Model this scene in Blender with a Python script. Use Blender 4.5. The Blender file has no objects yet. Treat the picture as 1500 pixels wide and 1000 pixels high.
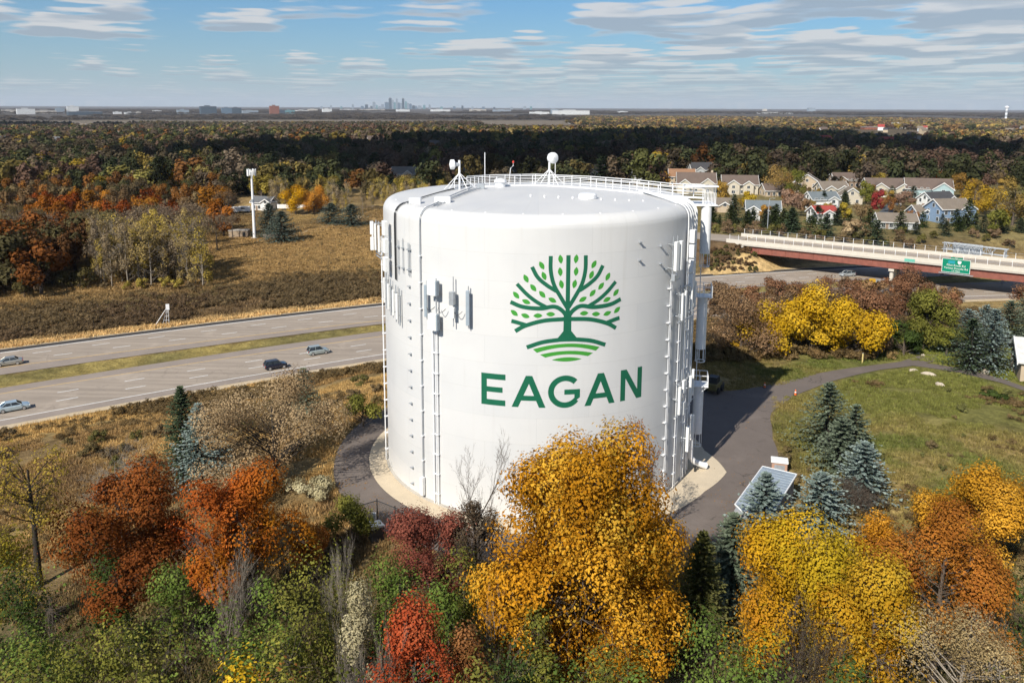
import bpy, math, random
import numpy as np
from mathutils import Vector, Matrix

scene = bpy.context.scene
COL = scene.collection
rad = math.radians

# ------------------------------------------------------------------ camera
CAM_F, CAM_CY = 1180.248, 353.658            # focal length and principal row, in pixels of a 1500 px wide frame
CAM_PITCH, CAM_ROLL, CAM_YAW = 0.166, 0.004, -0.033
CAM_LOC = np.array([0.0, -83.434, 36.903])
_fw = np.array([math.sin(CAM_YAW) * math.cos(CAM_PITCH), math.cos(CAM_YAW) * math.cos(CAM_PITCH), -math.sin(CAM_PITCH)])
_r0 = np.array([math.cos(CAM_YAW), -math.sin(CAM_YAW), 0.0])
_u0 = np.cross(_r0, _fw)
_r = math.cos(CAM_ROLL) * _r0 + math.sin(CAM_ROLL) * _u0
_u = -math.sin(CAM_ROLL) * _r0 + math.cos(CAM_ROLL) * _u0
cam_data = bpy.data.cameras.new('camera')
cam_data.sensor_width = 36.0
cam_data.lens = CAM_F / 1500 * 36.0
cam_data.shift_y = (CAM_CY - 500) / 1500
cam_data.clip_start = 0.5
cam_data.clip_end = 80000
cam = bpy.data.objects.new('camera', cam_data)
M = Matrix(((_r[0], _u[0], -_fw[0], CAM_LOC[0]), (_r[1], _u[1], -_fw[1], CAM_LOC[1]), (_r[2], _u[2], -_fw[2], CAM_LOC[2]), (0, 0, 0, 1)))
cam.matrix_world = M
COL.objects.link(cam)
scene.camera = cam

# ------------------------------------------------------------------ sky, sun, exposure
SUN_EL, SUN_TRAVEL = rad(39), rad(59)         # the light travels towards azimuth 59 deg (from +x towards +y)
sun_from = np.array([-math.cos(SUN_TRAVEL) * math.cos(SUN_EL), -math.sin(SUN_TRAVEL) * math.cos(SUN_EL), math.sin(SUN_EL)])
world = bpy.data.worlds.new('World')
scene.world = world
world.use_nodes = True
wt = world.node_tree
wt.nodes.clear()
def wn(t, **kw):
    n = wt.nodes.new(t)
    for k, v in kw.items(): setattr(n, k, v)
    return n
def wmath(op, a, b=None, c=None):
    n = wn('ShaderNodeMath', operation=op)
    for i, v in enumerate((a, b, c)):
        if v is None: continue
        if isinstance(v, (int, float)): n.inputs[i].default_value = v
        else: wt.links.new(v, n.inputs[i])
    return n.outputs[0]
sky = wn('ShaderNodeTexSky', sky_type='NISHITA')
sky.sun_disc = False
sky.sun_elevation = SUN_EL
sky.sun_rotation = math.atan2(sun_from[0], sun_from[1])
sky.altitude = 300
sky.air_density = 1.15
sky.dust_density = 0.6
sky.ozone_density = 2.2
tc = wn('ShaderNodeTexCoord')
sep = wn('ShaderNodeSeparateXYZ')
wt.links.new(tc.outputs['Generated'], sep.inputs[0])
zc = wmath('MAXIMUM', sep.outputs[2], 0.004)
zz = wmath('ADD', zc, 0.02)
def cloud_density(height, lo, hi):
    """density of the cloud layer at one height, where the ray of sight meets it"""
    k = wmath('DIVIDE', height, zz)
    px = wmath('MULTIPLY', sep.outputs[0], k); py = wmath('MULTIPLY', sep.outputs[1], k)
    cmb = wn('ShaderNodeCombineXYZ')
    wt.links.new(wmath('MULTIPLY', px, 0.8), cmb.inputs[0]); wt.links.new(wmath('MULTIPLY', py, 0.7), cmb.inputs[1]); cmb.inputs[2].default_value = CLOUD_SEED
    med = wn('ShaderNodeTexNoise'); med.inputs['Scale'].default_value = 1.15; med.inputs['Detail'].default_value = 5.0; med.inputs['Roughness'].default_value = 0.40
    wt.links.new(cmb.outputs[0], med.inputs['Vector'])
    s = wmath('ADD', med.outputs['Fac'], wmath('MULTIPLY', sep.outputs[0], 0.13))      # more cloud towards the east
    mr = wn('ShaderNodeMapRange', interpolation_type='SMOOTHSTEP')
    wt.links.new(s, mr.inputs[0]); mr.inputs[1].default_value = lo; mr.inputs[2].default_value = hi
    return mr.outputs[0]
CLOUD_SEED = 5.6
d_base = cloud_density(1.0, 0.505, 0.60)
d_mid = cloud_density(1.07, 0.53, 0.61)
d_top = cloud_density(1.15, 0.565, 0.63)
cover = wmath('MAXIMUM', wmath('MAXIMUM', d_base, d_mid), d_top)
cover = wmath('MULTIPLY', cover, 0.80)
lit = wmath('SUBTRACT', 1.0, wmath('MULTIPLY', d_base, wmath('SUBTRACT', 1.0, wmath('MULTIPLY', d_top, 0.3))))
ccol = wn('ShaderNodeMix', data_type='RGBA')
wt.links.new(lit, ccol.inputs[0])
ccol.inputs[6].default_value = (4.7, 5.4, 6.3, 1)      # shaded flat base
ccol.inputs[7].default_value = (9.0, 8.8, 8.7, 1)      # sunlit heads
# low clouds melt into the pale air at the horizon
fade = wn('ShaderNodeMapRange'); wt.links.new(sep.outputs[2], fade.inputs[0]); fade.inputs[1].default_value = 0.0; fade.inputs[2].default_value = 0.06
fade.inputs[3].default_value = 0.25; fade.inputs[4].default_value = 1.0
cover = wmath('MULTIPLY', cover, fade.outputs[0])
hs_ = wn('ShaderNodeHueSaturation'); hs_.inputs['Saturation'].default_value = 1.0; hs_.inputs['Value'].default_value = 1.0
wt.links.new(sky.outputs[0], hs_.inputs['Color'])
# pale air near the horizon, the same all round
hz_ = wmath('MULTIPLY', wmath('EXPONENT', wmath('MULTIPLY', wmath('MAXIMUM', sep.outputs[2], 0.0), -13.0)), 0.92)
mixh = wn('ShaderNodeMix', data_type='RGBA')
tint_ = wn('ShaderNodeMix', data_type='RGBA', blend_type='MULTIPLY'); tint_.inputs[0].default_value = 1.0
wt.links.new(hs_.outputs[0], tint_.inputs[6]); tint_.inputs[7].default_value = (0.42, 0.86, 1.27, 1)      # cold, dry autumn air
wt.links.new(hz_, mixh.inputs[0]); wt.links.new(tint_.outputs[2], mixh.inputs[6]); mixh.inputs[7].default_value = (6.2, 7.2, 8.1, 1)
mixc = wn('ShaderNodeMix', data_type='RGBA')
wt.links.new(cover, mixc.inputs[0]); wt.links.new(mixh.outputs[2], mixc.inputs[6]); wt.links.new(ccol.outputs[2], mixc.inputs[7])
bg = wn('ShaderNodeBackground'); bg.inputs[1].default_value = 0.066
wo = wn('ShaderNodeOutputWorld')
wt.links.new(mixc.outputs[2], bg.inputs[0]); wt.links.new(bg.outputs[0], wo.inputs[0])

sun_d = bpy.data.lights.new('sun', 'SUN')
sun_d.energy = 5.0
sun_d.angle = rad(0.53)
sun_d.color = (1.0, 0.93, 0.82)
sun = bpy.data.objects.new('sun', sun_d)
sun.rotation_euler = Vector((-sun_from[0], -sun_from[1], -sun_from[2])).to_track_quat('-Z', 'Y').to_euler()
sun.location = (0, 0, 200)
COL.objects.link(sun)

vs = scene.view_settings
vs.view_transform = 'Standard'; vs.look = 'None'; vs.gamma = 1.0; vs.exposure = 0.30
vs.use_curve_mapping = False
cy = scene.cycles
cy.max_bounces = 5; cy.diffuse_bounces = 3; cy.glossy_bounces = 2; cy.transmission_bounces = 3; cy.transparent_max_bounces = 4; cy.volume_bounces = 0
cy.use_denoising = True
cy.use_adaptive_sampling = True; cy.adaptive_threshold = 0.02
cy.caustics_reflective = False; cy.caustics_refractive = False
scene.render.use_persistent_data = False
# ------------------------------------------------------------------ helpers: objects, tags
def link(o, parent=None):
    COL.objects.link(o)
    if parent is not None: o.parent = parent
    return o
def tag(o, label=None, cat=None, group=None, kind=None):
    if label: o['label'] = label
    if cat: o['category'] = cat
    if group: o['group'] = group
    if kind: o['kind'] = kind
    return o
def empty(name, loc=(0, 0, 0), rz=0.0, label=None, cat=None, group=None):
    o = bpy.data.objects.new(name, None)
    o.empty_display_size = 0.3
    o.location = tuple(float(v) for v in loc); o.rotation_euler = (0, 0, rz)
    COL.objects.link(o)
    return tag(o, label, cat, group)
def copy_tree(o, parent=None):
    c = o.copy(); COL.objects.link(c); c.parent = parent
    for ch in o.children: copy_tree(ch, c)
    return c
def mesh_np(name, V, F4=None, F3=None, col=None, mats=None, matidx=None, smooth=False):
    """fast mesh from numpy arrays; F4 (n,4), F3 (m,3)"""
    me = bpy.data.meshes.new(name)
    V = np.asarray(V, np.float32).reshape(-1, 3)
    me.vertices.add(len(V)); me.vertices.foreach_set('co', V.ravel())
    idx, tot = [], []
    if F4 is not None and len(F4): F4 = np.asarray(F4, np.int32).reshape(-1, 4); idx.append(F4.ravel()); tot.append(np.full(len(F4), 4, np.int32))
    if F3 is not None and len(F3): F3 = np.asarray(F3, np.int32).reshape(-1, 3); idx.append(F3.ravel()); tot.append(np.full(len(F3), 3, np.int32))
    idx = np.concatenate(idx); tot = np.concatenate(tot)
    me.loops.add(len(idx)); me.loops.foreach_set('vertex_index', idx)
    me.polygons.add(len(tot)); st = np.zeros(len(tot), np.int32); st[1:] = np.cumsum(tot)[:-1]
    me.polygons.foreach_set('loop_start', st)
    if smooth: me.polygons.foreach_set('use_smooth', np.ones(len(tot), bool))
    for m in (mats or []): me.materials.append(m)
    if matidx is not None: me.polygons.foreach_set('material_index', np.asarray(matidx, np.int32))
    me.update(calc_edges=True)
    if col is not None:
        a = me.color_attributes.new('Col', 'FLOAT_COLOR', 'POINT')
        c = np.ones((len(V), 4), np.float32); c[:, :3] = col
        a.data.foreach_set('color', c.ravel())
    return me

class MB:
    """collects quads/tris for one mesh"""
    def __init__(s): s.v = []; s.f = []; s.n = 0
    def add(s, verts, faces):
        s.v.extend([tuple(float(c) for c in p) for p in verts]); s.f.extend([tuple(i + s.n for i in f) for f in faces]); s.n += len(verts); return s
    def box(s, x0, x1, y0, y1, z0, z1, bev=0.0):
        if bev <= 0:
            return s.add([(x0,y0,z0),(x1,y0,z0),(x1,y1,z0),(x0,y1,z0),(x0,y0,z1),(x1,y0,z1),(x1,y1,z1),(x0,y1,z1)],
                         [(0,3,2,1),(4,5,6,7),(0,1,5,4),(1,2,6,5),(2,3,7,6),(3,0,4,7)])
        b = bev
        ring = lambda d: [(x0+d,y0),(x1-d,y0),(x1,y0+d),(x1,y1-d),(x1-d,y1),(x0+d,y1),(x0,y1-d),(x0,y0+d)]
        r1 = ring(b)
        top = [(x0+2*b,y0+b),(x1-2*b,y0+b),(x1-b,y0+2*b),(x1-b,y1-2*b),(x1-2*b,y1-b),(x0+2*b,y1-b),(x0+b,y1-2*b),(x0+b,y0+2*b)]
        V = [(x,y,z0+b) for x,y in r1]+[(x,y,z1-b) for x,y in r1]+[(x,y,z1) for x,y in top]+[(x,y,z0) for x,y in top]
        F = [(i,(i+1)%8,8+(i+1)%8,8+i) for i in range(8)]+[(8+i,8+(i+1)%8,16+(i+1)%8,16+i) for i in range(8)]+[tuple(range(16,24))]
        F += [(24+i,24+(i+1)%8,(i+1)%8,i) for i in range(8)]+[tuple(reversed(range(24,32)))]
        return s.add(V, F)
    def prism(s, poly, h0, h1, axis='z'):
        """poly of 2d points extruded; axis z: (x,y); axis y: (x,z); axis x: (y,z)"""
        n = len(poly)
        def P(a, b, h):
            return (a, b, h) if axis == 'z' else ((a, h, b) if axis == 'y' else (h, a, b))
        V = [P(a, b, h0) for a, b in poly]+[P(a, b, h1) for a, b in poly]
        return s.add(V, [tuple(reversed(range(n))), tuple(range(n, 2*n))]+[(i,(i+1)%n,n+(i+1)%n,n+i) for i in range(n)])
    def tube(s, pts, radii, sides=6, cap=True):
        pts = [Vector(p) for p in pts]
        if isinstance(radii, (int, float)): radii = [radii]*len(pts)
        rings = []
        up = Vector((0, 0, 1))
        for i, p in enumerate(pts):
            d = (pts[min(i+1, len(pts)-1)]-pts[max(i-1, 0)])
            if d.length < 1e-9: d = Vector((0, 0, 1))
            d.normalize()
            a = up if abs(d.z) < 0.95 else Vector((1, 0, 0))
            x = d.cross(a).normalized(); y = d.cross(x)
            rings.append([p + (x*math.cos(2*math.pi*k/sides)+y*math.sin(2*math.pi*k/sides))*radii[i] for k in range(sides)])
        V = [v for r in rings for v in r]; F = []
        for i in range(len(pts)-1):
            for k in range(sides):
                F.append((i*sides+k, i*sides+(k+1)%sides, (i+1)*sides+(k+1)%sides, (i+1)*sides+k))
        if cap: F += [tuple(reversed(range(sides))), tuple(range((len(pts)-1)*sides, len(pts)*sides))]
        return s.add(V, F)
    def lathe(s, prof, segs=32, close_top=False):
        V = []; F = []
        for r, z in prof:
            for k in range(segs):
                t = 2*math.pi*k/segs; V.append((r*math.cos(t), r*math.sin(t), z))
        for i in range(len(prof)-1):
            for k in range(segs):
                F.append((i*segs+k, i*segs+(k+1)%segs, (i+1)*segs+(k+1)%segs, (i+1)*segs+k))
        if close_top: F.append(tuple(range((len(prof)-1)*segs, len(prof)*segs)))
        return s.add(V, F)
    def mesh(s, name, mat, smooth=False):
        me = bpy.data.meshes.new(name); me.from_pydata(s.v, [], s.f)
        if mat is not None: me.materials.append(mat)
        if smooth:
            me.polygons.foreach_set('use_smooth', np.ones(len(me.polygons), bool))
            try: me.set_sharp_from_angle(angle=rad(35))
            except Exception: pass
        me.update(); return me
    def build(s, name, mat, parent=None, smooth=False):
        return link(bpy.data.objects.new(name, s.mesh(name, mat, smooth)), parent)
def part(name, me, parent, loc=(0,0,0), rz=0.0):
    o = bpy.data.objects.new(name, me); o.location = loc; o.rotation_euler = (0, 0, rz)
    return link(o, parent)

# ------------------------------------------------------------------ helpers: materials
def mat_base(name):
    m = bpy.data.materials.new(name); m.use_nodes = True
    nt = m.node_tree
    return m, nt, nt.nodes['Principled BSDF']
def ramp(nt, fac, stops):
    r = nt.nodes.new('ShaderNodeValToRGB')
    while len(r.color_ramp.elements) < len(stops): r.color_ramp.elements.new(0.5)
    for e, (p, c) in zip(r.color_ramp.elements, stops): e.position = p; e.color = (*c, 1)
    nt.links.new(fac, r.inputs[0]); return r.outputs[0]
def noise(nt, vec, scale, detail=4, rough=0.55, dist=0.0):
    n = nt.nodes.new('ShaderNodeTexNoise')
    n.inputs['Scale'].default_value = scale; n.inputs['Detail'].default_value = detail; n.inputs['Roughness'].default_value = rough; n.inputs['Distortion'].default_value = dist
    if vec is not None: nt.links.new(vec, n.inputs['Vector'])
    return n.outputs['Fac']
def mixrgb(nt, fac, a, b, mode='MIX'):
    n = nt.nodes.new('ShaderNodeMix'); n.data_type = 'RGBA'; n.blend_type = mode
    for i, v in ((0, fac), (6, a), (7, b)):
        if isinstance(v, (int, float)): n.inputs[i].default_value = v
        elif isinstance(v, tuple): n.inputs[i].default_value = (*v, 1)
        else: nt.links.new(v, n.inputs[i])
    return n.outputs[2]
def maprange(nt, v, a, b, c=0.0, d=1.0, smooth=True):
    n = nt.nodes.new('ShaderNodeMapRange')
    if smooth: n.interpolation_type = 'SMOOTHSTEP'
    nt.links.new(v, n.inputs[0])
    for i, x in enumerate((a, b, c, d)): n.inputs[1+i].default_value = x
    return n.outputs[0]
def nmath(nt, op, a, b=0.0):
    n = nt.nodes.new('ShaderNodeMath'); n.operation = op
    for i, v in enumerate((a, b)):
        if isinstance(v, (int, float)): n.inputs[i].default_value = v
        else: nt.links.new(v, n.inputs[i])
    return n.outputs[0]
def bump(nt, bsdf, h, strength=0.3, dist=0.05):
    b = nt.nodes.new('ShaderNodeBump'); b.inputs['Strength'].default_value = strength; b.inputs['Distance'].default_value = dist
    nt.links.new(h, b.inputs['Height']); nt.links.new(b.outputs[0], bsdf.inputs['Normal'])
def objcoord(nt):
    return nt.nodes.new('ShaderNodeTexCoord').outputs['Object']
def geopos(nt):
    return nt.nodes.new('ShaderNodeNewGeometry').outputs['Position']
def mat_plain(name, col, rough=0.6, metal=0.0, var=0.12, scale=3.0, bumps=0.0, spec=0.5):
    m, nt, b = mat_base(name)
    v = noise(nt, objcoord(nt), scale, 5, 0.6)
    lo = tuple(c*(1-var) for c in col); hi = tuple(min(1, c*(1+var)) for c in col)
    nt.links.new(ramp(nt, v, [(0.3, lo), (0.7, hi)]), b.inputs['Base Color'])
    b.inputs['Roughness'].default_value = rough; b.inputs['Metallic'].default_value = metal
    b.inputs['Specular IOR Level'].default_value = spec
    if bumps: bump(nt, b, v, bumps, 0.02)
    return m
def mat_leaf(name, mode='object', transl=0.35, gloss=0.0):
    """colour = vertex colour x object colour (or instance colour)"""
    m = bpy.data.materials.new(name); m.use_nodes = True; nt = m.node_tree; nt.nodes.clear()
    at = nt.nodes.new('ShaderNodeAttribute'); at.attribute_name = 'Col'
    if mode == 'object':
        oi = nt.nodes.new('ShaderNodeObjectInfo'); tint = oi.outputs['Color']
    else:
        ai = nt.nodes.new('ShaderNodeAttribute'); ai.attribute_type = 'INSTANCER'; ai.attribute_name = 'tcol'; tint = ai.outputs['Color']
    c = mixrgb(nt, 1.0, at.outputs['Color'], tint, 'MULTIPLY')
    df = nt.nodes.new('ShaderNodeBsdfDiffuse'); tr = nt.nodes.new('ShaderNodeBsdfTranslucent'); mx = nt.nodes.new('ShaderNodeMixShader')
    nt.links.new(c, df.inputs[0]); nt.links.new(c, tr.inputs[0]); mx.inputs[0].default_value = transl
    nt.links.new(df.outputs[0], mx.inputs[1]); nt.links.new(tr.outputs[0], mx.inputs[2])
    out = nt.nodes.new('ShaderNodeOutputMaterial'); sh = mx.outputs[0]
    if gloss > 0:
        gl = nt.nodes.new('ShaderNodeBsdfGlossy'); gl.inputs['Roughness'].default_value = 0.45; gl.inputs['Color'].default_value = (1, 1, 1, 1)
        m2 = nt.nodes.new('ShaderNodeMixShader'); m2.inputs[0].default_value = gloss
        nt.links.new(sh, m2.inputs[1]); nt.links.new(gl.outputs[0], m2.inputs[2]); sh = m2.outputs[0]
    nt.links.new(sh, out.inputs[0])
    return m
MAT = {}
MAT['leaf'] = mat_leaf('leaf', 'object', 0.20)
MAT['needle'] = mat_leaf('needle', 'object', 0.10)
MAT['leaf_inst'] = mat_leaf('leaf_inst', 'inst', 0.25)
def mat_bark(name, col):
    m, nt, b = mat_base(name)
    v = noise(nt, objcoord(nt), 6.0, 5, 0.7)
    nt.links.new(ramp(nt, v, [(0.3, tuple(c*0.55 for c in col)), (0.7, tuple(c*1.25 for c in col))]), b.inputs['Base Color'])
    b.inputs['Roughness'].default_value = 0.9; b.inputs['Specular IOR Level'].default_value = 0.2
    bump(nt, b, v, 0.6, 0.03); return m
MAT['bark'] = mat_bark('bark', (0.12, 0.095, 0.075))
MAT['bark_pale'] = mat_bark('bark_pale', (0.30, 0.26, 0.21))
MAT['bark_dark'] = mat_bark('bark_dark', (0.05, 0.042, 0.036))
MAT['white_metal'] = mat_plain('white_metal', (0.78, 0.79, 0.80), 0.4, 0.0, 0.05)
MAT['galv'] = mat_plain('galv', (0.42, 0.45, 0.48), 0.45, 0.4, 0.15)
MAT['dark_metal'] = mat_plain('dark_metal', (0.03, 0.032, 0.035), 0.5, 0.2, 0.2)
MAT['grey_plastic'] = mat_plain('grey_plastic', (0.30, 0.36, 0.41), 0.5, 0.0, 0.08)
MAT['white_plastic'] = mat_plain('white_plastic', (0.80, 0.81, 0.80), 0.45, 0.0, 0.04)
MAT['black_rubber'] = mat_plain('black_rubber', (0.02, 0.02, 0.02), 0.7, 0.0, 0.2)
def mat_concrete(name, col, var=0.18):
    m, nt, b = mat_base(name); p = geopos(nt)
    a = noise(nt, p, 0.7, 6, 0.65); f = noise(nt, p, 9.0, 4, 0.6)
    c = ramp(nt, a, [(0.25, tuple(x*(1-var) for x in col)), (0.75, tuple(x*(1+var) for x in col))])
    c = mixrgb(nt, 0.35, c, ramp(nt, f, [(0.3, tuple(x*0.75 for x in col)), (0.7, tuple(x*1.15 for x in col))]))
    nt.links.new(c, b.inputs['Base Color']); b.inputs['Roughness'].default_value = 0.9; b.inputs['Specular IOR Level'].default_value = 0.25
    bump(nt, b, f, 0.25, 0.02); return m
MAT['concrete'] = mat_concrete('concrete', (0.46, 0.43, 0.38))
MAT['concrete_pale'] = mat_concrete('concrete_pale', (0.58, 0.54, 0.47), 0.12)
def mat_glass(name, col=(0.03, 0.04, 0.05)):
    m, nt, b = mat_base(name)
    v = noise(nt, objcoord(nt), 1.5, 2)
    nt.links.new(ramp(nt, v, [(0.3, tuple(c*0.7 for c in col)), (0.7, tuple(c*1.4 for c in col))]), b.inputs['Base Color'])
    b.inputs['Roughness'].default_value = 0.08; b.inputs['Specular IOR Level'].default_value = 0.8; return m
MAT['glass'] = mat_glass('glass')
# ------------------------------------------------------------------ terrain
def quad_line(pts):
    P = np.array(pts, float); co = np.polyfit(P[:, 0], P[:, 1], 2 if len(P) > 2 else 1)
    d = np.polyder(co)
    def f(x):
        x = np.asarray(x, float); xc = np.clip(x, -112, 118)
        return np.polyval(co, xc) + (x - xc) * np.polyval(d, xc)
    return f
HW = dict(
    far_edge=quad_line([(-106.4, 67.0), (-73.7, 87.3), (-37.9, 109.3), (50, 147.6), (80.8, 158.3)]),
    far_white=quad_line([(-105.3, 65.2), (-72.8, 85.1), (-37.4, 107.0), (49.4, 144.7), (80.8, 155.2)]),
    far_yellow=quad_line([(-98.9, 55.9), (-68.0, 73.5), (-34.6, 92.3), (52, 131.5), (105, 149)]),
    far_grass=quad_line([(-96.2, 51.8), (-67.3, 71.0), (-34.2, 90.0), (52, 128.5), (105, 146)]),
    near_grass=quad_line([(-91.3, 44.6), (-64.5, 65.1), (-33.3, 85.4), (55, 122), (105, 138.5)]),
    near_yellow=quad_line([(-89.6, 42.1), (-63.5, 62.6), (-32.4, 81.2), (55, 118.6), (105, 135)]),
    near_white=quad_line([(-82.1, 31.0), (-57.8, 48.9), (-29.8, 67.0), (105.4, 121.6)]),
    near_edge=quad_line([(-81, 29.0), (-56.6, 46.6), (-29.2, 64.6), (105.6, 118.6)]),
)
HZ = -11.0
BR_A = np.array([63.2, 160.8]); BR_E = np.array([0.840, -0.543]); BR_N = np.array([0.543, 0.840]); BR_W = 13.0; BR_Z = -4.0
_cp = np.array([
    (0, 0, 0), (22, 0, 0), (-22, 0, 0), (0, 22, 0), (0, -22, 0), (16, 16, 0), (-16, 16, 0), (16, -16, 0), (-16, -16, 0), (26, -8, 0), (28, 6, 0), (31, 15, 0), (37, 23, 0),
    (54, 31, 0), (65, 24, 0.3), (34, 2, 0.8), (44, 8, 1.6), (52, 14, 1.2), (44, -12, 0.6), (62, -4, 0.8), (90, 10, 2), (84, 40, 1), (75, 36, 0.6), (110, 30, 2.5),
    (40, 38, -0.4), (0, 34, -2.2), (20, 40, -1.8), (60, 52, -1.5), (30, 62, -6), (60, 78, -6.5), (95, 80, -5), (90, 100, -9), (-24, 14, -0.8), (-20, 30, -3.4),
    (-36, 8, -3.2), (-46, 26, -7.6), (-60, 10, -7.6), (-36, -14, -3.5), (-60, -30, -7), (-30, -40, -4), (0, -40, -2.2), (36, -40, -1.5), (0, -75, -6), (60, -60, -1), (-110, -20, -12), (-40, -85, -8),
    (-95, 58, HZ), (-50, 85, HZ), (0, 112, HZ), (50, 133, HZ), (100, 142, HZ), (165, 152, HZ), (-160, 15, HZ), (-250, -50, HZ), (260, 170, -10),
    (-110, 118, -9.8), (-64, 134, -9.6), (-100, 195, -9), (-75, 244, -8.6), (-125, 272, -9), (-30, 200, -9), (0, 170, -9.6), (-190, 150, -10), (-230, 80, -11), (-200, 260, -10),
    (40, 230, -7), (80, 202, -6), (108, 219, -6), (155, 227, -6), (168, 310, -5.5), (202, 380, -6), (64, 392, -7), (250, 260, -5), (-40, 360, -9), (-180, 420, -11), (130, 180, -7.5), (220, 190, -6),
    (0, 620, -13), (-300, 560, -13), (300, 560, -11), (-560, 250, -13), (560, 250, -9), (-560, -150, -13), (560, -150, -6), (0, -420, -8), (-300, -320, -10), (300, -320, -6)], float)
def _tps(r2): return r2 * np.log(r2 + 1e-9) * 0.5
_n = len(_cp)
_A = np.zeros((_n + 3, _n + 3)); _d = ((_cp[:, None, :2] - _cp[None, :, :2]) ** 2).sum(-1)
_A[:_n, :_n] = _tps(_d / 1e4) + np.eye(_n) * 0.0004; _A[:_n, _n] = 1; _A[:_n, _n+1:] = _cp[:, :2] / 100; _A[_n, :_n] = 1; _A[_n+1:, :_n] = _cp[:, :2].T / 100
_w = np.linalg.solve(_A, np.concatenate([_cp[:, 2], np.zeros(3)]))
def sstep(v, a, b):
    t = np.clip((v - a) / (b - a), 0, 1); return t * t * (3 - 2 * t)
def ground(x, y):
    x = np.asarray(x, float); y = np.asarray(y, float); shp = np.broadcast(x, y).shape
    x = np.broadcast_to(x, shp).ravel(); y = np.broadcast_to(y, shp).ravel()
    near = np.full(len(x), -13.0); r = np.hypot(x, y); m = r < 760
    if m.any():
        d2 = ((x[m, None] - _cp[None, :, 0]) ** 2 + (y[m, None] - _cp[None, :, 1]) ** 2) / 1e4
        near[m] = _tps(d2) @ _w[:_n] + _w[_n] + x[m] / 100 * _w[_n+1] + y[m] / 100 * _w[_n+2]
    far = np.interp(r, [0, 450, 900, 1800, 3200, 4600, 9000, 60000], [-12, -12, -16, -22, -30, -40, -30, -30])
    far = far + 1.5 * np.sin(x / 170 + 1.3) * np.cos(y / 210) * sstep(r, 500, 900)
    z = near + (far - near) * sstep(r, 430, 720)
    # the pad of the tank
    z = z * sstep(r, 23, 34)
    # highway cutting
    lo = HW['near_edge'](x) - y; hi = y - HW['far_edge'](x)
    dist = np.maximum(np.maximum(lo, hi), 0)
    k = 1 - sstep(dist, 3, 20); k = k * (np.abs(x) < 420)
    z = z + (HZ - z) * k
    # shallow swale of the median
    mid = (HW['far_grass'](x) + HW['near_grass'](x)) / 2; hw = np.abs(HW['far_grass'](x) - HW['near_grass'](x)) / 2
    z = z - 0.5 * np.clip(1 - np.abs(y - mid) / np.maximum(hw, 0.5), 0, 1) * (np.abs(x) < 420)
    # embankment of the overpass road, left of the bridge
    t = (x - BR_A[0]) * BR_E[0] + (y - BR_A[1]) * BR_E[1]; s = (x - BR_A[0]) * BR_N[0] + (y - BR_A[1]) * BR_N[1]
    top = BR_Z - 0.12 - np.clip(-t - 10, 0, 200) * 0.012
    emb = top - np.maximum(np.maximum(-1.5 - s, s - BR_W - 1.5), 0) * 0.42 - np.maximum(t + 3.0, 0) * 0.55
    emb2 = BR_Z - 0.12 - np.maximum(np.maximum(-1.5 - s, s - BR_W - 1.5), 0) * 0.42 - np.maximum(84 - t, 0) * 0.55
    near_m = r < 400
    z = np.where(near_m, np.maximum(z, np.maximum(np.where(t < 40, emb, -99), np.where(t > 40, emb2, -99))), z)
    return z.reshape(shp) if shp else float(z[0])
def pix_ray(px, py): return _fw * CAM_F + _r * (px - 750) - _u * (py - CAM_CY)
def at(px, py, z):
    d = pix_ray(px, py); return CAM_LOC + d * ((z - CAM_LOC[2]) / d[2])
def G(px, py):
    """the place on the ground seen at that pixel of the photograph"""
    d = pix_ray(px, py); d = d / np.linalg.norm(d)
    t = np.concatenate([np.arange(20, 500, 1.0), np.geomspace(500, 30000, 600)])
    P = CAM_LOC[None] + t[:, None] * d[None]
    h = P[:, 2] - ground(P[:, 0], P[:, 1]); i = int(np.argmax(h < 0))
    if i == 0: i = len(t) - 1
    f = h[i-1] / (h[i-1] - h[i]); q = P[i-1] + (P[i] - P[i-1]) * f
    q[2] = float(ground(q[0], q[1])); return q
def on(x, y, dz=0.0): return (float(x), float(y), float(ground(x, y)) + dz)
def proj_px(P):
    v = np.asarray(P, float) - CAM_LOC; z = v @ _fw
    return 750 + CAM_F * (v @ _r) / z, CAM_CY - CAM_F * (v @ _u) / z

def axis(lo, hi, step, out, ratio):
    a = list(np.arange(lo, hi + 1e-6, step)); s = step; v = a[-1]
    while v < out: s *= ratio; v += s; a.append(v)
    s = step; v = lo; pre = []
    while v > -out: s *= ratio; v -= s; pre.append(v)
    return np.array(pre[::-1] + a)
gx = axis(-150, 190, 2.0, 32000, 1.09); gy = axis(-70, 270, 2.0, 32000, 1.075)
GX, GY = np.meshgrid(gx, gy); GZ = ground(GX, GY)
ny, nx = GX.shape
_rng = np.random.default_rng(5)
def vnoise(x, y, sc, seed=0):
    """cheap smooth value noise"""
    x = np.asarray(x) / sc; y = np.asarray(y) / sc; xi = np.floor(x).astype(np.int64); yi = np.floor(y).astype(np.int64); fx = x - xi; fy = y - yi
    fx = fx*fx*(3-2*fx); fy = fy*fy*(3-2*fy)
    def h(a, b):
        n = (a * 374761393 + b * 668265263 + seed * 982451653) & 0x7fffffff; n = ((n ^ (n >> 13)) * 1274126177) & 0x7fffffff
        return ((n ^ (n >> 16)) & 0xffff) / 65535.0
    return (h(xi, yi)*(1-fx)+h(xi+1, yi)*fx)*(1-fy)+(h(xi, yi+1)*(1-fx)+h(xi+1, yi+1)*fx)*fy
def fbm(x, y, sc, seed=0, o=4):
    t = 0; a = 0.5; n = 0
    for i in range(o): t = t + a * vnoise(x, y, sc / 2**i, seed + i); n += a; a *= 0.55
    return t / n
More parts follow.
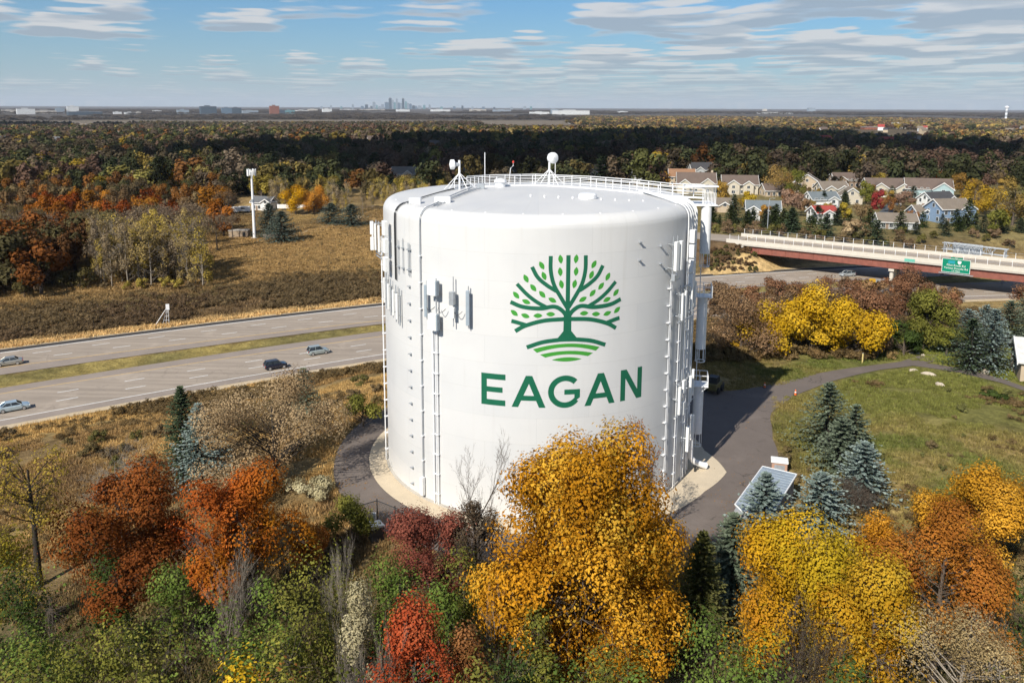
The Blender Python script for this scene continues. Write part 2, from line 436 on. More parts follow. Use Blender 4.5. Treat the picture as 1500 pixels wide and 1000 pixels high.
def ground_colour(X, Y):
    x = X.ravel(); y = Y.ravel(); r = np.hypot(x, y); N = len(x)
    def mix(c, c2, k): return c + (np.array(c2) - c) * k[:, None]
    a = fbm(x, y, 26, 1); b = fbm(x, y, 9, 7)
    c = np.tile(np.array([0.135, 0.100, 0.052]), (N, 1))
    c = mix(c, (0.20, 0.155, 0.075), sstep(a, 0.45, 0.7)); c = mix(c, (0.075, 0.055, 0.036), sstep(b, 0.55, 0.8) * 0.8)
    fe = HW['far_edge'](x); ne = HW['near_edge'](x)
    # field beyond the highway: dark brush near the road, olive pasture higher up
    df = y - fe; bey = (df > 0) & (r < 420)
    c = np.where(bey[:, None], mix(c, (0.10, 0.074, 0.046), (1 - sstep(df + 14*(b-.5), 18, 42)) * 0.6 * (x < 40)), c)
    c = np.where(bey[:, None], mix(c, (0.215, 0.155, 0.075), sstep(df + 20*(a-.5), 30, 52) * (1 - sstep(df, 120, 160)) * 0.7 * (x < 60)), c)
    st = (0.36, 0.275, 0.145)
    c = mix(c, st, (1 - sstep(df + 5*(b-.5), 3.5, 7.5)) * (df > -2) * 0.9)
    dn = ne - y
    c = mix(c, (0.23, 0.18, 0.085), (1 - sstep(dn + 8*(a-.5), 9, 20)) * (dn > -1) * 0.85)
    med = (y > HW['near_grass'](x)) & (y < HW['far_grass'](x))
    c = np.where(med[:, None], mix(np.tile(np.array([0.20, 0.17, 0.065]), (N, 1)), (0.13, 0.12, 0.05), sstep(b, .4, .7)), c)
    # grassy knoll right of the tank
    kn = sstep(x, 24, 31) * (1 - sstep(y, 34, 46)) * sstep(y, -26, -12)
    g = mix(np.tile(np.array([0.118, 0.124, 0.042]), (N, 1)), (0.17, 0.135, 0.062), sstep(a, .42, .62)); g = mix(g, (0.085, 0.105, 0.034), sstep(b, .45, .7) * .85)
    c = c + (g - c) * (kn * 0.95)[:, None]
    lawn = np.maximum(sstep(x - (y - 4) * 0.25, 56, 60) * (1 - sstep(y, 16, 20)) * sstep(y, -14, -6), sstep(x, 57, 60) * sstep(y, 24, 27) * (1 - sstep(y, 52, 60)))
    c = mix(c, (0.14, 0.155, 0.042), lawn * 0.9)
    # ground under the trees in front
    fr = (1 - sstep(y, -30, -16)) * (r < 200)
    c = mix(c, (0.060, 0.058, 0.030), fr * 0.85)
    tt_ = (x - BR_A[0]) * BR_E[0] + (y - BR_A[1]) * BR_E[1]; ss_ = (x - BR_A[0]) * BR_N[0] + (y - BR_A[1]) * BR_N[1]
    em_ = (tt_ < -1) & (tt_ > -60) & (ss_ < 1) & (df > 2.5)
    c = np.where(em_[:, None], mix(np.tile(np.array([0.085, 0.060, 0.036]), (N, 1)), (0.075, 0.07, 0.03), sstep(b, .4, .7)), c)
    # housing lawns
    hl = sstep(y, 176, 200) * (1 - sstep(y, 420, 480)) * sstep(x, 20, 60) * (r < 600)
    c = mix(c, (0.11, 0.105, 0.05), hl * 0.7)
    # distant plain: woods, fields and the pale river flats
    f = sstep(r, 420, 700); m = fbm(x, y, 420, 11, 4)
    far = mix(np.tile(np.array([0.075, 0.060, 0.042]), (N, 1)), (0.12, 0.095, 0.06), sstep(m, .4, .65))
    far = mix(far, (0.20, 0.165, 0.125), sstep(r, 2600, 2750) * (1 - sstep(r, 3900, 4500)) * 0.8 * (1 - sstep(x / np.maximum(y, 1), .02, .09)))
    far = mix(far, (0.09, 0.078, 0.065), sstep(r, 4600, 5200))
    far = mix(far, (0.13, 0.10, 0.06), sstep(r, 900, 1400) * (1 - sstep(r, 5000, 6500)) * sstep(x / np.maximum(y, 1), .02, .12) * .6)
    c = c * np.array([1.46, 1.34, 1.18])
    c = c + (far - c) * f[:, None]
    return c
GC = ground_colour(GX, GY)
i0 = (np.arange(ny-1)[:, None] * nx + np.arange(nx-1)[None]).ravel()
gm, nt, b = mat_base('ground_soil')
_at = nt.nodes.new('ShaderNodeAttribute'); _at.attribute_name = 'Col'
gp = geopos(nt)
n1 = noise(nt, gp, 0.35, 6, 0.7); n2 = noise(nt, gp, 2.6, 4, 0.7); n3 = noise(nt, gp, 0.02, 5, 0.6)
k = nmath(nt, 'MULTIPLY', ramp(nt, n1, [(0.28, (0.45,)*3), (0.72, (1.55,)*3)]), ramp(nt, n2, [(0.3, (0.7,)*3), (0.7, (1.3,)*3)]))
k = nmath(nt, 'MULTIPLY', k, ramp(nt, n3, [(0.3, (0.8,)*3), (0.7, (1.2,)*3)]))
cc = mixrgb(nt, 1.0, _at.outputs['Color'], k, 'MULTIPLY')
nt.links.new(cc, b.inputs['Base Color']); b.inputs['Roughness'].default_value = 1.0; b.inputs['Specular IOR Level'].default_value = 0.1
bump(nt, b, nmath(nt, 'ADD', n1, nmath(nt, 'MULTIPLY', n2, 0.4)), 0.9, 0.5)
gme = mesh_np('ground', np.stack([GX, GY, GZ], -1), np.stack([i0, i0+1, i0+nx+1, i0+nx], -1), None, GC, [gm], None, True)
tag(link(bpy.data.objects.new('ground', gme)), kind='structure')

# ------------------------------------------------------------------ roads
def mat_asphalt(name, col, streak=0.0):
    m, nt, b = mat_base(name); p = geopos(nt)
    a = noise(nt, p, 0.25, 6, 0.65); f = noise(nt, p, 14.0, 3, 0.7)
    c = ramp(nt, a, [(0.25, tuple(x*0.78 for x in col)), (0.75, tuple(x*1.2 for x in col))])
    c = mixrgb(nt, 0.4, c, ramp(nt, f, [(0.3, tuple(x*0.7 for x in col)), (0.7, tuple(x*1.25 for x in col))]))
    if streak:
        mp = nt.nodes.new('ShaderNodeMapping'); mp.inputs['Rotation'].default_value = (0, 0, rad(-30)); mp.inputs['Scale'].default_value = (0.03, 0.9, 1)
        nt.links.new(p, mp.inputs[0]); s = noise(nt, mp.outputs[0], 1.0, 4, 0.6)
        c = mixrgb(nt, streak, c, ramp(nt, s, [(0.35, tuple(x*0.62 for x in col)), (0.62, tuple(x*1.15 for x in col))]))
    nt.links.new(c, b.inputs['Base Color']); b.inputs['Roughness'].default_value = 0.85; b.inputs['Specular IOR Level'].default_value = 0.3
    bump(nt, b, f, 0.15, 0.01); return m
def add_wear(m, col, cracks=0.35, stains=0.35):
    nt = m.node_tree; b = nt.nodes['Principled BSDF']; src = b.inputs['Base Color'].links[0].from_socket; p = geopos(nt)
    vo = nt.nodes.new('ShaderNodeTexVoronoi'); vo.feature = 'DISTANCE_TO_EDGE'; vo.inputs['Scale'].default_value = 0.22
    wv = nt.nodes.new('ShaderNodeVectorMath'); wv.operation = 'ADD'; nz = nt.nodes.new('ShaderNodeTexNoise'); nz.inputs['Scale'].default_value = 0.6; nz.inputs['Detail'].default_value = 5
    nt.links.new(p, nz.inputs['Vector']); sc_ = nt.nodes.new('ShaderNodeVectorMath'); sc_.operation = 'SCALE'; sc_.inputs['Scale'].default_value = 2.4; nt.links.new(nz.outputs['Color'], sc_.inputs[0]); nt.links.new(p, wv.inputs[0]); nt.links.new(sc_.outputs[0], wv.inputs[1]); nt.links.new(wv.outputs[0], vo.inputs['Vector'])
    gate = maprange(nt, noise(nt, p, 0.12, 3), 0.48, 0.6)
    ck = nmath(nt, 'MULTIPLY', maprange(nt, vo.outputs['Distance'], 0.004, 0.016, 1.0, 0.0), gate)
    c = mixrgb(nt, nmath(nt, 'MULTIPLY', ck, cracks), src, tuple(x*0.35 for x in col))
    st = maprange(nt, noise(nt, p, 0.5, 6, 0.7), 0.56, 0.70, 0.0, stains)
    c = mixrgb(nt, st, c, tuple(x*0.62 for x in col))
    lt = maprange(nt, noise(nt, p, 0.16, 5, 0.65), 0.54, 0.68, 0.0, stains)
    c = mixrgb(nt, lt, c, tuple(min(1, x*1.35) for x in col))
    nt.links.new(c, b.inputs['Base Color']); return m
MAT['hw_lane'] = mat_asphalt('highway_concrete', (0.345, 0.290, 0.235), 0.5)
MAT['hw_shoulder'] = mat_asphalt('shoulder_asphalt', (0.285, 0.240, 0.205))
MAT['hw_dark'] = mat_asphalt('dark_asphalt', (0.055, 0.052, 0.050))
MAT['gravel'] = mat_concrete('gravel', (0.52, 0.42, 0.28))
MAT['drive'] = mat_asphalt('drive_asphalt', (0.155, 0.130, 0.115))
add_wear(MAT['drive'], (0.155, 0.130, 0.115), .75, .5); add_wear(MAT['hw_lane'], (0.345, 0.290, 0.235), .35, .4)
MAT['street'] = mat_asphalt('street_asphalt', (0.085, 0.095, 0.105))
MAT['paint_white'] = mat_plain('paint_white', (0.72, 0.72, 0.70), 0.7, 0, 0.12, 2.0)
MAT['paint_yellow'] = mat_plain('paint_yellow', (0.62, 0.40, 0.13), 0.7, 0, 0.12, 2.0)
HX = np.arange(-300, 361, 3.0)
def strip_y(name, fa, fb, mat, dz, x=HX, n=3, parent=None, kind='structure'):
    """ribbon of road between the curves fa and fb (functions of x), following the ground"""
    A = fa(x); B = fb(x); V = []
    for j in range(n): 
        k = j / (n - 1); y = A + (B - A) * k
        V.append(np.stack([x, y, np.full(len(x), HZ + dz)], -1))
    V = np.stack(V, 1); m = len(x)
    i = (np.arange(m-1)[:, None] * n + np.arange(n-1)[None]).ravel()
    o = link(bpy.data.objects.new(name, mesh_np(name, V, np.stack([i, i+n, i+n+1, i+1], -1), None, None, [mat])), parent)
    if kind and parent is None: tag(o, kind=kind)
    return o
def off(f, d): return lambda x: f(x) + d
rd_near = strip_y('highway_road', HW['near_white'], HW['near_yellow'], MAT['hw_lane'], 0.06)
rd_far = strip_y('highway_road', HW['far_yellow'], HW['far_white'], MAT['hw_lane'], 0.06)
strip_y('road_shoulder', HW['near_yellow'], HW['near_grass'], MAT['hw_shoulder'], 0.052)
strip_y('road_shoulder', off(HW['near_edge'], 0.2), HW['near_white'], MAT['hw_shoulder'], 0.052)
strip_y('road_shoulder', HW['far_grass'], HW['far_yellow'], MAT['hw_shoulder'], 0.052)
strip_y('road_shoulder', HW['far_white'], HW['far_edge'], MAT['hw_dark'], 0.052)
strip_y('gravel_verge', off(HW['near_edge'], -1.9), off(HW['near_edge'], 0.2), MAT['gravel'], 0.045)
strip_y('gravel_verge', HW['far_edge'], off(HW['far_edge'], 0.9), MAT['gravel'], 0.045)
def lane_line(f, mat, parent, w=0.26): return strip_y('lane_line', off(f, -w/2), off(f, w/2), mat, 0.068, n=2, parent=parent)
lane_line(off(HW['near_white'], 0.5), MAT['paint_white'], rd_near, 0.3); lane_line(off(HW['near_yellow'], -0.45), MAT['paint_yellow'], rd_near)
lane_line(off(HW['far_white'], -0.5), MAT['paint_white'], rd_far, 0.42); lane_line(off(HW['far_yellow'], 0.45), MAT['paint_yellow'], rd_far)
dash_me = MB().add([(-1.6, -0.11, 0), (1.6, -0.11, 0), (1.6, 0.11, 0), (-1.6, 0.11, 0)], [(0, 1, 2, 3)]).mesh('lane_dash', MAT['paint_white'])
def dashes(fa, fb, k, parent, x0):
    x = x0
    while x < 125:
        y = float(fa(x) + (fb(x) - fa(x)) * k); y2 = float(fa(x+1) + (fb(x+1) - fa(x+1)) * k); a = math.atan2(y2 - y, 1)
        if not (-26 < x < 42): part('lane_dash', dash_me, parent, (x, y, HZ + 0.068), a)
        x += 10.4 * math.cos(a)
dashes(HW['near_white'], HW['near_yellow'], 0.35, rd_near, -118); dashes(HW['near_white'], HW['near_yellow'], 0.66, rd_near, -120.5)
dashes(HW['far_yellow'], HW['far_white'], 0.34, rd_far, -127); dashes(HW['far_yellow'], HW['far_white'], 0.66, rd_far, -123)

# drive round the tank, apron, path
def polar_sheet(name, rin, rout, mat, dz, n=5, segs=144):
    th = np.linspace(0, 2*np.pi, segs, endpoint=False); V = []
    for j in range(n):
        r = rin(th) + (rout(th) - rin(th)) * j / (n-1); x = r*np.cos(th); y = r*np.sin(th)
        V.append(np.stack([x, y, ground(x, y) + dz], -1))
    V = np.stack(V, 0).reshape(-1, 3); F = []
    for j in range(n-1):
        i = np.arange(segs); F.append(np.stack([j*segs+i, (j+1)*segs+i, (j+1)*segs+(i+1) % segs, j*segs+(i+1) % segs], -1))
    return tag(link(bpy.data.objects.new(name, mesh_np(name, V, np.concatenate(F), None, None, [mat]))), kind='structure')
def angtab(tab):
    a = np.array(tab, float)
    def f(th):
        d = np.degrees(th) % 360; return np.interp(d, a[:, 0], a[:, 1], period=360)
    return f
outer = angtab([(0, 26.2), (8, 26.9), (19, 29.6), (26, 33.0), (31, 34.6), (35, 35.0), (38.5, 31), (44, 26.5), (60, 23.6), (90, 22.5), (150, 21.6), (190, 21.6), (230, 22.4), (270, 23), (305, 24), (320, 25.5), (338, 26.0)])
inner = angtab([(0, 18.3), (40, 17.8), (120, 17.6), (180, 18.0), (230, 18.2), (300, 18.4), (330, 19.0), (345, 20.2), (352, 19.4)])
polar_sheet('driveway', lambda t: inner(t) - 0.15, outer, MAT['drive'], 0.05)
MAT['apron'] = mat_concrete('apron_sand', (0.58, 0.49, 0.36), 0.12)
polar_sheet('gravel_apron', lambda t: 0*t + 15.9, inner, MAT['apron'], 0.075, 3)
def strip_px(name, up, lo, mat, dz, n=40, m=4):
    """path between an upper and a lower edge, each given by places on the ground"""
    def dense(L):
        P = np.array([G(*q)[:2] for q in L]); s = np.r_[0, np.cumsum(np.hypot(*np.diff(P, axis=0).T))]; t = np.linspace(0, s[-1], n)
        return np.stack([np.interp(t, s, P[:, 0]), np.interp(t, s, P[:, 1])], -1)
    A, B = dense(up), dense(lo); V = []
    for j in range(m):
        p = A + (B - A) * j / (m-1); V.append(np.stack([p[:, 0], p[:, 1], ground(p[:, 0], p[:, 1]) + dz], -1))
    V = np.stack(V, 1); i = (np.arange(n-1)[:, None] * m + np.arange(m-1)[None]).ravel()
    return tag(link(bpy.data.objects.new(name, mesh_np(name, V, np.stack([i, i+1, i+m+1, i+m], -1), None, None, [mat]))), kind='structure')
strip_px('path', [(1070, 573), (1119, 566), (1204, 546), (1272, 536), (1319, 530), (1340, 523), (1352, 519)], [(1120, 612), (1136, 600), (1163, 580), (1217, 559), (1289, 542), (1330, 537), (1368, 530), (1372, 520)], MAT['drive'], 0.06)
strip_px('path', [(1335, 530), (1370, 534), (1420, 542), (1470, 556), (1530, 577)], [(1330, 535), (1353, 538), (1408, 546.5), (1466, 561), (1530, 583)], MAT['drive'], 0.066)
# ------------------------------------------------------------------ the water tank
TR, TH, TRT = 16.0, 27.82, 14.85
def cyl(s, z, o=0.0):
    t = s / TR; return ((TR + o) * math.sin(t), -(TR + o) * math.cos(t), z)
def mat_tank():
    m, nt, b = mat_base('tank_paint'); tcn = nt.nodes.new('ShaderNodeTexCoord'); p = tcn.outputs['Object']
    sp = nt.nodes.new('ShaderNodeSeparateXYZ'); nt.links.new(p, sp.inputs[0])
    ang = nmath(nt, 'MULTIPLY', nmath(nt, 'ARCTAN2', sp.outputs[0], nmath(nt, 'MULTIPLY', sp.outputs[1], -1.0)), TR)
    uv = nt.nodes.new('ShaderNodeCombineXYZ'); nt.links.new(ang, uv.inputs[0]); nt.links.new(sp.outputs[2], uv.inputs[1])
    br = nt.nodes.new('ShaderNodeTexBrick'); nt.links.new(uv.outputs[0], br.inputs['Vector'])
    br.inputs['Scale'].default_value = 1.0; br.inputs['Mortar Size'].default_value = 0.012; br.inputs['Mortar Smooth'].default_value = 0.4
    br.inputs['Brick Width'].default_value = 9.4; br.inputs['Row Height'].default_value = 2.45
    br.inputs['Color1'].default_value = (0.625, 0.625, 0.62, 1); br.inputs['Color2'].default_value = (0.592, 0.598, 0.60, 1); br.inputs['Mortar'].default_value = (0.49, 0.495, 0.49, 1)
    n = noise(nt, p, 0.22, 5, 0.6)
    mp = nt.nodes.new('ShaderNodeMapping'); mp.inputs['Scale'].default_value = (1.6, 0.06, 1); nt.links.new(uv.outputs[0], mp.inputs[0])
    st = noise(nt, mp.outputs[0], 1.0, 5, 0.6)
    c = mixrgb(nt, 1.0, br.outputs['Color'], ramp(nt, n, [(0.3, (0.95, 0.955, 0.96)), (0.7, (1.02, 1.02, 1.01))]), 'MULTIPLY')
    c = mixrgb(nt, maprange(nt, st, 0.55, 0.8, 0, 0.26), c, (0.44, 0.425, 0.39))
    nt.links.new(c, b.inputs['Base Color'])
    nt.links.new(ramp(nt, n, [(0.3, (0.46,)*3), (0.7, (0.60,)*3)]), b.inputs['Roughness'])
    n4 = noise(nt, p, 0.5, 3)
    bump(nt, b, nmath(nt, 'ADD', nmath(nt, 'MULTIPLY', br.outputs['Fac'], -0.25), nmath(nt, 'MULTIPLY', n4, 0.3)), 0.35, 0.05)
    return m
MAT['tank'] = mat_tank()
MAT['logo_dark'] = mat_plain('logo_dark_green', (0.008, 0.122, 0.064), 0.45, 0, 0.06, 1.5)
MAT['logo_light'] = mat_plain('logo_light_green', (0.050, 0.290, 0.038), 0.45, 0, 0.06, 1.5)
tank = empty('water_tank', (0, 0, 0.0), 0, 'huge round white steel water tank painted with a green tree emblem and EAGAN', 'water tank')
KZ = 26.62
prof = [(TR, 0.0), (TR, KZ)]
for k in range(1, 11):
    a = k / 10 * math.pi / 2; prof.append((TRT + (TR - TRT) * math.cos(a), KZ + (TH - KZ) * math.sin(a)))
roof_prof = [(TRT, TH)] + [(TRT * (1 - k / 12), TH + 0.45 * (1 - (1 - k / 12) ** 2)) for k in range(1, 12)] + [(0.3, TH + 0.45)]
MB().lathe(prof, 192).build('shell', MAT['tank'], tank, True)
MB().lathe([(TRT + 0.002, TH - 0.003)] + roof_prof[1:], 144, True).build('roof', MAT['tank'], tank, True)
def roof_z(x, y): r = math.hypot(x, y) / TRT; return TH + 0.45 * (1 - r * r) if r < 1 else TH
pl = MB().lathe([(TR + 0.25, 0.05), (TR + 0.25, 0.22), (TR + 0.001, 0.23)], 144).build('base_ring', MAT['concrete'], tank)

# --- lettering and emblem: paint films that follow the curved wall
def wall_poly(name, quads, mat, o, parent, n=6):
    """quads in (s, z): each split so that it follows the wall"""
    V = []; F = []
    for q in quads:
        q = np.array(q, float); b0 = len(V)
        for i in range(n+1):
            for j in range(n+1):
                u = i/n; v = j/n; p = q[0]*(1-u)*(1-v)+q[1]*u*(1-v)+q[2]*u*v+q[3]*(1-u)*v; V.append(cyl(p[0], p[1], o))
        F += [(b0+i*(n+1)+j, b0+(i+1)*(n+1)+j, b0+(i+1)*(n+1)+j+1, b0+i*(n+1)+j+1) for i in range(n) for j in range(n)]
        o += 0.0012
    me = bpy.data.meshes.new(name); me.from_pydata(V, [], F); me.materials.append(mat); me.update()
    return link(bpy.data.objects.new(name, me), parent)
def smooth_path(pts, n=24):
    P = np.array(pts, float); d = np.r_[0, np.cumsum(np.hypot(*np.diff(P, axis=0).T))]
    Q = np.vstack([2*P[0]-P[1], P, 2*P[-1]-P[-2]]); out = []
    for t in np.linspace(0, d[-1], n):
        i = min(int(np.searchsorted(d, t, 'right')) - 1, len(P) - 2); u = (t - d[i]) / (d[i+1] - d[i])
        p0, p1, p2, p3 = Q[i:i+4]
        out.append(0.5*((2*p1)+(-p0+p2)*u+(2*p0-5*p1+4*p2-p3)*u*u+(-p0+3*p1-3*p2+p3)*u**3))
    return np.array(out)
def ribbon(name, pts, w, mat, o, parent, n=24, w2=None, clip=None):
    P = smooth_path(pts, n) if n > 2 else np.array(pts, float); T = np.gradient(P, axis=0); T /= np.linalg.norm(T, axis=1)[:, None]; N = np.stack([-T[:, 1], T[:, 0]], -1)
    W = np.linspace(w, w if w2 is None else w2, len(P))[:, None] / 2
    A = P - N*W; B = P + N*W
    V = [cyl(*p, o) for p in A] + [cyl(*p, o) for p in (A+B)/2] + [cyl(*p, o) for p in B]; k = len(P)
    F = [(i, i+1, k+i+1, k+i) for i in range(k-1)] + [(k+i, k+i+1, 2*k+i+1, 2*k+i) for i in range(k-1)]
    me = bpy.data.meshes.new(name); me.from_pydata(V, [], F); me.materials.append(mat); me.update()
    return link(bpy.data.objects.new(name, me), parent)
Z0, Z1, SW = 10.83, 13.73, 0.52
D = MAT['logo_dark']
wall_poly('letter_e', [[(-5.0, Z0+.0), (-4.48, Z0), (-4.48, Z1), (-5.0, Z1)], [(-4.49, Z1-SW), (-2.77, Z1-SW), (-2.77, Z1), (-4.49, Z1)], [(-4.49, 12.04), (-3.03, 12.04), (-3.03, 12.52), (-4.49, 12.52)], [(-4.49, Z0), (-2.78, Z0), (-2.78, Z0+SW), (-4.49, Z0+SW)]], D, 0.006, tank)
def letter_a(s0, s1, a, b, nm):
    m = (a+b)/2; zb0, zb1 = Z0+0.62, Z0+1.08
    wall_poly(nm, [[(s0, Z0), (s0+0.58, Z0), (m+0.10, Z1-0.5), (a, Z1)], [(s1-0.58, Z0), (s1, Z0), (b, Z1), (m-0.10, Z1-0.5)], [(a, Z1), (m-.10, Z1-.5), (m+.10, Z1-.5), (b, Z1)],
                   [(s0+0.5, zb0), (s1-0.5, zb0), (s1-0.68, zb1), (s0+0.68, zb1)]], D, 0.006, tank)
letter_a(-2.22, 0.78, -0.97, -0.41, 'letter_a'); letter_a(4.26, 7.20, 5.47, 6.06, 'letter_a')
gc, gzc, gr = 2.50, 12.27, 1.26
arc = [(gc + (gr)*math.cos(a), gzc + (gr-0.03)*math.sin(a)) for a in np.linspace(rad(44), rad(322), 40)]
g = ribbon('letter_g', arc, 0.51, D, 0.006, tank, 60)
wall_poly('letter_g_bar', [[(2.42, 12.00), (3.83, 12.00), (3.83, 12.46), (2.42, 12.46)], [(3.33, 11.33), (3.83, 11.70), (3.83, 12.02), (3.33, 12.02)]], D, 0.008, g)
wall_poly('letter_n', [[(7.78, Z0), (8.30, Z0), (8.30, Z1), (7.78, Z1)], [(9.66, Z0), (10.20, Z0), (10.20, Z1), (9.66, Z1)], [(9.58, Z0), (10.19, Z0), (8.40, Z1), (7.79, Z1)]], D, 0.006, tank)
# emblem traced as (s, z) about its axis, then mirrored
emb = empty('tree_emblem', (0, 0, 0)); emb.parent = tank
EC = 2.60
def em(pts, sgn): return [(EC + sgn*a, z) for a, z in pts]
# half-strokes as (distance from axis, z)
K = 1/59.2   # metres per traced unit
def tr(x, y): return ((560 - x) * K, 19.38 + (400 - y) * K * 0.995)
ribbon('emblem_trunk', [(EC, 24.42), (EC, 19.2)], 0.37, D, 0.006, emb, 2)
wall_poly('emblem_trunk', [[(EC-.36, 17.0), (EC+.36, 17.0), (EC+.33, 19.25), (EC-.33, 19.25)], [(EC-.95, 17.0), (EC+.95, 17.0), (EC+.36, 17.75), (EC-.36, 17.75)]], D, 0.0075, emb)
o = 0.009
for sg in (-1, 1):
    for nm, pts, w in (('branch', [(470, 103), (471, 180), (488, 252), (522, 315), (556, 372)], 0.34), ('branch', [(376, 160), (405, 213), (450, 253), (500, 285)], 0.34),
                       ('branch', [(300, 250), (350, 302), (400, 341), (448, 368)], 0.33), ('branch', [(267, 346), (330, 369), (420, 376), (490, 366), (532, 388), (556, 420)], 0.36),
                       ('branch', [(292, 499), (345, 468), (440, 440), (556, 432)], 0.36), ('branch', [(272, 446), (300, 452), (352, 466)], 0.35)):
        ribbon('emblem_branch', em([tr(*q) for q in pts], -sg*-1), w, D, o, emb); o += 0.0012
    ribbon('emblem_ground', em([tr(352, 583), tr(430, 555), tr(510, 543), tr(562, 541)], sg), 0.36, D, o, emb); o += .0012
    for q, ang in (((520, 120), -8), ((519, 185), -6), ((526, 250), -12), ((425, 152), -30), ((437, 206), -22), ((346, 221), -28), ((383, 268), -40), ((429, 302), -42), ((481, 332), -62), ((296, 309), -42),
                   ((348, 342), -68), ((287, 403), -52), ((344, 416), -72), ((408, 414), -92), ((473, 406), -88)):
        a, z = tr(*q); t = np.linspace(0, 1, 7); hw = 0.205*np.sin(np.pi*t)**0.8; hl = (t-0.5)*0.80
        al = rad(ang) * (-1 if sg < 0 else 1) * -1
        al = rad(-ang) if sg < 0 else rad(ang)
        pts = [(EC + sg*a + (hl[i]*-math.sin(al) + e*hw[i]*math.cos(al)), z + (hl[i]*math.cos(al) + e*hw[i]*math.sin(al))) for e in (-1, 1) for i in range(7)]
        V = [cyl(*p, 0.006) for p in pts]
        me = bpy.data.meshes.new('emblem_leaf'); me.from_pydata(V, [], [(i, i+1, 7+i+1, 7+i) for i in range(6)]); me.materials.append(MAT['logo_light']); me.update()
        link(bpy.data.objects.new('emblem_leaf', me), emb)
def field_band(top, bot, w0, w1, n=24):
    # curved band whose ends are cut by the emblem's circle
    V = []; F = []
    for i in range(n+1):
        u = i/n*2-1
        V.append(cyl(EC+u*w0, top[0]-(top[0]-top[1])*u*u, 0.006)); V.append(cyl(EC+u*w1, bot[0]-(bot[0]-bot[1])*u*u, 0.006))
    F = [(2*i, 2*i+2, 2*i+3, 2*i+1) for i in range(n)]
    me = bpy.data.meshes.new('emblem_field'); me.from_pydata(V, [], F); me.materials.append(MAT['logo_light']); me.update(); link(bpy.data.objects.new('emblem_field', me), emb)
field_band((16.63, 16.14), (16.31, 15.83), 2.98, 2.62); field_band((15.98, 15.66), (15.66, 15.40), 2.36, 1.90); field_band((15.40, 15.20), (15.02, 15.16), 1.32, 1.22)

# --- pipes, conduits, studs
W = MAT['white_metal']
def wall_pipe(s, z0, z1, r, o, over=None, mat=W, name='conduit', parent=tank):
    pts = [cyl(s, z0, o), cyl(s, z1, o)]
    if over:
        t = s/TR
        for k in range(1, 7):
            a = k/6*math.pi/2; rr = TRT + (TR - TRT + o)*math.cos(a); pts.append((rr*math.sin(t), -rr*math.cos(t), KZ+(TH-KZ+o)*math.sin(a)))
        P0 = Vector(pts[-1]); 
        for k in range(1, 9):
            q = P0.lerp(Vector((over[0], over[1], 0)), k/8); pts.append((q.x, q.y, roof_z(q.x, q.y)+o))
    return MB().tube(pts, r, 6).build(name, mat, parent, True)
brk = MB().box(-0.13, 0.13, -0.27, 0.02, -0.05, 0.05).mesh('bracket', W)
def wall_bits(name, me, s, zs, o=0.0, parent=tank):
    for z in zs: part(name, me, parent, cyl(s, z, o), s/TR)
wall_pipe(-11.55, 0.1, 26.0, 0.055, 0.16, (-7.2, 2.5), MAT['galv']); wall_bits('bracket', brk, -11.55, np.arange(1.5, 26, 2.45))
for ds in (-0.28, 0.02, 0.22): wall_pipe(-9.72+ds, 0.2, 18.0, 0.062, 0.2)
wall_bits('bracket', MB().box(-0.40, 0.32, -0.30, 0.02, -0.03, 0.03).mesh('bracket', W), -9.72, np.arange(1.2, 18, 1.95))
part('junction_box', MB().box(-0.2, 0.2, -0.35, 0.0, -0.9, 0.9, 0.02).mesh('junction_box', W), tank, cyl(-11.55, 1.4, 0.1), -11.55/TR)
stud = MB().box(-0.09, 0.09, -0.24, 0.01, -0.06, 0.06).box(-0.16, 0.16, -0.30, -0.24, -0.03, 0.03).mesh('stud', MAT['galv'])
wall_bits('stud', stud, -13.3, np.arange(1.0, 21.8, 1.62))
wall_bits('stud', stud, 12.05, [23.0, 24.6]); wall_bits('stud', stud, 9.4, [25.2, 23.6]); wall_bits('stud', stud, 12.9, [22.4])
for i in range(13):
    a = rad(-52 + i*13 - 18); part('roof_stud', MB().box(-0.07, 0.07, -0.07, 0.07, 0, 0.22).mesh('roof_stud', W) if i == 0 else bpy.data.meshes['roof_stud'], tank, (14.9*math.sin(a), -14.9*math.cos(a), 27.65))
for i in range(9): part('roof_stud', bpy.data.meshes['roof_stud'], tank, (-0.8+1.35*i, -5.0-0.55*i+0.05*i*i, roof_z(-0.8+1.35*i, -5-.55*i)))
# black cables on the left shoulder and rising pipes at the left edge
for ds in (0, .12, .24, .40): wall_pipe(-16.1+ds, 20.6, 26.0, 0.036, 0.10+0.04*(ds > .2), (-7.5-ds, 6.5), MAT['dark_metal'], 'cable')
for s, z in ((-21.2, 24.0), (-21.7, 23.5), (-22.3, 22.5)): wall_pipe(s, 0.2, z, 0.05, 0.28)
wall_bits('bracket', MB().box(-0.18, 0.18, -0.36, 0.02, -0.025, 0.025).mesh('bracket', W), -21.7, np.arange(1.2, 22, 1.8))
for s in (-15.2, -14.3, -13.35, -13.1): wall_pipe(s, 21.6-0.25*abs(s+14), 24.8-0.3*abs(s+14.3), 0.035, 0.14, None, MAT['galv'], 'mounting_rail'); wall_bits('bracket', bpy.data.meshes['stud'], s, (22.0, 23.9))
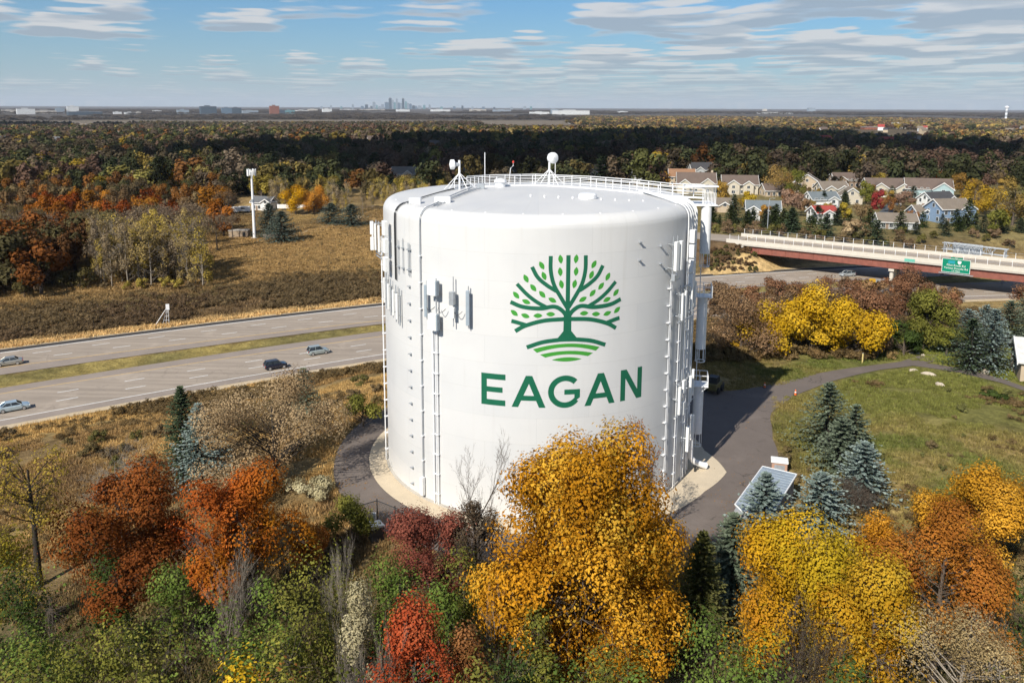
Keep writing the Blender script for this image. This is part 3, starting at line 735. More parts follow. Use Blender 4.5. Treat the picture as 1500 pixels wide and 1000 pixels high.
# right side risers
for s, z1, r in ((13.62, 21.3, .045), (13.82, 20.8, .045), (15.5, 20.2, .05), (15.9, 17.4, .05), (16.9, 26.2, .07), (17.6, 26.2, .08), (18.3, 26.2, .07), (19.3, 26.2, .09), (20.2, 26.2, .12)):
    wall_pipe(s, 0.1 if s != 16.9 else 9.0, z1 if z1 < 26 else 26.0, r*.85, 0.22, None if z1 < 26 else (10.5, 1.0))
wall_bits('bracket', MB().box(-0.34, 0.14, -0.26, 0.02, -0.025, 0.025).mesh('bracket', W), 13.75, np.arange(1.0, 21, 1.62))
wall_bits('bracket', MB().box(-0.18, 0.40, -0.26, 0.02, -0.025, 0.025).mesh('bracket', W), 15.6, np.arange(1.6, 17, 1.9)); wall_bits('bracket', bpy.data.meshes['bracket.004'] if 'bracket.004' in bpy.data.meshes else brk, 18.0, np.arange(2.2, 26, 1.9))
for z in (24.9, 23.5, 22.1, 20.7): part('riser_cover', MB().box(-0.34, 0.34, -0.5, 0.0, -0.62, 0.62, 0.03).mesh('riser_cover', W), tank, cyl(17.2, z, 0.34), 17.2/TR)
# overflow pipe elbow at the base
MB().tube([cyl(20.3, 6, .5), cyl(20.3, 1.6, .5), cyl(20.5, 1.0, .9), cyl(20.9, .55, 1.7), cyl(21.1, .4, 2.1)], [.3, .3, .3, .32, .36], 12).build('overflow_pipe', W, tank, True)
# --- ladder with tube cage
LS, LO = 82.0, 17.05
lx, ly = LO*math.sin(rad(LS)), -LO*math.cos(rad(LS))
lad = empty('caged_ladder', (lx, ly, 0), rad(LS)); lad.parent = tank
for z0, z1 in ((22.3, 27.3), (12.3, 17.9), (3.1, 8.4)):
    mb = MB(); n = 20
    V = [(0.52*math.sin(2*math.pi*k/n), -0.52*math.cos(2*math.pi*k/n), z) for z in (z0, z1) for k in range(n)]; mb.add(V, [(k, (k+1) % n, n+(k+1) % n, n+k) for k in range(n)])
    V2 = [(0.47*math.sin(2*math.pi*k/n), -0.47*math.cos(2*math.pi*k/n), z) for z in (z0, z1) for k in range(n)]; mb.add(V2, [(n+k, n+(k+1) % n, (k+1) % n, k) for k in range(n)])
    mb.build('ladder_enclosure', W, lad, True)
    for k in range(7): 
        a = 2*math.pi*k/7; MB().tube([(0.5*math.sin(a), -0.5*math.cos(a), z0-1.35), (0.5*math.sin(a), -0.5*math.cos(a), z0+.02)], 0.028, 5).build('cage_bar', W, lad)
    MB().tube([(0.5*math.sin(2*math.pi*k/16), -0.5*math.cos(2*math.pi*k/16), z0-1.35) for k in range(17)], 0.04, 5).build('cage_hoop', W, lad)
for sx in (-.24, .24): MB().tube([(sx, .3, .4), (sx, .3, 27.9)], .035, 5).build('ladder_rail', W, lad)
rung = MB().tube([(-.24, .3, 0), (.24, .3, 0)], .018, 5).mesh('rung', W)
for z in np.arange(0.7, 27.8, 0.3): part('rung', rung, lad, (0, 0, float(z)))
for zp in (17.95, 8.5):
    plf = empty('ladder_platform', (lx, ly, zp), rad(LS)); plf.parent = tank
    MB().box(-0.95, 0.95, -0.9, 0.75, -0.08, 0.0).build('platform_floor', W, plf)
    for x, y in ((-.92, -.87), (0, -.87), (.92, -.87), (-.92, -.1), (.92, -.1), (-.92, .6), (.92, .6)): MB().tube([(x, y, 0), (x, y, 1.15)], .035, 5).build('railing_post', W, plf)
    for h in (.55, 1.12): MB().tube([(-.92, .6, h), (-.92, -.87, h), (.92, -.87, h), (.92, .6, h)], .035, 5).build('railing', W, plf)
    for x in (-.8, .8): MB().tube([(x, -.8, -.08), (x, .9, -1.7)], .04, 5).build('brace', W, plf)
# --- roof walkway and rails
wk = empty('roof_walkway', (0, 0, 0)); wk.parent = tank
RP = [(-9.0, 2.2), (-6.6, 4.6), (-0.7, 6.6), (4.5, 4.0), (9.5, 1.0), (13.6, -1.5), (16.6, -2.3)]
RP2 = [(-8.0, 6.0), (-5.6, 8.2), (-0.4, 9.4), (5.8, 6.6), (10.6, 3.8), (14.0, 1.2), (17.2, 0.6)]
def rz(p): return max(roof_z(*p), TH)
for P in (RP, RP2):
    for h in (0.4, .75, 1.12): MB().tube([(x, y, rz((x, y))+h) for x, y in P], .045 if h > 1 else .03, 5).build('railing', W, wk)
    for i in range(len(P)-1):
        for k in range(3):
            q = np.array(P[i])*(1-k/3)+np.array(P[i+1])*k/3; MB().tube([(q[0], q[1], rz(q)), (q[0], q[1], rz(q)+1.12)], .045, 5).build('railing_post', W, wk)
MB().add([(x, y, rz((x, y))+.16) for x, y in RP]+[(x*.88+RP2[i][0]*.12, y*.88+RP2[i][1]*.12, rz((x, y))+.16) for i, (x, y) in enumerate(RP)]+[(x, y, rz((x, y))) for x, y in RP],
         [(i, i+1, 7+i+1, 7+i) for i in range(6)]+[(14+i, 14+i+1, i+1, i) for i in range(6)]).build('kick_plate', W, wk)
# head of the ladder: balustrade with upright bars at the edge
for k in range(10):
    t = k/9; x = 16.4+1.4*t; y = -2.9-(-2.9+1.6)*t*-1 if False else -2.7+0.5*t
    MB().tube([(x, y, 27.2), (x, y, 29.1)], .04, 5).build('railing_post', W, wk)
MB().box(14.6, 17.9, -2.9, -2.1, 29.05, 29.18).build('railing', W, wk); MB().box(15.6, 17.9, -2.9, 1.0, 27.15, 27.26).build('platform_floor', W, wk)
# roof boxes, conduits, hatch
for (x, y, w) in ((-11.6, -8.4, .55), (-9.0, -8.3, .75)): part('roof_box', MB().box(-w, w, -.4, .4, 0, .55, .03).mesh('roof_box', W), wk.parent, (x, y, roof_z(x, y)))
part('roof_vent', MB().lathe([(.9, 0), (.9, .35), (.75, .5), (0.05, .55)], 20, True).mesh('roof_vent', W), tank, (4.75, -5.6, roof_z(4.75, -5.6)))
part('roof_hatch', MB().lathe([(.55, 0), (.55, .5), (.7, .55), (.62, .85), (.05, .95)], 20, True).mesh('roof_hatch', W), tank, (-4.2, 4.6, roof_z(-4.2, 4.6)))
MB().tube([(-9.6, -10.6, 27.95), (-8.2, -5, roof_z(-8.2, -5)+.15), (-6.6, 1.8, roof_z(-6.6, 1.8)+.15)], .05, 5).build('cable', MAT['galv'], tank)
MB().tube([(-9.3, -10.9, 27.95), (-7.9, -5, roof_z(-7.9, -5)+.15), (-6.2, 1.8, roof_z(-6.2, 1.8)+.15)], .05, 5).build('cable', MAT['galv'], tank)
part('roof_box', MB().box(-.4, .4, -.3, .3, 0, .6, .03).mesh('roof_box', MAT['galv']), tank, (-6.2, 2.3, roof_z(-6.2, 2.3)))
rp = MB().tube([(-3.4, 7.6, 28.2), (-3.2, 7.6, 30.0), (-2.9, 7.6, 30.3), (-2.9, 7.6, 30.6)], .045, 6).build('beacon_pole', W, tank)
MB().lathe([(.09, 0), (.12, .1), (.10, .22), (.02, .28)], 10, True).build('beacon', mat_plain('beacon_red', (.6, .06, .04), .3), rp).location = (-2.9, 7.6, 30.6)
MB().tube([(-6.2, 9.0, 28.1), (-6.2, 9.0, 31.7)], .05, 6).build('antenna_whip', W, tank); MB().tube([(1.9, 10.6, 28.0), (1.9, 10.6, 31.3)], .05, 6).build('antenna_whip', W, tank)

# --- dishes on tripods (things that stand on the roof)
def dish(loc, yaw, tilt_label, r, mast):
    t = empty('microwave_dish', (loc[0], loc[1], roof_z(loc[0], loc[1])), 0, tilt_label, 'antenna dish', 'dishes on the tank roof')
    MB().tube([(0, 0, 0), (0, 0, mast)], .12, 8).build('mast', W, t, True)
    for k in range(5):
        a = 2*math.pi*k/5+.3; q = (1.8*math.cos(a), 1.8*math.sin(a)); dz = roof_z(loc[0]+q[0], loc[1]+q[1])-roof_z(loc[0], loc[1])
        MB().tube([(0, 0, 1.75), (q[0], q[1], dz)], .045, 6).build('leg', W, t)
    d = MB().lathe([(.05, 0), (r*.6, .02), (r, .14), (r*1.02, .2), (r*1.02, .5), (r*.9, .56), (.05, .66)], 28).build('dish', MAT['white_plastic'], t, True)
    d.location = (0.42*math.sin(yaw), -0.42*math.cos(yaw), mast-.45); d.rotation_euler = (rad(90), 0, yaw)
    b = MB().lathe([(.2, -.35), (.22, 0), (.08, .02)], 12, True).build('dish_mount', MAT['galv'], d); MB().box(-.05, .05, -.1, .1, -.5, -.3).build('dish_arm', MAT['galv'], b)
    return t
dish((-8.5, 2.6), rad(-78), 'white drum dish on a five-legged tripod seen edge on', .52, 3.1)
dish((1.2, 9.0), rad(28), 'round white drum dish on a tripod behind the roof railing', .62, 3.5)

# --- antenna arrays bolted round the tank
def panel(s, z, w, h, d, o, mat, parent, name='panel_antenna'):
    p = part(name, MB().box(-w/2, w/2, -d, 0, -h/2, h/2, min(.03, w/5)).mesh(name, mat), parent, cyl(s, z, o), s/TR)
    return p
def arr(label, s): 
    return empty('antenna_array', (0, 0, 0), 0, label, 'antenna', 'antenna arrays on the tank')
def mount(s, z0, z1, parent, o=.35, r=.05): return MB().tube([cyl(s, z0, o), cyl(s, z1, o)], r, 6).build('mounting_pole', MAT['galv'], parent)
def arm(s, z, o, parent): MB().tube([cyl(s, z, 0), cyl(s, z, o)], .045, 5).build('standoff_arm', MAT['galv'], parent)
GP, WP = MAT['grey_plastic'], MAT['white_plastic']
A = arr('grey panel antennas and white radio boxes above the twin front conduits', 0)
for s, z, h in ((-10.52, 19.6, 3.1), (-6.05, 19.55, 3.3)):
    panel(s, z, .34, h*.95, .16, .40, GP, A); mount(s, z-h/2-.2, z+h/2+.3, A)
    for zz_ in (z-1, z+1): arm(s, zz_, .4, A)
for s, z, h, w in ((-9.5, 21.0, 1.35, .95), (-9.45, 17.9, 1.5, .95)): panel(s, z, w, h, .5, .45, WP, A, 'radio_box'); panel(s+.42, z, .26, h, .42, .46, GP, A, 'radio_box')
mount(-9.35, 17.2, 21.8, A, .4, .07); mount(-7.5, 17.7, 22.2, A, .4)
panel(-7.5, 20.3, .5, 1.2, .35, .42, MAT['galv'], A, 'radio_box'); panel(-7.45, 19.0, .35, 1.0, .3, .42, WP, A, 'radio_box')
for k, (sa, sb) in enumerate(((-10.5, -9.5), (-9.1, -8.3), (-7.4, -6.6))): MB().tube([cyl(sa+(sb-sa)*t, 19.2-.35*math.sin(math.pi*t), .4+.25*math.sin(math.pi*t)) for t in np.linspace(0, 1, 9)], .03, 5).build('cable', MAT['dark_metal'], A)
A = arr('white panel antennas jutting past the shoulder on the shaded field side', 1)
for s, o_ in ((-22.3, 1.0), (-21.4, .75), (-20.2, .5)):
    panel(s, 23.9, .3, 2.7, .2, o_, WP, A); mount(s+.1, 22.2, 25.5, A, o_-.25)
    for zz_ in (22.6, 25.2): arm(s, zz_, o_, A)
for z in (24.8, 23.2): panel(-21.6, z, .6, 1.3, .35, 1.0, WP, A, 'radio_box')
for z in (21.9, 22.2): MB().tube([cyl(-22.3, z, .8), cyl(-20.2, z, .4)], .06, 6).build('cross_bar', MAT['galv'], A)
A = arr('low-slung row of pale antenna panels hanging under the black cables', 2)
for s in (-18.6, -17.2, -15.9, -15.1):
    panel(s, 18.9-.25*(s+18), .3, 2.5, .16, .36, WP, A); mount(s+.32, 17.1-.25*(s+18), 20.7-.25*(s+18), A, .3, .07)
    for zz_ in (18.0, 19.9): arm(s, zz_-.25*(s+18), .4, A)
for z in (25.4, 23.7, 21.9): panel(-17.3, z, .8, 1.4, .4, .4, WP, A, 'radio_box'); 
A = arr('pair of white box antennas high on the tank beside the emblem crown', 3)
for s, w in ((13.35, .5), (14.05, .34)): panel(s, 23.6, w, 2.7, .3, .75, WP, A); mount(s, 21.2, 25.4, A, .5)
for z in (22.4, 24.6):
    for s in (13.35, 14.15): arm(s, z, .7, A)
panel(13.4, 21.6, .5, .6, .4, .5, MAT['galv'], A, 'radio_box'); MB().tube([cyl(12.9, 21.3, .6), cyl(14.5, 21.3, .6)], .05, 5).build('cross_bar', MAT['galv'], A)
A = arr('slim white panel antennas on a curved bar above the upper ladder platform', 4)
for s in (14.9, 15.5, 17.0, 17.9): panel(s, 18.6+.2*(s-15), .28, 2.6, .18, .7, WP, A); mount(s, 16.9, 20.6+.2*(s-15), A, .5); arm(s, 17.6, .75, A); arm(s, 19.7, .75, A)
MB().tube([cyl(14.4+.5*k, 20.4, .6) for k in range(9)], .05, 5).build('cross_bar', MAT['galv'], A); MB().tube([cyl(14.4+.5*k, 17.1, .6) for k in range(9)], .05, 5).build('cross_bar', MAT['galv'], A)
A = arr('cluster of white antennas and boxes beside the lower ladder platform', 5)
for s, z, w, h in ((15.0, 9.4, .36, 3.0), (15.8, 10.6, .6, 1.4), (15.9, 8.4, .6, 1.4), (17.6, 9.8, .36, 2.9), (18.4, 10.2, .36, 2.9)): panel(s, z, w*.8, h*.92, .24, .7, WP, A); mount(s, z-1.5, z+1.6, A, .55); arm(s, z, .8, A)
MB().tube([cyl(14.6+.5*k, 11.0, .6) for k in range(9)], .05, 5).build('cross_bar', MAT['galv'], A); MB().tube([cyl(14.6+.5*k, 7.8, .6) for k in range(9)], .05, 5).build('cross_bar', MAT['galv'], A)
A = arr('two narrow cable boxes low on the wall above the overflow elbow', 6)
for s, z in ((17.6, 4.6), (19.2, 5.2)): panel(s, z, .4, 2.6, .3, .6, WP, A, 'radio_box'); mount(s, z-1.6, z+1.5, A, .4); arm(s, z, .6, A)
# ------------------------------------------------------------------ overpass bridge
MAT['girder'] = mat_plain('rust_girder', (0.225, 0.075, 0.052), 0.7, 0.0, 0.2, 0.8)
MAT['soffit'] = mat_concrete('soffit', (0.30, 0.28, 0.26))
br_yaw = math.atan2(BR_E[1], BR_E[0])
bridge = empty('road_bridge', (BR_A[0], BR_A[1], BR_Z), br_yaw, 'long concrete overpass with rust-red steel girder crossing the highway', 'bridge')
LB0, LB1 = -2.0, 96.0
MB().box(LB0, LB1, 0.0, BR_W, -0.25, 0.0).build('deck', MAT['hw_lane'], bridge)
for y0, y1, nm in ((-0.42, -0.002, 'parapet'), (BR_W+.002, BR_W+.42, 'parapet')):
    MB().box(LB0-4, LB1, y0, y1, -0.65, 0.98).build(nm, MAT['concrete_pale'], bridge)
MB().box(LB0, LB1, -0.62, -0.425, -0.62, -0.12).build('fascia', MAT['concrete'], bridge)
for y in (0.15, 4.3, 8.6, BR_W-.5):
    mb = MB(); mb.box(1.0, LB1, y, y+.05, -2.75, -.26); mb.box(1.0, LB1, y-.2, y+.25, -2.82, -2.753); mb.build('girder', MAT['girder'], bridge)
stf = MB().box(-.02, .02, -.16, -.002, -2.7, -.28).mesh('stiffener', MAT['girder'])
for x in np.arange(4, LB1, 4.0): part('stiffener', stf, bridge, (float(x), .15, 0))
for xp in (41.0, 78.0):
    pr = empty('pier', (xp, 0, 0)); pr.parent = bridge
    MB().box(-.7, .7, .2, BR_W-.2, -3.7, -2.83).build('pier_cap', MAT['concrete_pale'], pr)
    for y in (1.3, BR_W/2, BR_W-1.3): MB().lathe([(.55, -7.3), (.55, -3.701)], 16).build('column', MAT['concrete_pale'], pr, True).location = (0, y, 0)
MB().box(LB0-4.5, LB0+1.6, -.9, BR_W+.9, -5.0, -.66).build('abutment', MAT['concrete'], bridge)
MB().prism([(LB0-13, -1.0), (LB0-4.5, -.67), (LB0-4.5, -5.0), (LB0-9, -4.0)], -.9, -.4, 'y').build('wing_wall', MAT['concrete_pale'], bridge)
post_me = MB().box(-.05, .05, -.05, .05, 0, 1.5).mesh('fence_post', MAT['white_metal'])
for x in np.arange(LB0-3, LB1, 2.75):
    part('fence_post', post_me, bridge, (float(x), -.21, .98)); part('fence_post', post_me, bridge, (float(x), BR_W+.21, .98))
for y in (-.21, BR_W+.21):
    for h in (1.2, 1.72, 2.42): MB().tube([(LB0-3, y, h), (LB1, y, h)], .022, 4).build('fence_rail', MAT['galv'], bridge)
# edge lines on the deck
for y, m in ((1.6, MAT['paint_white']), (BR_W-1.6, MAT['paint_white']), (BR_W/2-.2, MAT['paint_yellow']), (BR_W/2+.2, MAT['paint_yellow'])):
    MB().add([(LB0, y-.07, .005), (LB1, y-.07, .005), (LB1, y+.07, .005), (LB0, y+.07, .005)], [(0, 1, 2, 3)]).build('lane_line', m, bridge)
# approach road on the embankment
xs = np.arange(-150, LB0+.1, 2.0); V = []
for t in xs:
    for s in (0, BR_W/2, BR_W): 
        q = BR_A + BR_E*t + BR_N*s; V.append((q[0], q[1], float(ground(*q))+.09))
m = len(xs); i = (np.arange(m-1)[:, None]*3+np.arange(2)[None]).ravel()
tag(link(bpy.data.objects.new('overpass_road', mesh_np('overpass_road', V, np.stack([i, i+3, i+4, i+1], -1), None, None, [MAT['hw_lane']]))), kind='structure')
def text_mesh(txt, size, mat, parent, loc, rot, name='lettering', align='CENTER'):
    c = bpy.data.curves.new(name, 'FONT'); c.body = txt; c.size = size; c.align_x = align; c.align_y = 'CENTER'; c.resolution_u = 2
    t = bpy.data.objects.new(name, c); COL.objects.link(t); bpy.context.view_layer.update()
    me = bpy.data.meshes.new_from_object(t.evaluated_get(bpy.context.evaluated_depsgraph_get())); bpy.data.objects.remove(t); bpy.data.curves.remove(c)
    me.materials.clear(); me.materials.append(mat); o = bpy.data.objects.new(name, me); o.location = loc; o.rotation_euler = rot; return link(o, parent)
MAT['sign_green'] = mat_plain('sign_green', (0.0, 0.20, 0.115), 0.4, 0, .06)
def br_t(px, py):
    """distance along the near parapet for a pixel"""
    d = pix_ray(px, py); A_ = np.array([[d[0], -BR_E[0]], [d[1], -BR_E[1]]]); k = np.linalg.solve(A_, BR_A - CAM_LOC[:2]); return k[1], CAM_LOC[2]+d[2]*k[0]
t0, zt = br_t(1401, 389)
sg = empty('highway_sign', (BR_A[0]+BR_E[0]*t0-BR_N[0]*.9, BR_A[1]+BR_E[1]*t0-BR_N[1]*.9, zt), br_yaw+rad(-4), 'green overhead exit sign with white lettering mounted on the overpass', 'road sign')
sw, sh = 3.35, 1.85
MB().box(-sw, sw, 0, .08, -sh, sh).build('sign_face', MAT['sign_green'], sg)
mb = MB()
for a in ((-sw, sw, sh-.1, sh), (-sw, sw, -sh, -sh+.1)): mb.box(a[0], a[1], -.012, -.002, a[2], a[3])
for a in ((-sw, -sw+.1), (sw-.1, sw)): mb.box(a[0], a[1], -.012, -.002, -sh+.1, sh-.1)
mb.build('sign_border', MAT['paint_white'], sg)
MB().box(-1.4, 1.5, 0, .08, sh+.02, sh+.42).build('exit_tab', MAT['sign_green'], sg); text_mesh('EXIT', .32, MAT['paint_white'], sg, (0, -.01, sh+.22), (rad(90), 0, 0))
MB().box(-1.9, -.3, -.012, -.003, .55, 1.35).build('sign_plaque', mat_plain('sign_blue', (.02, .28, .34), .4), sg)
MB().prism([(.35, 1.4), (1.15, 1.4), (1.2, 1.0), (1.0, .62), (.75, .5), (.5, .62), (.3, 1.0)], -.02, -.004, 'y').build('route_shield', MAT['paint_white'], sg)
for txt, z, sz in (('Pilot Knob Rd', .12, .78), ('Yankee Doodle Rd', -.66, .74), ('1/2 MILE', -1.38, .56)): text_mesh(txt, sz, MAT['paint_white'], sg, (0, -.012, z), (rad(90), 0, 0))
MB().box(-sw-.5, sw+.9, -.9, .1, -sh-.28, -sh-.16).build('catwalk', MAT['galv'], sg)
for x in (-2.4, 0, 2.4): MB().box(x-.06, x+.06, .082, .6, -1.6, 1.3).build('sign_bracket', MAT['galv'], sg)
t1, z1 = br_t(1333, 381)
s2 = empty('street_sign', (BR_A[0]+BR_E[0]*t1-BR_N[0]*.7, BR_A[1]+BR_E[1]*t1-BR_N[1]*.7, z1), br_yaw, 'narrow pale green name plate fixed to the overpass parapet', 'road sign')
MB().box(-1.3, 1.3, 0, .05, -.42, .42).build('sign_face', mat_plain('sign_pale', (.12, .42, .33), .4), s2); MB().box(-1.22, 1.22, -.01, -.003, -.34, -.30).build('sign_border', MAT['paint_white'], s2)
# sign gantry behind the bridge
ga = G(1385, 404); ga = at(1383, 372, BR_Z); gb = at(1456, 381, BR_Z); gd = gb[:2]-ga[:2]; gl = float(np.hypot(*gd)); gyaw = math.atan2(gd[1], gd[0])
gantry = empty('sign_gantry', (ga[0]+BR_N[0]*4, ga[1]+BR_N[1]*4, BR_Z), gyaw, 'galvanised box-truss sign gantry standing just behind the overpass', 'gantry')
zt0, zt1 = .9, 2.7
for y in (-.7, .7):
    for z in (zt0, zt1): MB().tube([(-1, y, z), (gl+3, y, z)], .12, 6).build('chord', MAT['galv'], gantry)
nb = 12
for k in range(nb):
    xa = k*gl/nb; xb = (k+1)*gl/nb
    for y in (-.7, .7): MB().tube([(xa, y, zt0 if k % 2 else zt1), (xb, y, zt1 if k % 2 else zt0)], .07, 5).build('diagonal', MAT['galv'], gantry)
    MB().tube([(xa, -.7, zt1), (xb, .7, zt1)], .06, 5).build('diagonal', MAT['galv'], gantry); MB().tube([(xa, -.7, zt0), (xa, -.7, zt1)], .06, 5).build('strut', MAT['galv'], gantry)
for x in (-.4, gl+2.4):
    for y in (-.7, .7): MB().tube([(x, y, -7.6), (x, y, zt1+.1)], .16, 8).build('gantry_leg', MAT['galv'], gantry)
MB().box(1.5, gl*.72, .85, .95, -.1, zt1+.25).build('sign_back', MAT['galv'], gantry)

# ------------------------------------------------------------------ vehicles
def car_paint(name, col, metal=.3):
    m, nt, b = mat_base(name); v = noise(nt, objcoord(nt), 2.0, 3)
    nt.links.new(ramp(nt, v, [(.3, tuple(c*.9 for c in col)), (.7, tuple(c*1.08 for c in col))]), b.inputs['Base Color']); b.inputs['Roughness'].default_value = .28; b.inputs['Metallic'].default_value = metal
    b.inputs['Coat Weight'].default_value = .6; b.inputs['Coat Roughness'].default_value = .08; return m
MAT['tail'] = mat_plain('tail_light', (.35, .02, .02), .3); MAT['head'] = mat_plain('head_light', (.75, .75, .72), .2); MAT['rim'] = mat_plain('rim', (.5, .5, .5), .35, .6)
def car(name, loc, yaw, L, paint, kind, label, cat='car', group=None):
    """+x is the nose; lofted body, glasshouse, roof, wheels, lamps"""
    h = dict(sedan=1.45, hatch=1.62, suv=1.68)[kind]; Wd = .9
    if kind == 'sedan': top = [(-.36, .94), (-.20, h), (.10, h), (.27, .95)]; belt = [(-.5, .82), (-.47, .98), (-.36, 1.0), (.27, .96), (.44, .80), (.5, .66)]
    else: top = [(-.49, 1.02), (-.40, h-.02), (.06, h), (.24, 1.02)]; belt = [(-.5, .80), (-.495, 1.02), (-.3, 1.04), (.24, 1.02), (.44, .88), (.5, .70)]
    root = empty(name, loc, yaw, label, cat, group)
    bx = np.array([b_[0] for b_ in belt])*L; bz = np.array([b_[1] for b_ in belt])
    mb = MB(); st = np.linspace(-.5, .5, 15)*L; rings = []
    for x in st:
        zt_ = float(np.interp(x, bx, bz)); e = abs(x)/(L/2); w = Wd*(1-.16*max(0, (e-.78)/.22)**2); zb = .24+.1*max(0, (e-.85)/.15)
        rings.append([(x, -w*.92, zb), (x, -w, .42), (x, -w*.985, zt_-.14), (x, -w*.86, zt_), (x, w*.86, zt_), (x, w*.985, zt_-.14), (x, w, .42), (x, w*.92, zb)])
    V = [p for r_ in rings for p in r_]; F = [(i*8+k, i*8+(k+1) % 8, (i+1)*8+(k+1) % 8, (i+1)*8+k) for i in range(len(st)-1) for k in range(8)]+[tuple(range(8)), tuple(reversed(range((len(st)-1)*8, len(st)*8)))]
    mb.add(V, [tuple(reversed(f)) for f in F]); body = mb.build('body', paint, root, True)
    T = [(t_[0]*L, t_[1]) for t_ in top]
    g = MB(); V = []
    for (x, z), w in zip(T, (.80, .64, .64, .80)): V += [(x, -w, z), (x, w, z)]
    V += [(T[0][0], -.80, .80), (T[0][0], .80, .80), (T[3][0], -.80, .80), (T[3][0], .80, .80)]
    g.add(V, [(0, 2, 3, 1), (2, 4, 5, 3), (4, 6, 7, 5), (8, 10, 6, 4, 2, 0), (1, 3, 5, 7, 11, 9), (0, 1, 9, 8), (6, 10, 11, 7)]); g.build('windows', MAT['glass'], root)
    rf = MB().box(T[1][0]-.1, T[2][0]+.1, -.645, .645, h-.005, h+.045, .02).build('roof', paint, root)
    for sx in (-1, 1):
        for (xa, za), (xb, zb), wa, wb in ((T[0], T[1], .81, .65), (T[3], T[2], .81, .65)): MB().tube([(xa, sx*wa, za), (xb, sx*wb, zb)], .045, 5).build('pillar', paint, root)
        xm = (T[1][0]*.45+T[2][0]*.55); MB().tube([(xm-.05, sx*.81, 1.0), (xm-.08, sx*.65, h)], .04, 5).build('pillar', paint, root)
        for xw in (-.30*L, .31*L):
            w_ = empty('wheel', (xw, sx*.80, .33)); w_.parent = root; w_.rotation_euler = (rad(90), 0, 0)
            MB().lathe([(.05, -.11), (.28, -.12), (.33, -.09), (.33, .09), (.28, .12), (.05, .11)], 18).build('tyre', MAT['black_rubber'], w_, True)
            MB().lathe([(.02, -.135), (.17, -.13), (.22, -.121), (.22, .121), (.17, .13), (.02, .135)], 14).build('rim', MAT['rim'], w_)
        MB().box(L/2-.16, L/2-.02, sx*.66-.16, sx*.66+.16, .58, .72, .02).build('headlight', MAT['head'], root)
        MB().box(-L/2-.012, -L/2+.1, sx*.68-.14, sx*.68+.14, .68, .90, .02).build('tail_light', MAT['tail'], root)
        MB().box(.2*L, .2*L+.16, sx*.98-.09, sx*.98+.09, .95, 1.08, .02).build('mirror', paint, root)
    MB().box(-L/2-.02, -L/2+.02, -.25, .25, .48, .60).build('number_plate', MAT['paint_white'], root)
    return root
def hw_yaw(f, x): return math.atan2(float(f(x+.5)-f(x-.5)), 1.0)
def put_car(name, px, py, L, paint, kind, label, lane, rev=False):
    q = at(px, py, HZ+.35); a = hw_yaw(lane, q[0])
    return car(name, (q[0], q[1], HZ+.066), a+(math.pi if rev else 0), L, paint, kind, label, 'car', 'cars on the highway')
P_silver = car_paint('paint_silver', (.42, .46, .48)); P_ltblue = car_paint('paint_pale_blue', (.45, .55, .60)); P_grey = car_paint('paint_grey_green', (.36, .42, .42)); P_navy = car_paint('paint_navy', (.012, .014, .03)); P_dark = car_paint('paint_dark', (.12, .12, .13)); P_bronze = car_paint('paint_pewter', (.34, .34, .31))
put_car('parked_car' if False else 'car', 404, 537, 4.2, P_navy, 'hatch', 'dark navy hatchback driving in the lane beside the white edge line', HW['near_white'])
put_car('car', 466, 516, 4.2, P_grey, 'suv', 'grey-green crossover driving in the middle lane past the tank', HW['near_white'])
put_car('car', 19, 598, 4.7, P_ltblue, 'sedan', 'pale blue sedan in the lane nearest the gravel verge', HW['near_white'])
put_car('car', 13, 532, 4.6, P_bronze, 'sedan', 'pewter sedan on the far carriageway beside the grassy median', HW['far_white'], True)
put_car('car', 1241, 403, 4.5, P_silver, 'hatch', 'silver car coming out from under the overpass', HW['far_white'], True)
put_car('car', 1392, 428, 4.6, P_dark, 'sedan', 'dark grey sedan in the sunny gap past the overpass pier', HW['near_white'])
# crash cushion by the pier
q = at(1277, 414, HZ); cc_ = empty('crash_cushion', (q[0], q[1], HZ+.06), rad(12), 'low crash barrier with yellow nose beside the overpass pier', 'barrier')
MB().prism([(-.6, .1), (-.6, .8), (-.3, 1.0), (.8, 1.0), (.8, .1)], -.5, .5, 'y').build('barrier_nose', mat_plain('barrier_yellow', (.62, .36, .02), .5), cc_); MB().box(.8, 6.5, -.35, .35, .05, .85, .04).build('barrier_rail', MAT['galv'], cc_)
for x in (1.5, 3, 4.5, 6): MB().box(x-.08, x+.08, -.45, .45, 0, .6).build('barrier_post', MAT['dark_metal'], cc_)

# ------------------------------------------------------------------ cell tower compound on the field
q = G(373, 349)
mono = empty('cell_tower', q, 0, 'tall white steel monopole with a crown of panel antennas in the field', 'cell tower')
MB().tube([(0, 0, 0), (0, 0, 12), (0, 0, 23.6)], [.55, .45, .32], 14).build('pole', MAT['white_metal'], mono, True)
for k in range(12):
    a = 2*math.pi*k/12; r_ = 1.45; o = part('panel_antenna', MB().box(-.19, .19, -.12, .12, -1.1, 1.1, .03).mesh('panel_antenna', WP) if k == 0 else bpy.data.meshes['panel_antenna.c'] if False else MB().box(-.19, .19, -.12, .12, -1.1, 1.1, .03).mesh('panel_antenna', WP), mono, (r_*math.cos(a), r_*math.sin(a), 22.9+.25*(k % 2)), a+rad(90))
MB().tube([(1.3*math.cos(2*math.pi*k/18), 1.3*math.sin(2*math.pi*k/18), 22.9) for k in range(19)], .06, 5).build('antenna_ring', MAT['galv'], mono)
for k in range(6): a = 2*math.pi*k/6; MB().tube([(.3*math.cos(a), .3*math.sin(a), 22.6), (1.3*math.cos(a), 1.3*math.sin(a), 22.9)], .06, 5).build('antenna_arm', MAT['galv'], mono)
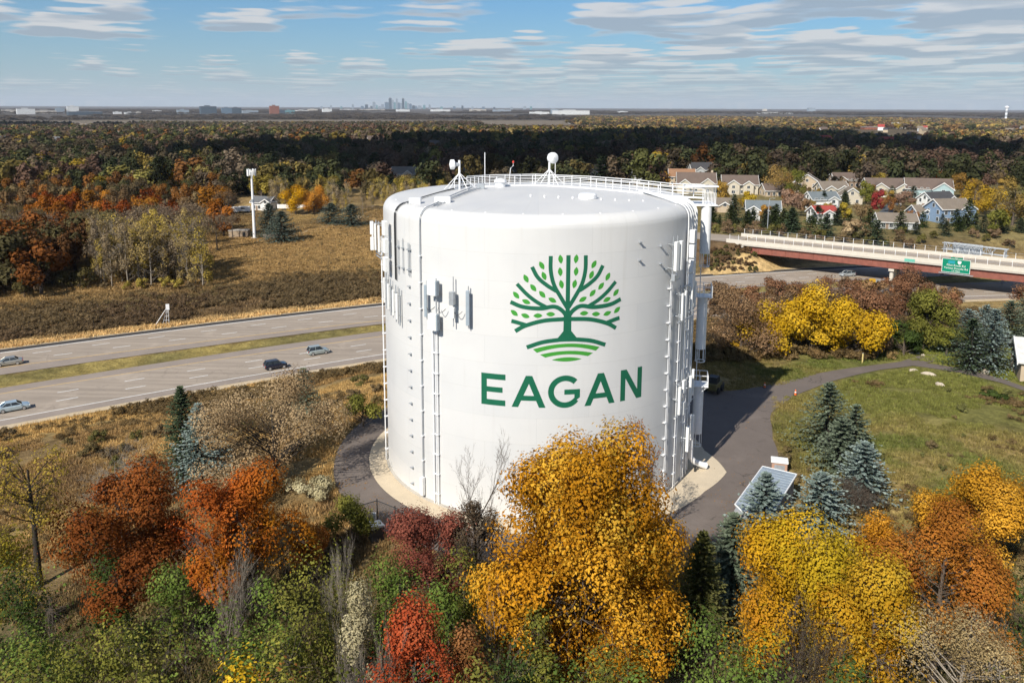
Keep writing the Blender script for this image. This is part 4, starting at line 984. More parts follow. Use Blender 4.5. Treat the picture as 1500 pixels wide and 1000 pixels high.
MB().lathe([(1.2, -.3), (1.2, .25), (.6, .26)], 18).build('footing', MAT['concrete'], mono); part('junction_box', MB().box(-.3, .3, -.8, -.5, 13, 13.8).mesh('junction_box', MAT['galv']), mono)
q = G(352, 347); sh_ = empty('equipment_shelter', q, rad(6), 'low tan equipment shelter at the foot of the cell tower', 'shelter')
MAT['tan_wall'] = mat_concrete('tan_wall', (.36, .28, .20))
MB().box(-3.6, 3.0, -1.5, 1.5, 0, 2.4).build('wall', MAT['tan_wall'], sh_); MB().box(-3.75, 3.15, -1.65, 1.65, 2.401, 2.6).build('roof', MAT['concrete'], sh_); MB().box(1.2, 2.2, -1.54, -1.502, .05, 2.05).build('door', MAT['dark_metal'], sh_)
q0 = G(386, 350); fn = empty('wooden_fence', q0, rad(10), 'grey slatted fence beside the cell tower shelter', 'fence')
sl = MB().box(-.14, .14, -.03, .03, 0, 1.7).mesh('slat', mat_plain('weathered_wood', (.24, .20, .16), .9))
for k in range(18): part('slat', sl, fn, (k*.36, 0, 0))
for h in (.4, 1.35): MB().box(-.1, 6.3, .032, .1, h, h+.1).build('fence_rail', MAT['galv'], fn)
strip_px('gravel_path', [(412, 346), (440, 339), (475, 331), (500, 322), (523, 315)], [(412, 350), (441, 343), (477, 335), (504, 326), (530, 318)], MAT['gravel'], 0.10)
# white lattice signal by the highway verge
q = G(243, 475); lat = empty('lattice_frame', q, rad(20), 'small white lattice frame with slanting stays on the straw verge', 'sign frame'); lat.scale = (.72, .72, .78)
for x in (-.9, 0, .9): MB().tube([(x, 0, 0), (x*.15+.9, 0, 5.6)], .06, 5).build('upright', MAT['white_metal'], lat)
for h in (1.2, 2.4, 3.6): MB().tube([(-.9+h*.25, 0, h), (.9+h*.02, 0, h)], .05, 5).build('crossbar', MAT['white_metal'], lat)
for y in (1.8, 3.2): MB().tube([(-3.0, -y+2, 0), (.8, 0, 5.2)], .06, 5).build('stay', MAT['white_metal'], lat)
MB().box(.3, 1.3, -.12, -.06, 4.2, 5.9).build('sign_panel', MAT['white_metal'], lat)

# ------------------------------------------------------------------ shed, boxes, cones, boulders near the tank
MAT['tin'] = mat_plain('blue_grey_tin', (.36, .42, .47), .4, .3, .12, .8)
sA, sB, sC = at(1072, 745, 2.6), at(1117, 683, 2.6), at(1157, 696, 2.6)
vx = sB[:2]-sA[:2]; Ls = float(np.hypot(*vx)); ya = math.atan2(vx[1], vx[0]); wd = 3.2
shed = empty('utility_shed', (sA[0], sA[1], 0.02), ya, 'long low shed with a blue-grey metal roof on the edge of the drive', 'shed')
MB().box(.25, Ls-.2, -wd+.15, -.15, 0, 2.42).build('wall', mat_plain('shed_wall', (.30, .31, .33), .6, 0, .1), shed)
rf = MB().prism([(0, -.9), (.9, 0), (Ls, 0), (Ls, -wd), (0, -wd)], 2.42, 2.62).build('roof', MAT['tin'], shed)
for k in range(1, int(Ls/.55)): MB().box(k*.55+.35, k*.55+.40, -wd+.02, -.02 if k*.55 > .6 else -.6, 2.621, 2.65).build('roof_seam', MAT['tin'], rf)
MB().tube([(0, -.9, 2.6), (.9, 0, 2.6), (Ls, 0, 2.6), (Ls, -wd, 2.6), (0, -wd, 2.6), (0, -.9, 2.6)], .07, 6).build('roof_trim', MAT['white_metal'], rf)
MB().box(1.0, 2.1, -.149, -.10, .05, 2.1).build('door', MAT['galv'], shed); MB().lathe([(.2, 2.62), (.2, 2.9), (.3, 2.95), (.05, 3.1)], 12, True).build('roof_vent', MAT['white_metal'], rf).location = (3.9, -1.8, 0)
q = G(1141, 690); cb = empty('utility_cabinet', q, rad(-14), 'small brick-coloured cabinet with a white lid beside the shed', 'cabinet')
MB().box(-.75, .75, -.5, .5, 0, 1.1).build('body', mat_plain('brick_tan', (.42, .26, .19), .8), cb); MB().box(-.85, .85, -.6, .6, 1.101, 1.32, .03).build('lid', MAT['white_plastic'], cb); MB().box(-.5, .5, -.52, -.503, .2, .9).build('door', MAT['galv'], cb)
MAT['cone'] = mat_plain('cone_orange', (.70, .13, .02), .5)
for px, py, lb in ((1120, 568, 'orange traffic cone beside the tank shadow at the drive edge'), (1165, 579, 'orange traffic cone on the grassy side of the drive')):
    q = G(px, py); c_ = empty('traffic_cone', (q[0], q[1], q[2]+.05), 0, lb, 'traffic cone', 'cones by the drive')
    MB().lathe([(.17, .04), (.12, .32), (.06, .72), (.03, .76)], 14, True).build('cone', MAT['cone'], c_, True); MB().box(-.24, .24, -.24, .24, 0, .04).build('base', MAT['black_rubber'], c_); MB().lathe([(.128, .34), (.098, .50)], 14).build('reflective_band', MAT['paint_white'], c_)
q = G(1263, 532); mk = empty('marker_post', q, 0, 'yellow marker post at the edge of the brown grass', 'post'); MB().box(-.09, .09, -.06, .06, 0, 1.5, .02).build('post', mat_plain('marker_yellow', (.62, .50, .20), .5), mk); MB().box(-.1, .1, -.07, .07, 1.501, 1.56).build('cap', MAT['galv'], mk)
MAT['rock'] = mat_concrete('pale_rock', (.46, .40, .32), .25)
def boulder(px, py, sx, sy, sz, yaw, label, seed):
    rs = np.random.default_rng(seed); mb = MB(); n, m_ = 9, 6; V = []
    for i in range(m_+1):
        for k in range(n):
            a = 2*math.pi*k/n; e = -.3+(math.pi/2+.3)*i/m_; r_ = 1+rs.uniform(-.16, .16); V.append((sx*math.cos(e)*math.cos(a)*r_, sy*math.cos(e)*math.sin(a)*r_, sz*math.sin(e)*r_))
    mb.add(V, [(i*n+k, i*n+(k+1) % n, (i+1)*n+(k+1) % n, (i+1)*n+k) for i in range(m_) for k in range(n)]); o = mb.build('boulder', MAT['rock']); o.location = tuple(G(px, py)); o.rotation_euler = (0, 0, yaw); tag(o, label, 'boulder', 'boulders by the path')
boulder(1361, 549, 1.1, .42, .40, rad(-35), 'long pale boulder lying beside the fork of the path', 1); boulder(1377, 564, .7, .4, .36, rad(-60), 'squat pale boulder at the end of the boulder row', 2); boulder(1338, 543, .75, .35, .3, rad(-10), 'flat pale boulder closest to the path fork', 3); boulder(1443, 546, .6, .5, .5, 0, 'rounded boulder at the foot of the blue spruces', 4)
for k, (px, py) in enumerate(((1335, 518), (1345, 519), (1352, 521))): boulder(px, py, .5-.1*k, .35, .28, k, ('largest pale stone', 'middle pale stone', 'smallest pale stone')[k]+' of the three at the path bend under the brush', 10+k)
for (px, py), lb in (((1018, 690), 'small black hydrant stub on the sandy apron'),):
    q = at(px, py, .08); o = MB().lathe([(.12, 0), (.1, .5), (.16, .52), (.16, .62), (.03, .7)], 10, True).build('valve_stub', MAT['dark_metal']); o.location = tuple(q); tag(o, lb, 'valve')
q = at(1031, 712, .06); o = MB().lathe([(.55, 0), (.55, .03), (.03, .035)], 20, True).build('manhole_cover', MAT['apron']); o.location = tuple(q); tag(o, 'round pale manhole cover set in the drive asphalt', 'manhole')
# chain-link fence and gear in the lower left corner of the drive
fA, fB, fC = at(520, 775, 0), at(553, 765, 0), at(618, 792, 0)
cl = empty('chain_link_fence', (fB[0], fB[1], float(ground(fB[0], fB[1]))), 0, 'black chain-link fence at the front edge of the drive', 'fence')
def chain_mat():
    m = bpy.data.materials.new('chain_link'); m.use_nodes = True; nt = m.node_tree; nt.nodes.clear(); tcn = nt.nodes.new('ShaderNodeTexCoord'); mp = nt.nodes.new('ShaderNodeMapping'); mp.inputs['Rotation'].default_value = (0, rad(45), 0); mp.inputs['Scale'].default_value = (12, 12, 12)
    nt.links.new(tcn.outputs['Object'], mp.inputs[0]); ck = nt.nodes.new('ShaderNodeTexBrick'); ck.offset = 0; ck.inputs['Scale'].default_value = 1; ck.inputs['Mortar Size'].default_value = .06; ck.inputs['Brick Width'].default_value = 1; ck.inputs['Row Height'].default_value = 1
    sp = nt.nodes.new('ShaderNodeSeparateXYZ'); cb_ = nt.nodes.new('ShaderNodeCombineXYZ'); nt.links.new(mp.outputs[0], sp.inputs[0]); nt.links.new(sp.outputs[0], cb_.inputs[0]); nt.links.new(sp.outputs[2], cb_.inputs[1]); nt.links.new(cb_.outputs[0], ck.inputs['Vector'])
    d = nt.nodes.new('ShaderNodeBsdfPrincipled'); d.inputs['Base Color'].default_value = (.02, .02, .02, 1); tr_ = nt.nodes.new('ShaderNodeBsdfTransparent'); mx = nt.nodes.new('ShaderNodeMixShader'); out = nt.nodes.new('ShaderNodeOutputMaterial')
    nt.links.new(ck.outputs['Fac'], mx.inputs[0]); nt.links.new(tr_.outputs[0], mx.inputs[1]); nt.links.new(d.outputs[0], mx.inputs[2]); nt.links.new(mx.outputs[0], out.inputs[0]); return m
MAT['chain'] = chain_mat()
for P_, Q_ in ((fA, fB), (fB, fC)):
    d_ = Q_[:2]-P_[:2]; L_ = float(np.hypot(*d_)); yw = math.atan2(d_[1], d_[0]); e_ = empty('fence_panel', (P_[0]-fB[0], P_[1]-fB[1], 0), yw); e_.parent = cl
    MB().add([(0, 0, .05), (L_, 0, .05), (L_, 0, 2.1), (0, 0, 2.1)], [(0, 1, 2, 3)]).build('mesh_panel', MAT['chain'], e_); MB().tube([(0, 0, 2.12), (L_, 0, 2.12)], .035, 6).build('top_rail', MAT['dark_metal'], e_)
    for k in range(int(L_/2.2)+1): MB().tube([(k*2.2, 0, 0), (k*2.2, 0, 2.3)], .05, 6).build('fence_post', MAT['dark_metal'], e_)
q = at(551, 790, 0); cab = empty('meter_cabinet', (q[0], q[1], float(ground(q[0], q[1]))), rad(35), 'small dark cabinet with a pale sloping lid in front of the chain-link fence', 'cabinet')
MB().box(-.55, .55, -.45, .45, 0, 1.3).build('body', MAT['dark_metal'], cab); MB().prism([(-.62, 1.301), (.62, 1.301), (.62, 1.42), (-.62, 1.62)], -.55, .55, 'y').build('lid', MAT['galv'], cab)
q = at(549, 776, 0); gt = empty('gate_keypad', (q[0], q[1], float(ground(q[0], q[1]))), 0, 'white keypad pedestal next to the fence corner post', 'keypad'); MB().tube([(0, 0, 0), (0, 0, 1.3), (.1, -.15, 1.5)], .06, 6).build('pedestal', MAT['white_metal'], gt); MB().box(-.18, .18, -.3, -.1, 1.2, 1.75, .02).build('keypad_box', MAT['white_plastic'], gt)
q = at(1022, 580, .05); sk = empty('skid_loader', (q[0]+2.5, q[1]+2, .05), rad(60), 'dark compact loader parked in the shadow behind the tank', 'loader')
MB().box(-1.3, 1.2, -.75, .75, .45, 1.3, .06).build('chassis', mat_plain('loader_olive', (.13, .11, .04), .6), sk); MB().prism([(-.9, 1.301), (.5, 1.301), (.4, 2.1), (-.8, 2.1)], -.6, .6, 'y').build('cab', MAT['dark_metal'], sk)
for x in (-.8, .7):
    for y in (-.85, .85): w_ = MB().lathe([(.05, -.14), (.38, -.15), (.43, -.1), (.43, .1), (.38, .15), (.05, .14)], 16).build('wheel', MAT['black_rubber'], sk, True); w_.location = (x, y, .43); w_.rotation_euler = (rad(90), 0, 0)
MB().box(1.2, 1.9, -.8, .8, .2, .8).build('bucket', MAT['dark_metal'], sk)

# ------------------------------------------------------------------ houses
def mat_siding(name, col):
    m, nt, b = mat_base(name); sp = nt.nodes.new('ShaderNodeSeparateXYZ'); nt.links.new(objcoord(nt), sp.inputs[0]); w = nt.nodes.new('ShaderNodeTexWave'); w.bands_direction = 'Z'; w.inputs['Scale'].default_value = 1.6; nt.links.new(objcoord(nt), w.inputs[0])
    n = noise(nt, objcoord(nt), .8, 4); c = ramp(nt, n, [(.3, tuple(x*.9 for x in col)), (.7, tuple(min(1, x*1.07) for x in col))]); nt.links.new(mixrgb(nt, .15, c, ramp(nt, w.outputs['Fac'], [(0, tuple(x*.6 for x in col)), (.3, col)])), b.inputs['Base Color']); b.inputs['Roughness'].default_value = .7; return m
def mat_shingle(name, col):
    m, nt, b = mat_base(name); n = noise(nt, objcoord(nt), 2.2, 6, .75); n2 = noise(nt, objcoord(nt), .3, 3)
    c = ramp(nt, n, [(.3, tuple(x*.7 for x in col)), (.7, tuple(x*1.25 for x in col))]); nt.links.new(mixrgb(nt, .4, c, ramp(nt, n2, [(.3, tuple(x*.75 for x in col)), (.7, tuple(x*1.15 for x in col))])), b.inputs['Base Color']); b.inputs['Roughness'].default_value = .95; return m
WALL = {k: mat_siding('siding_'+k, c) for k, c in dict(cream=(.52, .47, .375), white=(.72, .72, .70), tan=(.46, .37, .26), blue=(.20, .29, .42), grey=(.40, .42, .43), teal=(.34, .46, .48), brown=(.26, .19, .14)).items()}
ROOF = {k: mat_shingle('shingle_'+k, c) for k, c in dict(brown=(.135, .10, .082), tan=(.19, .158, .125), grey=(.125, .13, .138), slate=(.145, .17, .182), red=(.34, .055, .045), dark=(.055, .055, .06), orange=(.27, .15, .085)).items()}
TRIM = MAT['paint_white']
def gable_body(mb, w, d, h, rh):   # ridge along x
    mb.add([(-w/2, -d/2, 0), (w/2, -d/2, 0), (w/2, d/2, 0), (-w/2, d/2, 0), (-w/2, -d/2, h), (w/2, -d/2, h), (w/2, d/2, h), (-w/2, d/2, h), (-w/2, 0, h+rh), (w/2, 0, h+rh)],
           [(0, 1, 5, 4), (2, 3, 7, 6), (1, 2, 6, 9, 5), (3, 0, 4, 8, 7)])
def gable_roof(mb, w, d, h, rh, ov=.5, th=.22):
    k = rh/(d/2); y = d/2+ov; z = h-ov*k; x = w/2+ov
    for s in (-1, 1):
        mb.add([(-x, s*y, z), (x, s*y, z), (x, 0, h+rh), (-x, 0, h+rh), (-x, s*y, z+th), (x, s*y, z+th), (x, 0, h+rh+th), (-x, 0, h+rh+th)], [(0, 1, 2, 3), (4, 7, 6, 5), (0, 4, 5, 1), (1, 5, 6, 2), (3, 7, 4, 0)])
def barge(w, d, h, rh, parent, loc=(0, 0, 0), ov=.5, th=.22):
    k = rh/(d/2); y = d/2+ov; z = h-ov*k
    for xs in (-1, 1):
        x = xs*(w/2+ov); x2 = x+xs*.12
        for s in (-1, 1):
            o = MB().add([(x, s*y, z-.18), (x, 0, h+rh-.18), (x, 0, h+rh+th+.05), (x, s*y, z+th+.05), (x2, s*y, z-.18), (x2, 0, h+rh-.18), (x2, 0, h+rh+th+.05), (x2, s*y, z+th+.05)], [(0, 1, 2, 3), (4, 7, 6, 5), (0, 4, 5, 1), (1, 5, 6, 2), (2, 6, 7, 3), (3, 7, 4, 0)]).build('bargeboard', TRIM, parent); o.location = loc
wf_me = {}
def window(parent, x, y, z, w=1.1, h=1.4, rz_=0.0):
    key = (w, h)
    if key not in wf_me:
        a = MB().box(-w/2-.1, w/2+.1, -.10, .01, -h/2-.1, h/2+.1).mesh('window', TRIM); b = MB().box(-w/2, -.03, -.125, -.103, -h/2, h/2).box(.03, w/2, -.125, -.103, -h/2, h/2).mesh('pane', MAT['glass']); wf_me[key] = (a, b)
    o = part('window', wf_me[key][0], parent, (x, y, z), rz_); part('pane', wf_me[key][1], o)
def house(px, py, w, d, h, rh, yaw, wall, roof, label, gables=(), chimney=None, garage=True, sub=()):
    """-y is the front; gables = (x offset, width, projection) of front wings"""
    q = G(px, py); H_ = empty('house', (q[0], q[1]+d/2, q[2]-.1), rad(yaw), label, 'house', 'suburban houses')
    mb = MB(); gable_body(mb, w, d, h, rh); mb.build('wall', WALL[wall], H_)
    mb = MB(); gable_roof(mb, w, d, h, rh); R_ = mb.build('roof', ROOF[roof], H_); barge(w, d, h, rh, R_)
    for s in (-1, 1): MB().box(-w/2-.5, w/2+.5, s*(d/2+.5)-.07+.08*s, s*(d/2+.5)+.07+.08*s, h-.5*rh/(d/2)-.05, h-.5*rh/(d/2)+.2).build('gutter', TRIM, R_)
    occ = []
    for gx_, gw, gp_ in gables:
        grh = rh*gw/d*.95; g_ = empty('gable_wing', (gx_, -d/2-gp_/2+.6, 0), rad(90)); g_.parent = H_; gl_ = gp_+d/2
        occ.append((gx_-gw/2-.3, gx_+gw/2+.3))
        mb = MB(); gable_body(mb, gl_, gw, h, grh); o = mb.build('wing_wall', WALL[wall], g_); o.location = (gl_/2-gp_/2-.6, 0, 0)
        mb = MB(); gable_roof(mb, gl_, gw, h+.015, grh, .4, .2); o = mb.build('wing_roof', ROOF[roof], g_); o.location = (gl_/2-gp_/2-.6, 0, 0)
        barge(gl_, gw, h, grh, g_, (gl_/2-gp_/2-.6, 0, 0), .42, .22)
        fy = -gp_/2-.6
        if garage and gw > 5: part('garage_door', MB().box(-2.3, 2.3, -.06, 0, .05, 2.25).mesh('garage_door', TRIM), H_, (gx_, -d/2-gp_, 0))
        elif h > 4.2: window(H_, gx_, -d/2-gp_, 1.5, 1.6, 1.4)
        window(H_, gx_, -d/2-gp_, h*.5+1.4 if h > 4 else h+.3*grh, 1.3, 1.3)
    rows = [1.5, 4.2] if h > 4.2 else [1.5]
    for z in rows:
        for x in np.arange(-w/2+1.4, w/2-1, 2.6):
            if not any(a < x < b for a, b in occ): window(H_, float(x), -d/2, z)
        for y in (-d/4, d/4): window(H_, w/2, y, z, rz_=rad(90)); window(H_, -w/2, y, z, rz_=rad(-90))
    if h+rh*.4 > 3: window(H_, -w/2, 0, h+rh*.3, rz_=rad(-90)); window(H_, w/2, 0, h+rh*.3, rz_=rad(90))
    free = [x for x in np.arange(-w/2+2.7, w/2-2, 2.6) if not any(a < x < b for a, b in occ)]
    if free: part('door', MB().box(-.5, .5, -.05, 0, .05, 2.1).mesh('door', WALL['brown']), H_, (float(free[0]), -d/2, 0))
    if chimney is not None: MB().box(chimney-.5, chimney+.5, .3, 1.5, h+rh*.4, h+rh+1.3).build('chimney', WALL['tan'], R_)
    return H_
house(1397, 327, 13, 10, 5.6, 3.2, 14, 'blue', 'tan', 'big blue-sided house with white-trimmed windows and tall gable', ((3.6, 6.4, 1.4),), None, False)
house(1362, 323, 11, 8, 3.0, 2.6, 8, 'blue', 'tan', 'low blue garage wing with two white-framed doors joined to the big blue house', ((-2.5, 4.6, .5), (2.6, 4.6, .5)), None, False)
house(1318, 336, 13, 8.5, 2.8, 2.6, -8, 'grey', 'tan', 'low bungalow with tan shingle roof and pale gable end behind the spruce hedge')
house(1209, 329, 8.5, 7.5, 4.4, 2.2, 12, 'white', 'red', 'white house with bright red roof behind the roadside trees', ((-.4, 4.2, 1.0),), None, False)
house(1121, 326, 12, 9, 4.8, 3.0, -10, 'white', 'slate', 'two-storey white house with blue-grey roof beside the tall light pole', ((-3.8, 4.8, 1.2),), None, False)
house(1207, 307, 12, 9, 4.4, 2.8, 10, 'white', 'slate', 'white house with slate-blue roof just behind the red-roofed house', ((2.6, 4.4, 1.2),), None, False)
house(1222, 291, 13, 10, 4.6, 3.2, 8, 'cream', 'tan', 'cream house with two front gables under a tan roof', ((-3.4, 5.4, 1.4), (2.8, 5.6, 1.8)))
house(1250, 300, 7, 9, 4.2, 3.2, 84, 'cream', 'tan', 'narrow cream house with a steep gable end facing the street')
house(1242, 275, 15, 10, 4.4, 3.4, 4, 'brown', 'brown', 'dark brown house with white gable trim in front of the shaded wood', ((-4.5, 6, 1.2),), None, False)
house(1188, 284, 9, 13, 5.4, 4.2, 70, 'tan', 'brown', 'tall tan house with steep stepped gables', (), None)
house(1312, 288, 25, 12, 4.2, 4.2, -4, 'cream', 'brown', 'long cream house with brown roof and two white front gables at the street head', ((-7.5, 7.5, 2), (3.2, 7.0, 2)))
house(1366, 290, 20, 12, 4.4, 4.4, -16, 'teal', 'brown', 'brown-roofed house with a pale teal gable end', ((5.5, 9.0, 2.5),), None, False)
house(1378, 309, 12, 9, 4.6, 3.0, 18, 'white', 'dark', 'white house with charcoal roof peeking over the big blue house', ((3, 5, 1.2),), None, False)
house(1022, 283, 19, 12, 5.2, 4.8, -6, 'cream', 'brown', 'large cream house with brown roof, dormer and end chimney', ((5.2, 6.6, 1.6), (-6, 5, 1.0)), 8.0, False)
house(1086, 285, 17, 11, 5.2, 4.0, -6, 'cream', 'brown', 'cream house with brown roof below the red maples', ((-3.6, 6, 1.4), (3.6, 5, 1.8)), None, False)
house(1057, 311, 9, 8, 3.0, 2.6, -6, 'tan', 'tan', 'small tan house low beside the ladder tube', ((1.5, 4.5, 1.0),), None, False)
house(1032, 262, 17, 12, 5.4, 4.4, 6, 'grey', 'dark', 'grey house with dark roof and two white peaked gables', ((-4, 6, 1.5), (3.5, 7, 1.5)), None, False)
house(1000, 272, 14, 10, 5.2, 3.8, -4, 'tan', 'orange', 'tan house with rust-orange roof beyond the tank railing', (), None, False)
house(942, 271, 13, 10, 5.4, 3.6, -8, 'grey', 'grey', 'pale grey two-storey house between bare trees', ((3, 5.5, 1.4),), None, False)
house(868, 264, 15, 11, 5.2, 4.0, 20, 'cream', 'orange', 'cream and rust house behind the roof railing', ((-3, 6, 1.4),), None, False)
house(895, 262, 12, 10, 5.0, 3.6, -8, 'brown', 'brown', 'brown house beside the cream and rust one', (), None, False)
house(1140, 288, 13, 10, 3.0, 3.0, 4, 'tan', 'brown', 'low brown-roofed house half hidden under the big golden tree')
for px, py, y, wl, rf_, lb in ((742, 266, 8, 'cream', 'dark', 'shaded dark-roofed house right behind the roof dish'), (690, 262, -12, 'grey', 'grey', 'shaded grey house in the wood past the tank shoulder'), (590, 266, 4, 'cream', 'tan', 'shaded tan-roofed house with cream gable by the yellow poplars'), (655, 250, 14, 'white', 'slate', 'shaded slate-roofed house deep in the dark wood'), (722, 246, -6, 'grey', 'slate', 'shaded blue-grey roofed house high in the dark wood'), (780, 252, 10, 'brown', 'dark', 'shaded brown house in the dark wood behind the hatch'), (836, 250, -14, 'white', 'dark', 'shaded white-gabled house among dark maples'), (530, 258, 8, 'white', 'dark', 'shaded white house peeking out above the poplars'), (925, 250, 5, 'white', 'dark', 'shaded white-gabled house in the wood above the grey one')):
    house(px, py, 14, 10, 5.0, 4.0, y, wl, rf_, lb, ((2.8, 5.6, 1.4),), None, False)
house(384, 308, 9, 7, 3.6, 2.2, -14, 'white', 'grey', 'white house with grey roof behind the cell tower', ((3.2, 5, .8),), None, False)
# corner of a house at the right edge
q = at(1500, 563, .4); hh = empty('house', (q[0]+5.0, q[1]+3, float(ground(q[0]+5, q[1]+3))-.05), rad(-20), 'beige house corner with white roof edge beside the mown lawn', 'house')
mb = MB(); gable_body(mb, 8, 7, 2.9, 2.2); mb.build('wall', WALL['tan'], hh); mb = MB(); gable_roof(mb, 8, 7, 2.9, 2.2); r_ = mb.build('roof', mat_shingle('shingle_white', (.55, .55, .53)), hh); barge(8, 7, 2.9, 2.2, r_); window(hh, -2, -3.5, 1.6); window(hh, -4, 0, 1.6, rz_=rad(-90))
# white garden fences and parked pick-up behind the cell tower
q = G(432, 306); wf = empty('garden_fence', q, rad(-4), 'long white board fence behind the cell tower spruces', 'fence')
bd = MB().box(-.55, .55, -.04, .04, .1, 1.9).mesh('board', MAT['paint_white'])
for k in range(16): part('board', bd, wf, (-7.5+k*1.16, 0, 0))
for k in range(9): MB().box(-8.1+k*2.32, -7.95+k*2.32, .041, .16, 0, 2.0).build('fence_post', MAT['paint_white'], wf)
for px, py, lb in ((340, 312, 'white camper trailer half hidden by brush near the cell tower'), (358, 311, 'white van parked beside the camper trailer')):
    q = G(px, py); v = empty('trailer' if 'camper' in lb else 'van', q, rad(8), lb, 'trailer' if 'camper' in lb else 'van'); MB().box(-2.6, 2.6, -1.1, 1.1, .5, 2.6, .15).build('body', WP, v)
    for x in (-1.6, 1.6): w_ = MB().lathe([(.05, -.12), (.35, -.12), (.35, .12), (.05, .12)], 12).build('wheel', MAT['black_rubber'], v); w_.location = (x, -1.0, .35); w_.rotation_euler = (rad(90), 0, 0)
    MB().box(-1.2, .4, -1.13, -1.103, 1.6, 2.2).build('window', MAT['glass'], v)
# cul-de-sac street
strip_px('street', [(1272, 330), (1281, 316), (1290, 309), (1299, 300), (1302, 294), (1299, 289)], [(1300, 330), (1308, 318), (1318, 308), (1316, 298), (1310, 292), (1318, 289)], MAT['street'], .12)
strip_px('sidewalk', [(1308, 320), (1319, 308), (1317, 297), (1311, 291)], [(1312, 320), (1322, 308), (1320, 297), (1314, 291)], MAT['concrete_pale'], .2)
# poles beside the overpass
def lamp_pole(px, py, h, label):
    q = G(px, py); o = empty('light_pole', q, 0, label, 'light pole', 'poles by the overpass road'); MB().tube([(0, 0, 0), (0, 0, h*.6), (.25, 0, h)], [.16, .13, .09], 8).build('pole', MAT['galv'], o, True); MB().tube([(.25, 0, h-.1), (1.0, -.4, h+.1), (1.5, -.5, h+.1)], .05, 5).build('arm', MAT['galv'], o); MB().box(1.2, 2.0, -.7, -.35, h, h+.16, .03).build('lamp_head', MAT['galv'], o)
lamp_pole(1124, 338, 11.5, 'tall grey light pole standing in front of the blue-roofed house'); lamp_pole(1072, 312, 9, 'slim grey pole between the tan house and the spruces')
# ------------------------------------------------------------------ vegetation: generators
def unit(v): return v / np.maximum(np.linalg.norm(v, axis=-1, keepdims=True), 1e-9)
def leaf_quads(C, N, L, Wd, rng, fold=0.12):
    """diamond leaves: centres C, normals N, length and width per leaf"""
    n = len(C); N = unit(N); R = rng.normal(size=(n, 3)); T = unit(np.cross(N, R)); B = np.cross(N, T)
    L = np.broadcast_to(L, n)[:, None]; Wd = np.broadcast_to(Wd, n)[:, None]
    V = np.stack([C - T*L/2, C + B*Wd/2 + N*L*fold, C + T*L/2, C - B*Wd/2 + N*L*fold], 1).reshape(-1, 3)
    return V, np.arange(n*4).reshape(n, 4)
def tubes(P0, P1, P2, R0, R1, sides=4, segs=3):
    """many tapered bezier tubes at once"""
    P0, P1, P2 = (np.asarray(p, float).reshape(-1, 3) for p in (P0, P1, P2)); n = len(P0); R0 = np.broadcast_to(R0, n); R1 = np.broadcast_to(R1, n)
    D = unit(P2 - P0); A = np.where(np.abs(D[:, 2:3]) < .9, np.array([0, 0, 1.0]), np.array([1.0, 0, 0])); X = unit(np.cross(D, A)); Y = np.cross(D, X)
    rings = []
    for i in range(segs+1):
        t = i/segs; C = (1-t)**2*P0+2*t*(1-t)*P1+t*t*P2; r = (R0*(1-t)+R1*t)[:, None]
        for k in range(sides):
            a = 2*math.pi*k/sides; rings.append(C + (X*math.cos(a)+Y*math.sin(a))*r)
    V = np.stack(rings, 1); m = sides*(segs+1)
    base = np.array([(i*sides+k, i*sides+(k+1) % sides, (i+1)*sides+(k+1) % sides, (i+1)*sides+k) for i in range(segs) for k in range(sides)])
    return V.reshape(-1, 3), (np.arange(n)[:, None, None]*m+base[None]).reshape(-1, 4)
def join(parts):
    Vs, Fs, o = [], [], 0
    for V, F in parts: Vs.append(V); Fs.append(F+o); o += len(V)
    return np.concatenate(Vs), np.concatenate(Fs)
def pal(colors, k, rng, jit=.16):
    """k in 0..1 picks along the palette"""
    P = np.array(colors, float); x = np.clip(k, 0, 1)*(len(P)-1); i = np.minimum(x.astype(int), len(P)-2) if len(P) > 1 else np.zeros(len(k), int)
    if len(P) == 1: c = np.tile(P[0], (len(k), 1))
    else: f = (x-i)[:, None]; c = P[i]*(1-f)+P[i+1]*f
    return c*(1+rng.normal(size=(len(k), 1))*jit).clip(.5, 1.6)
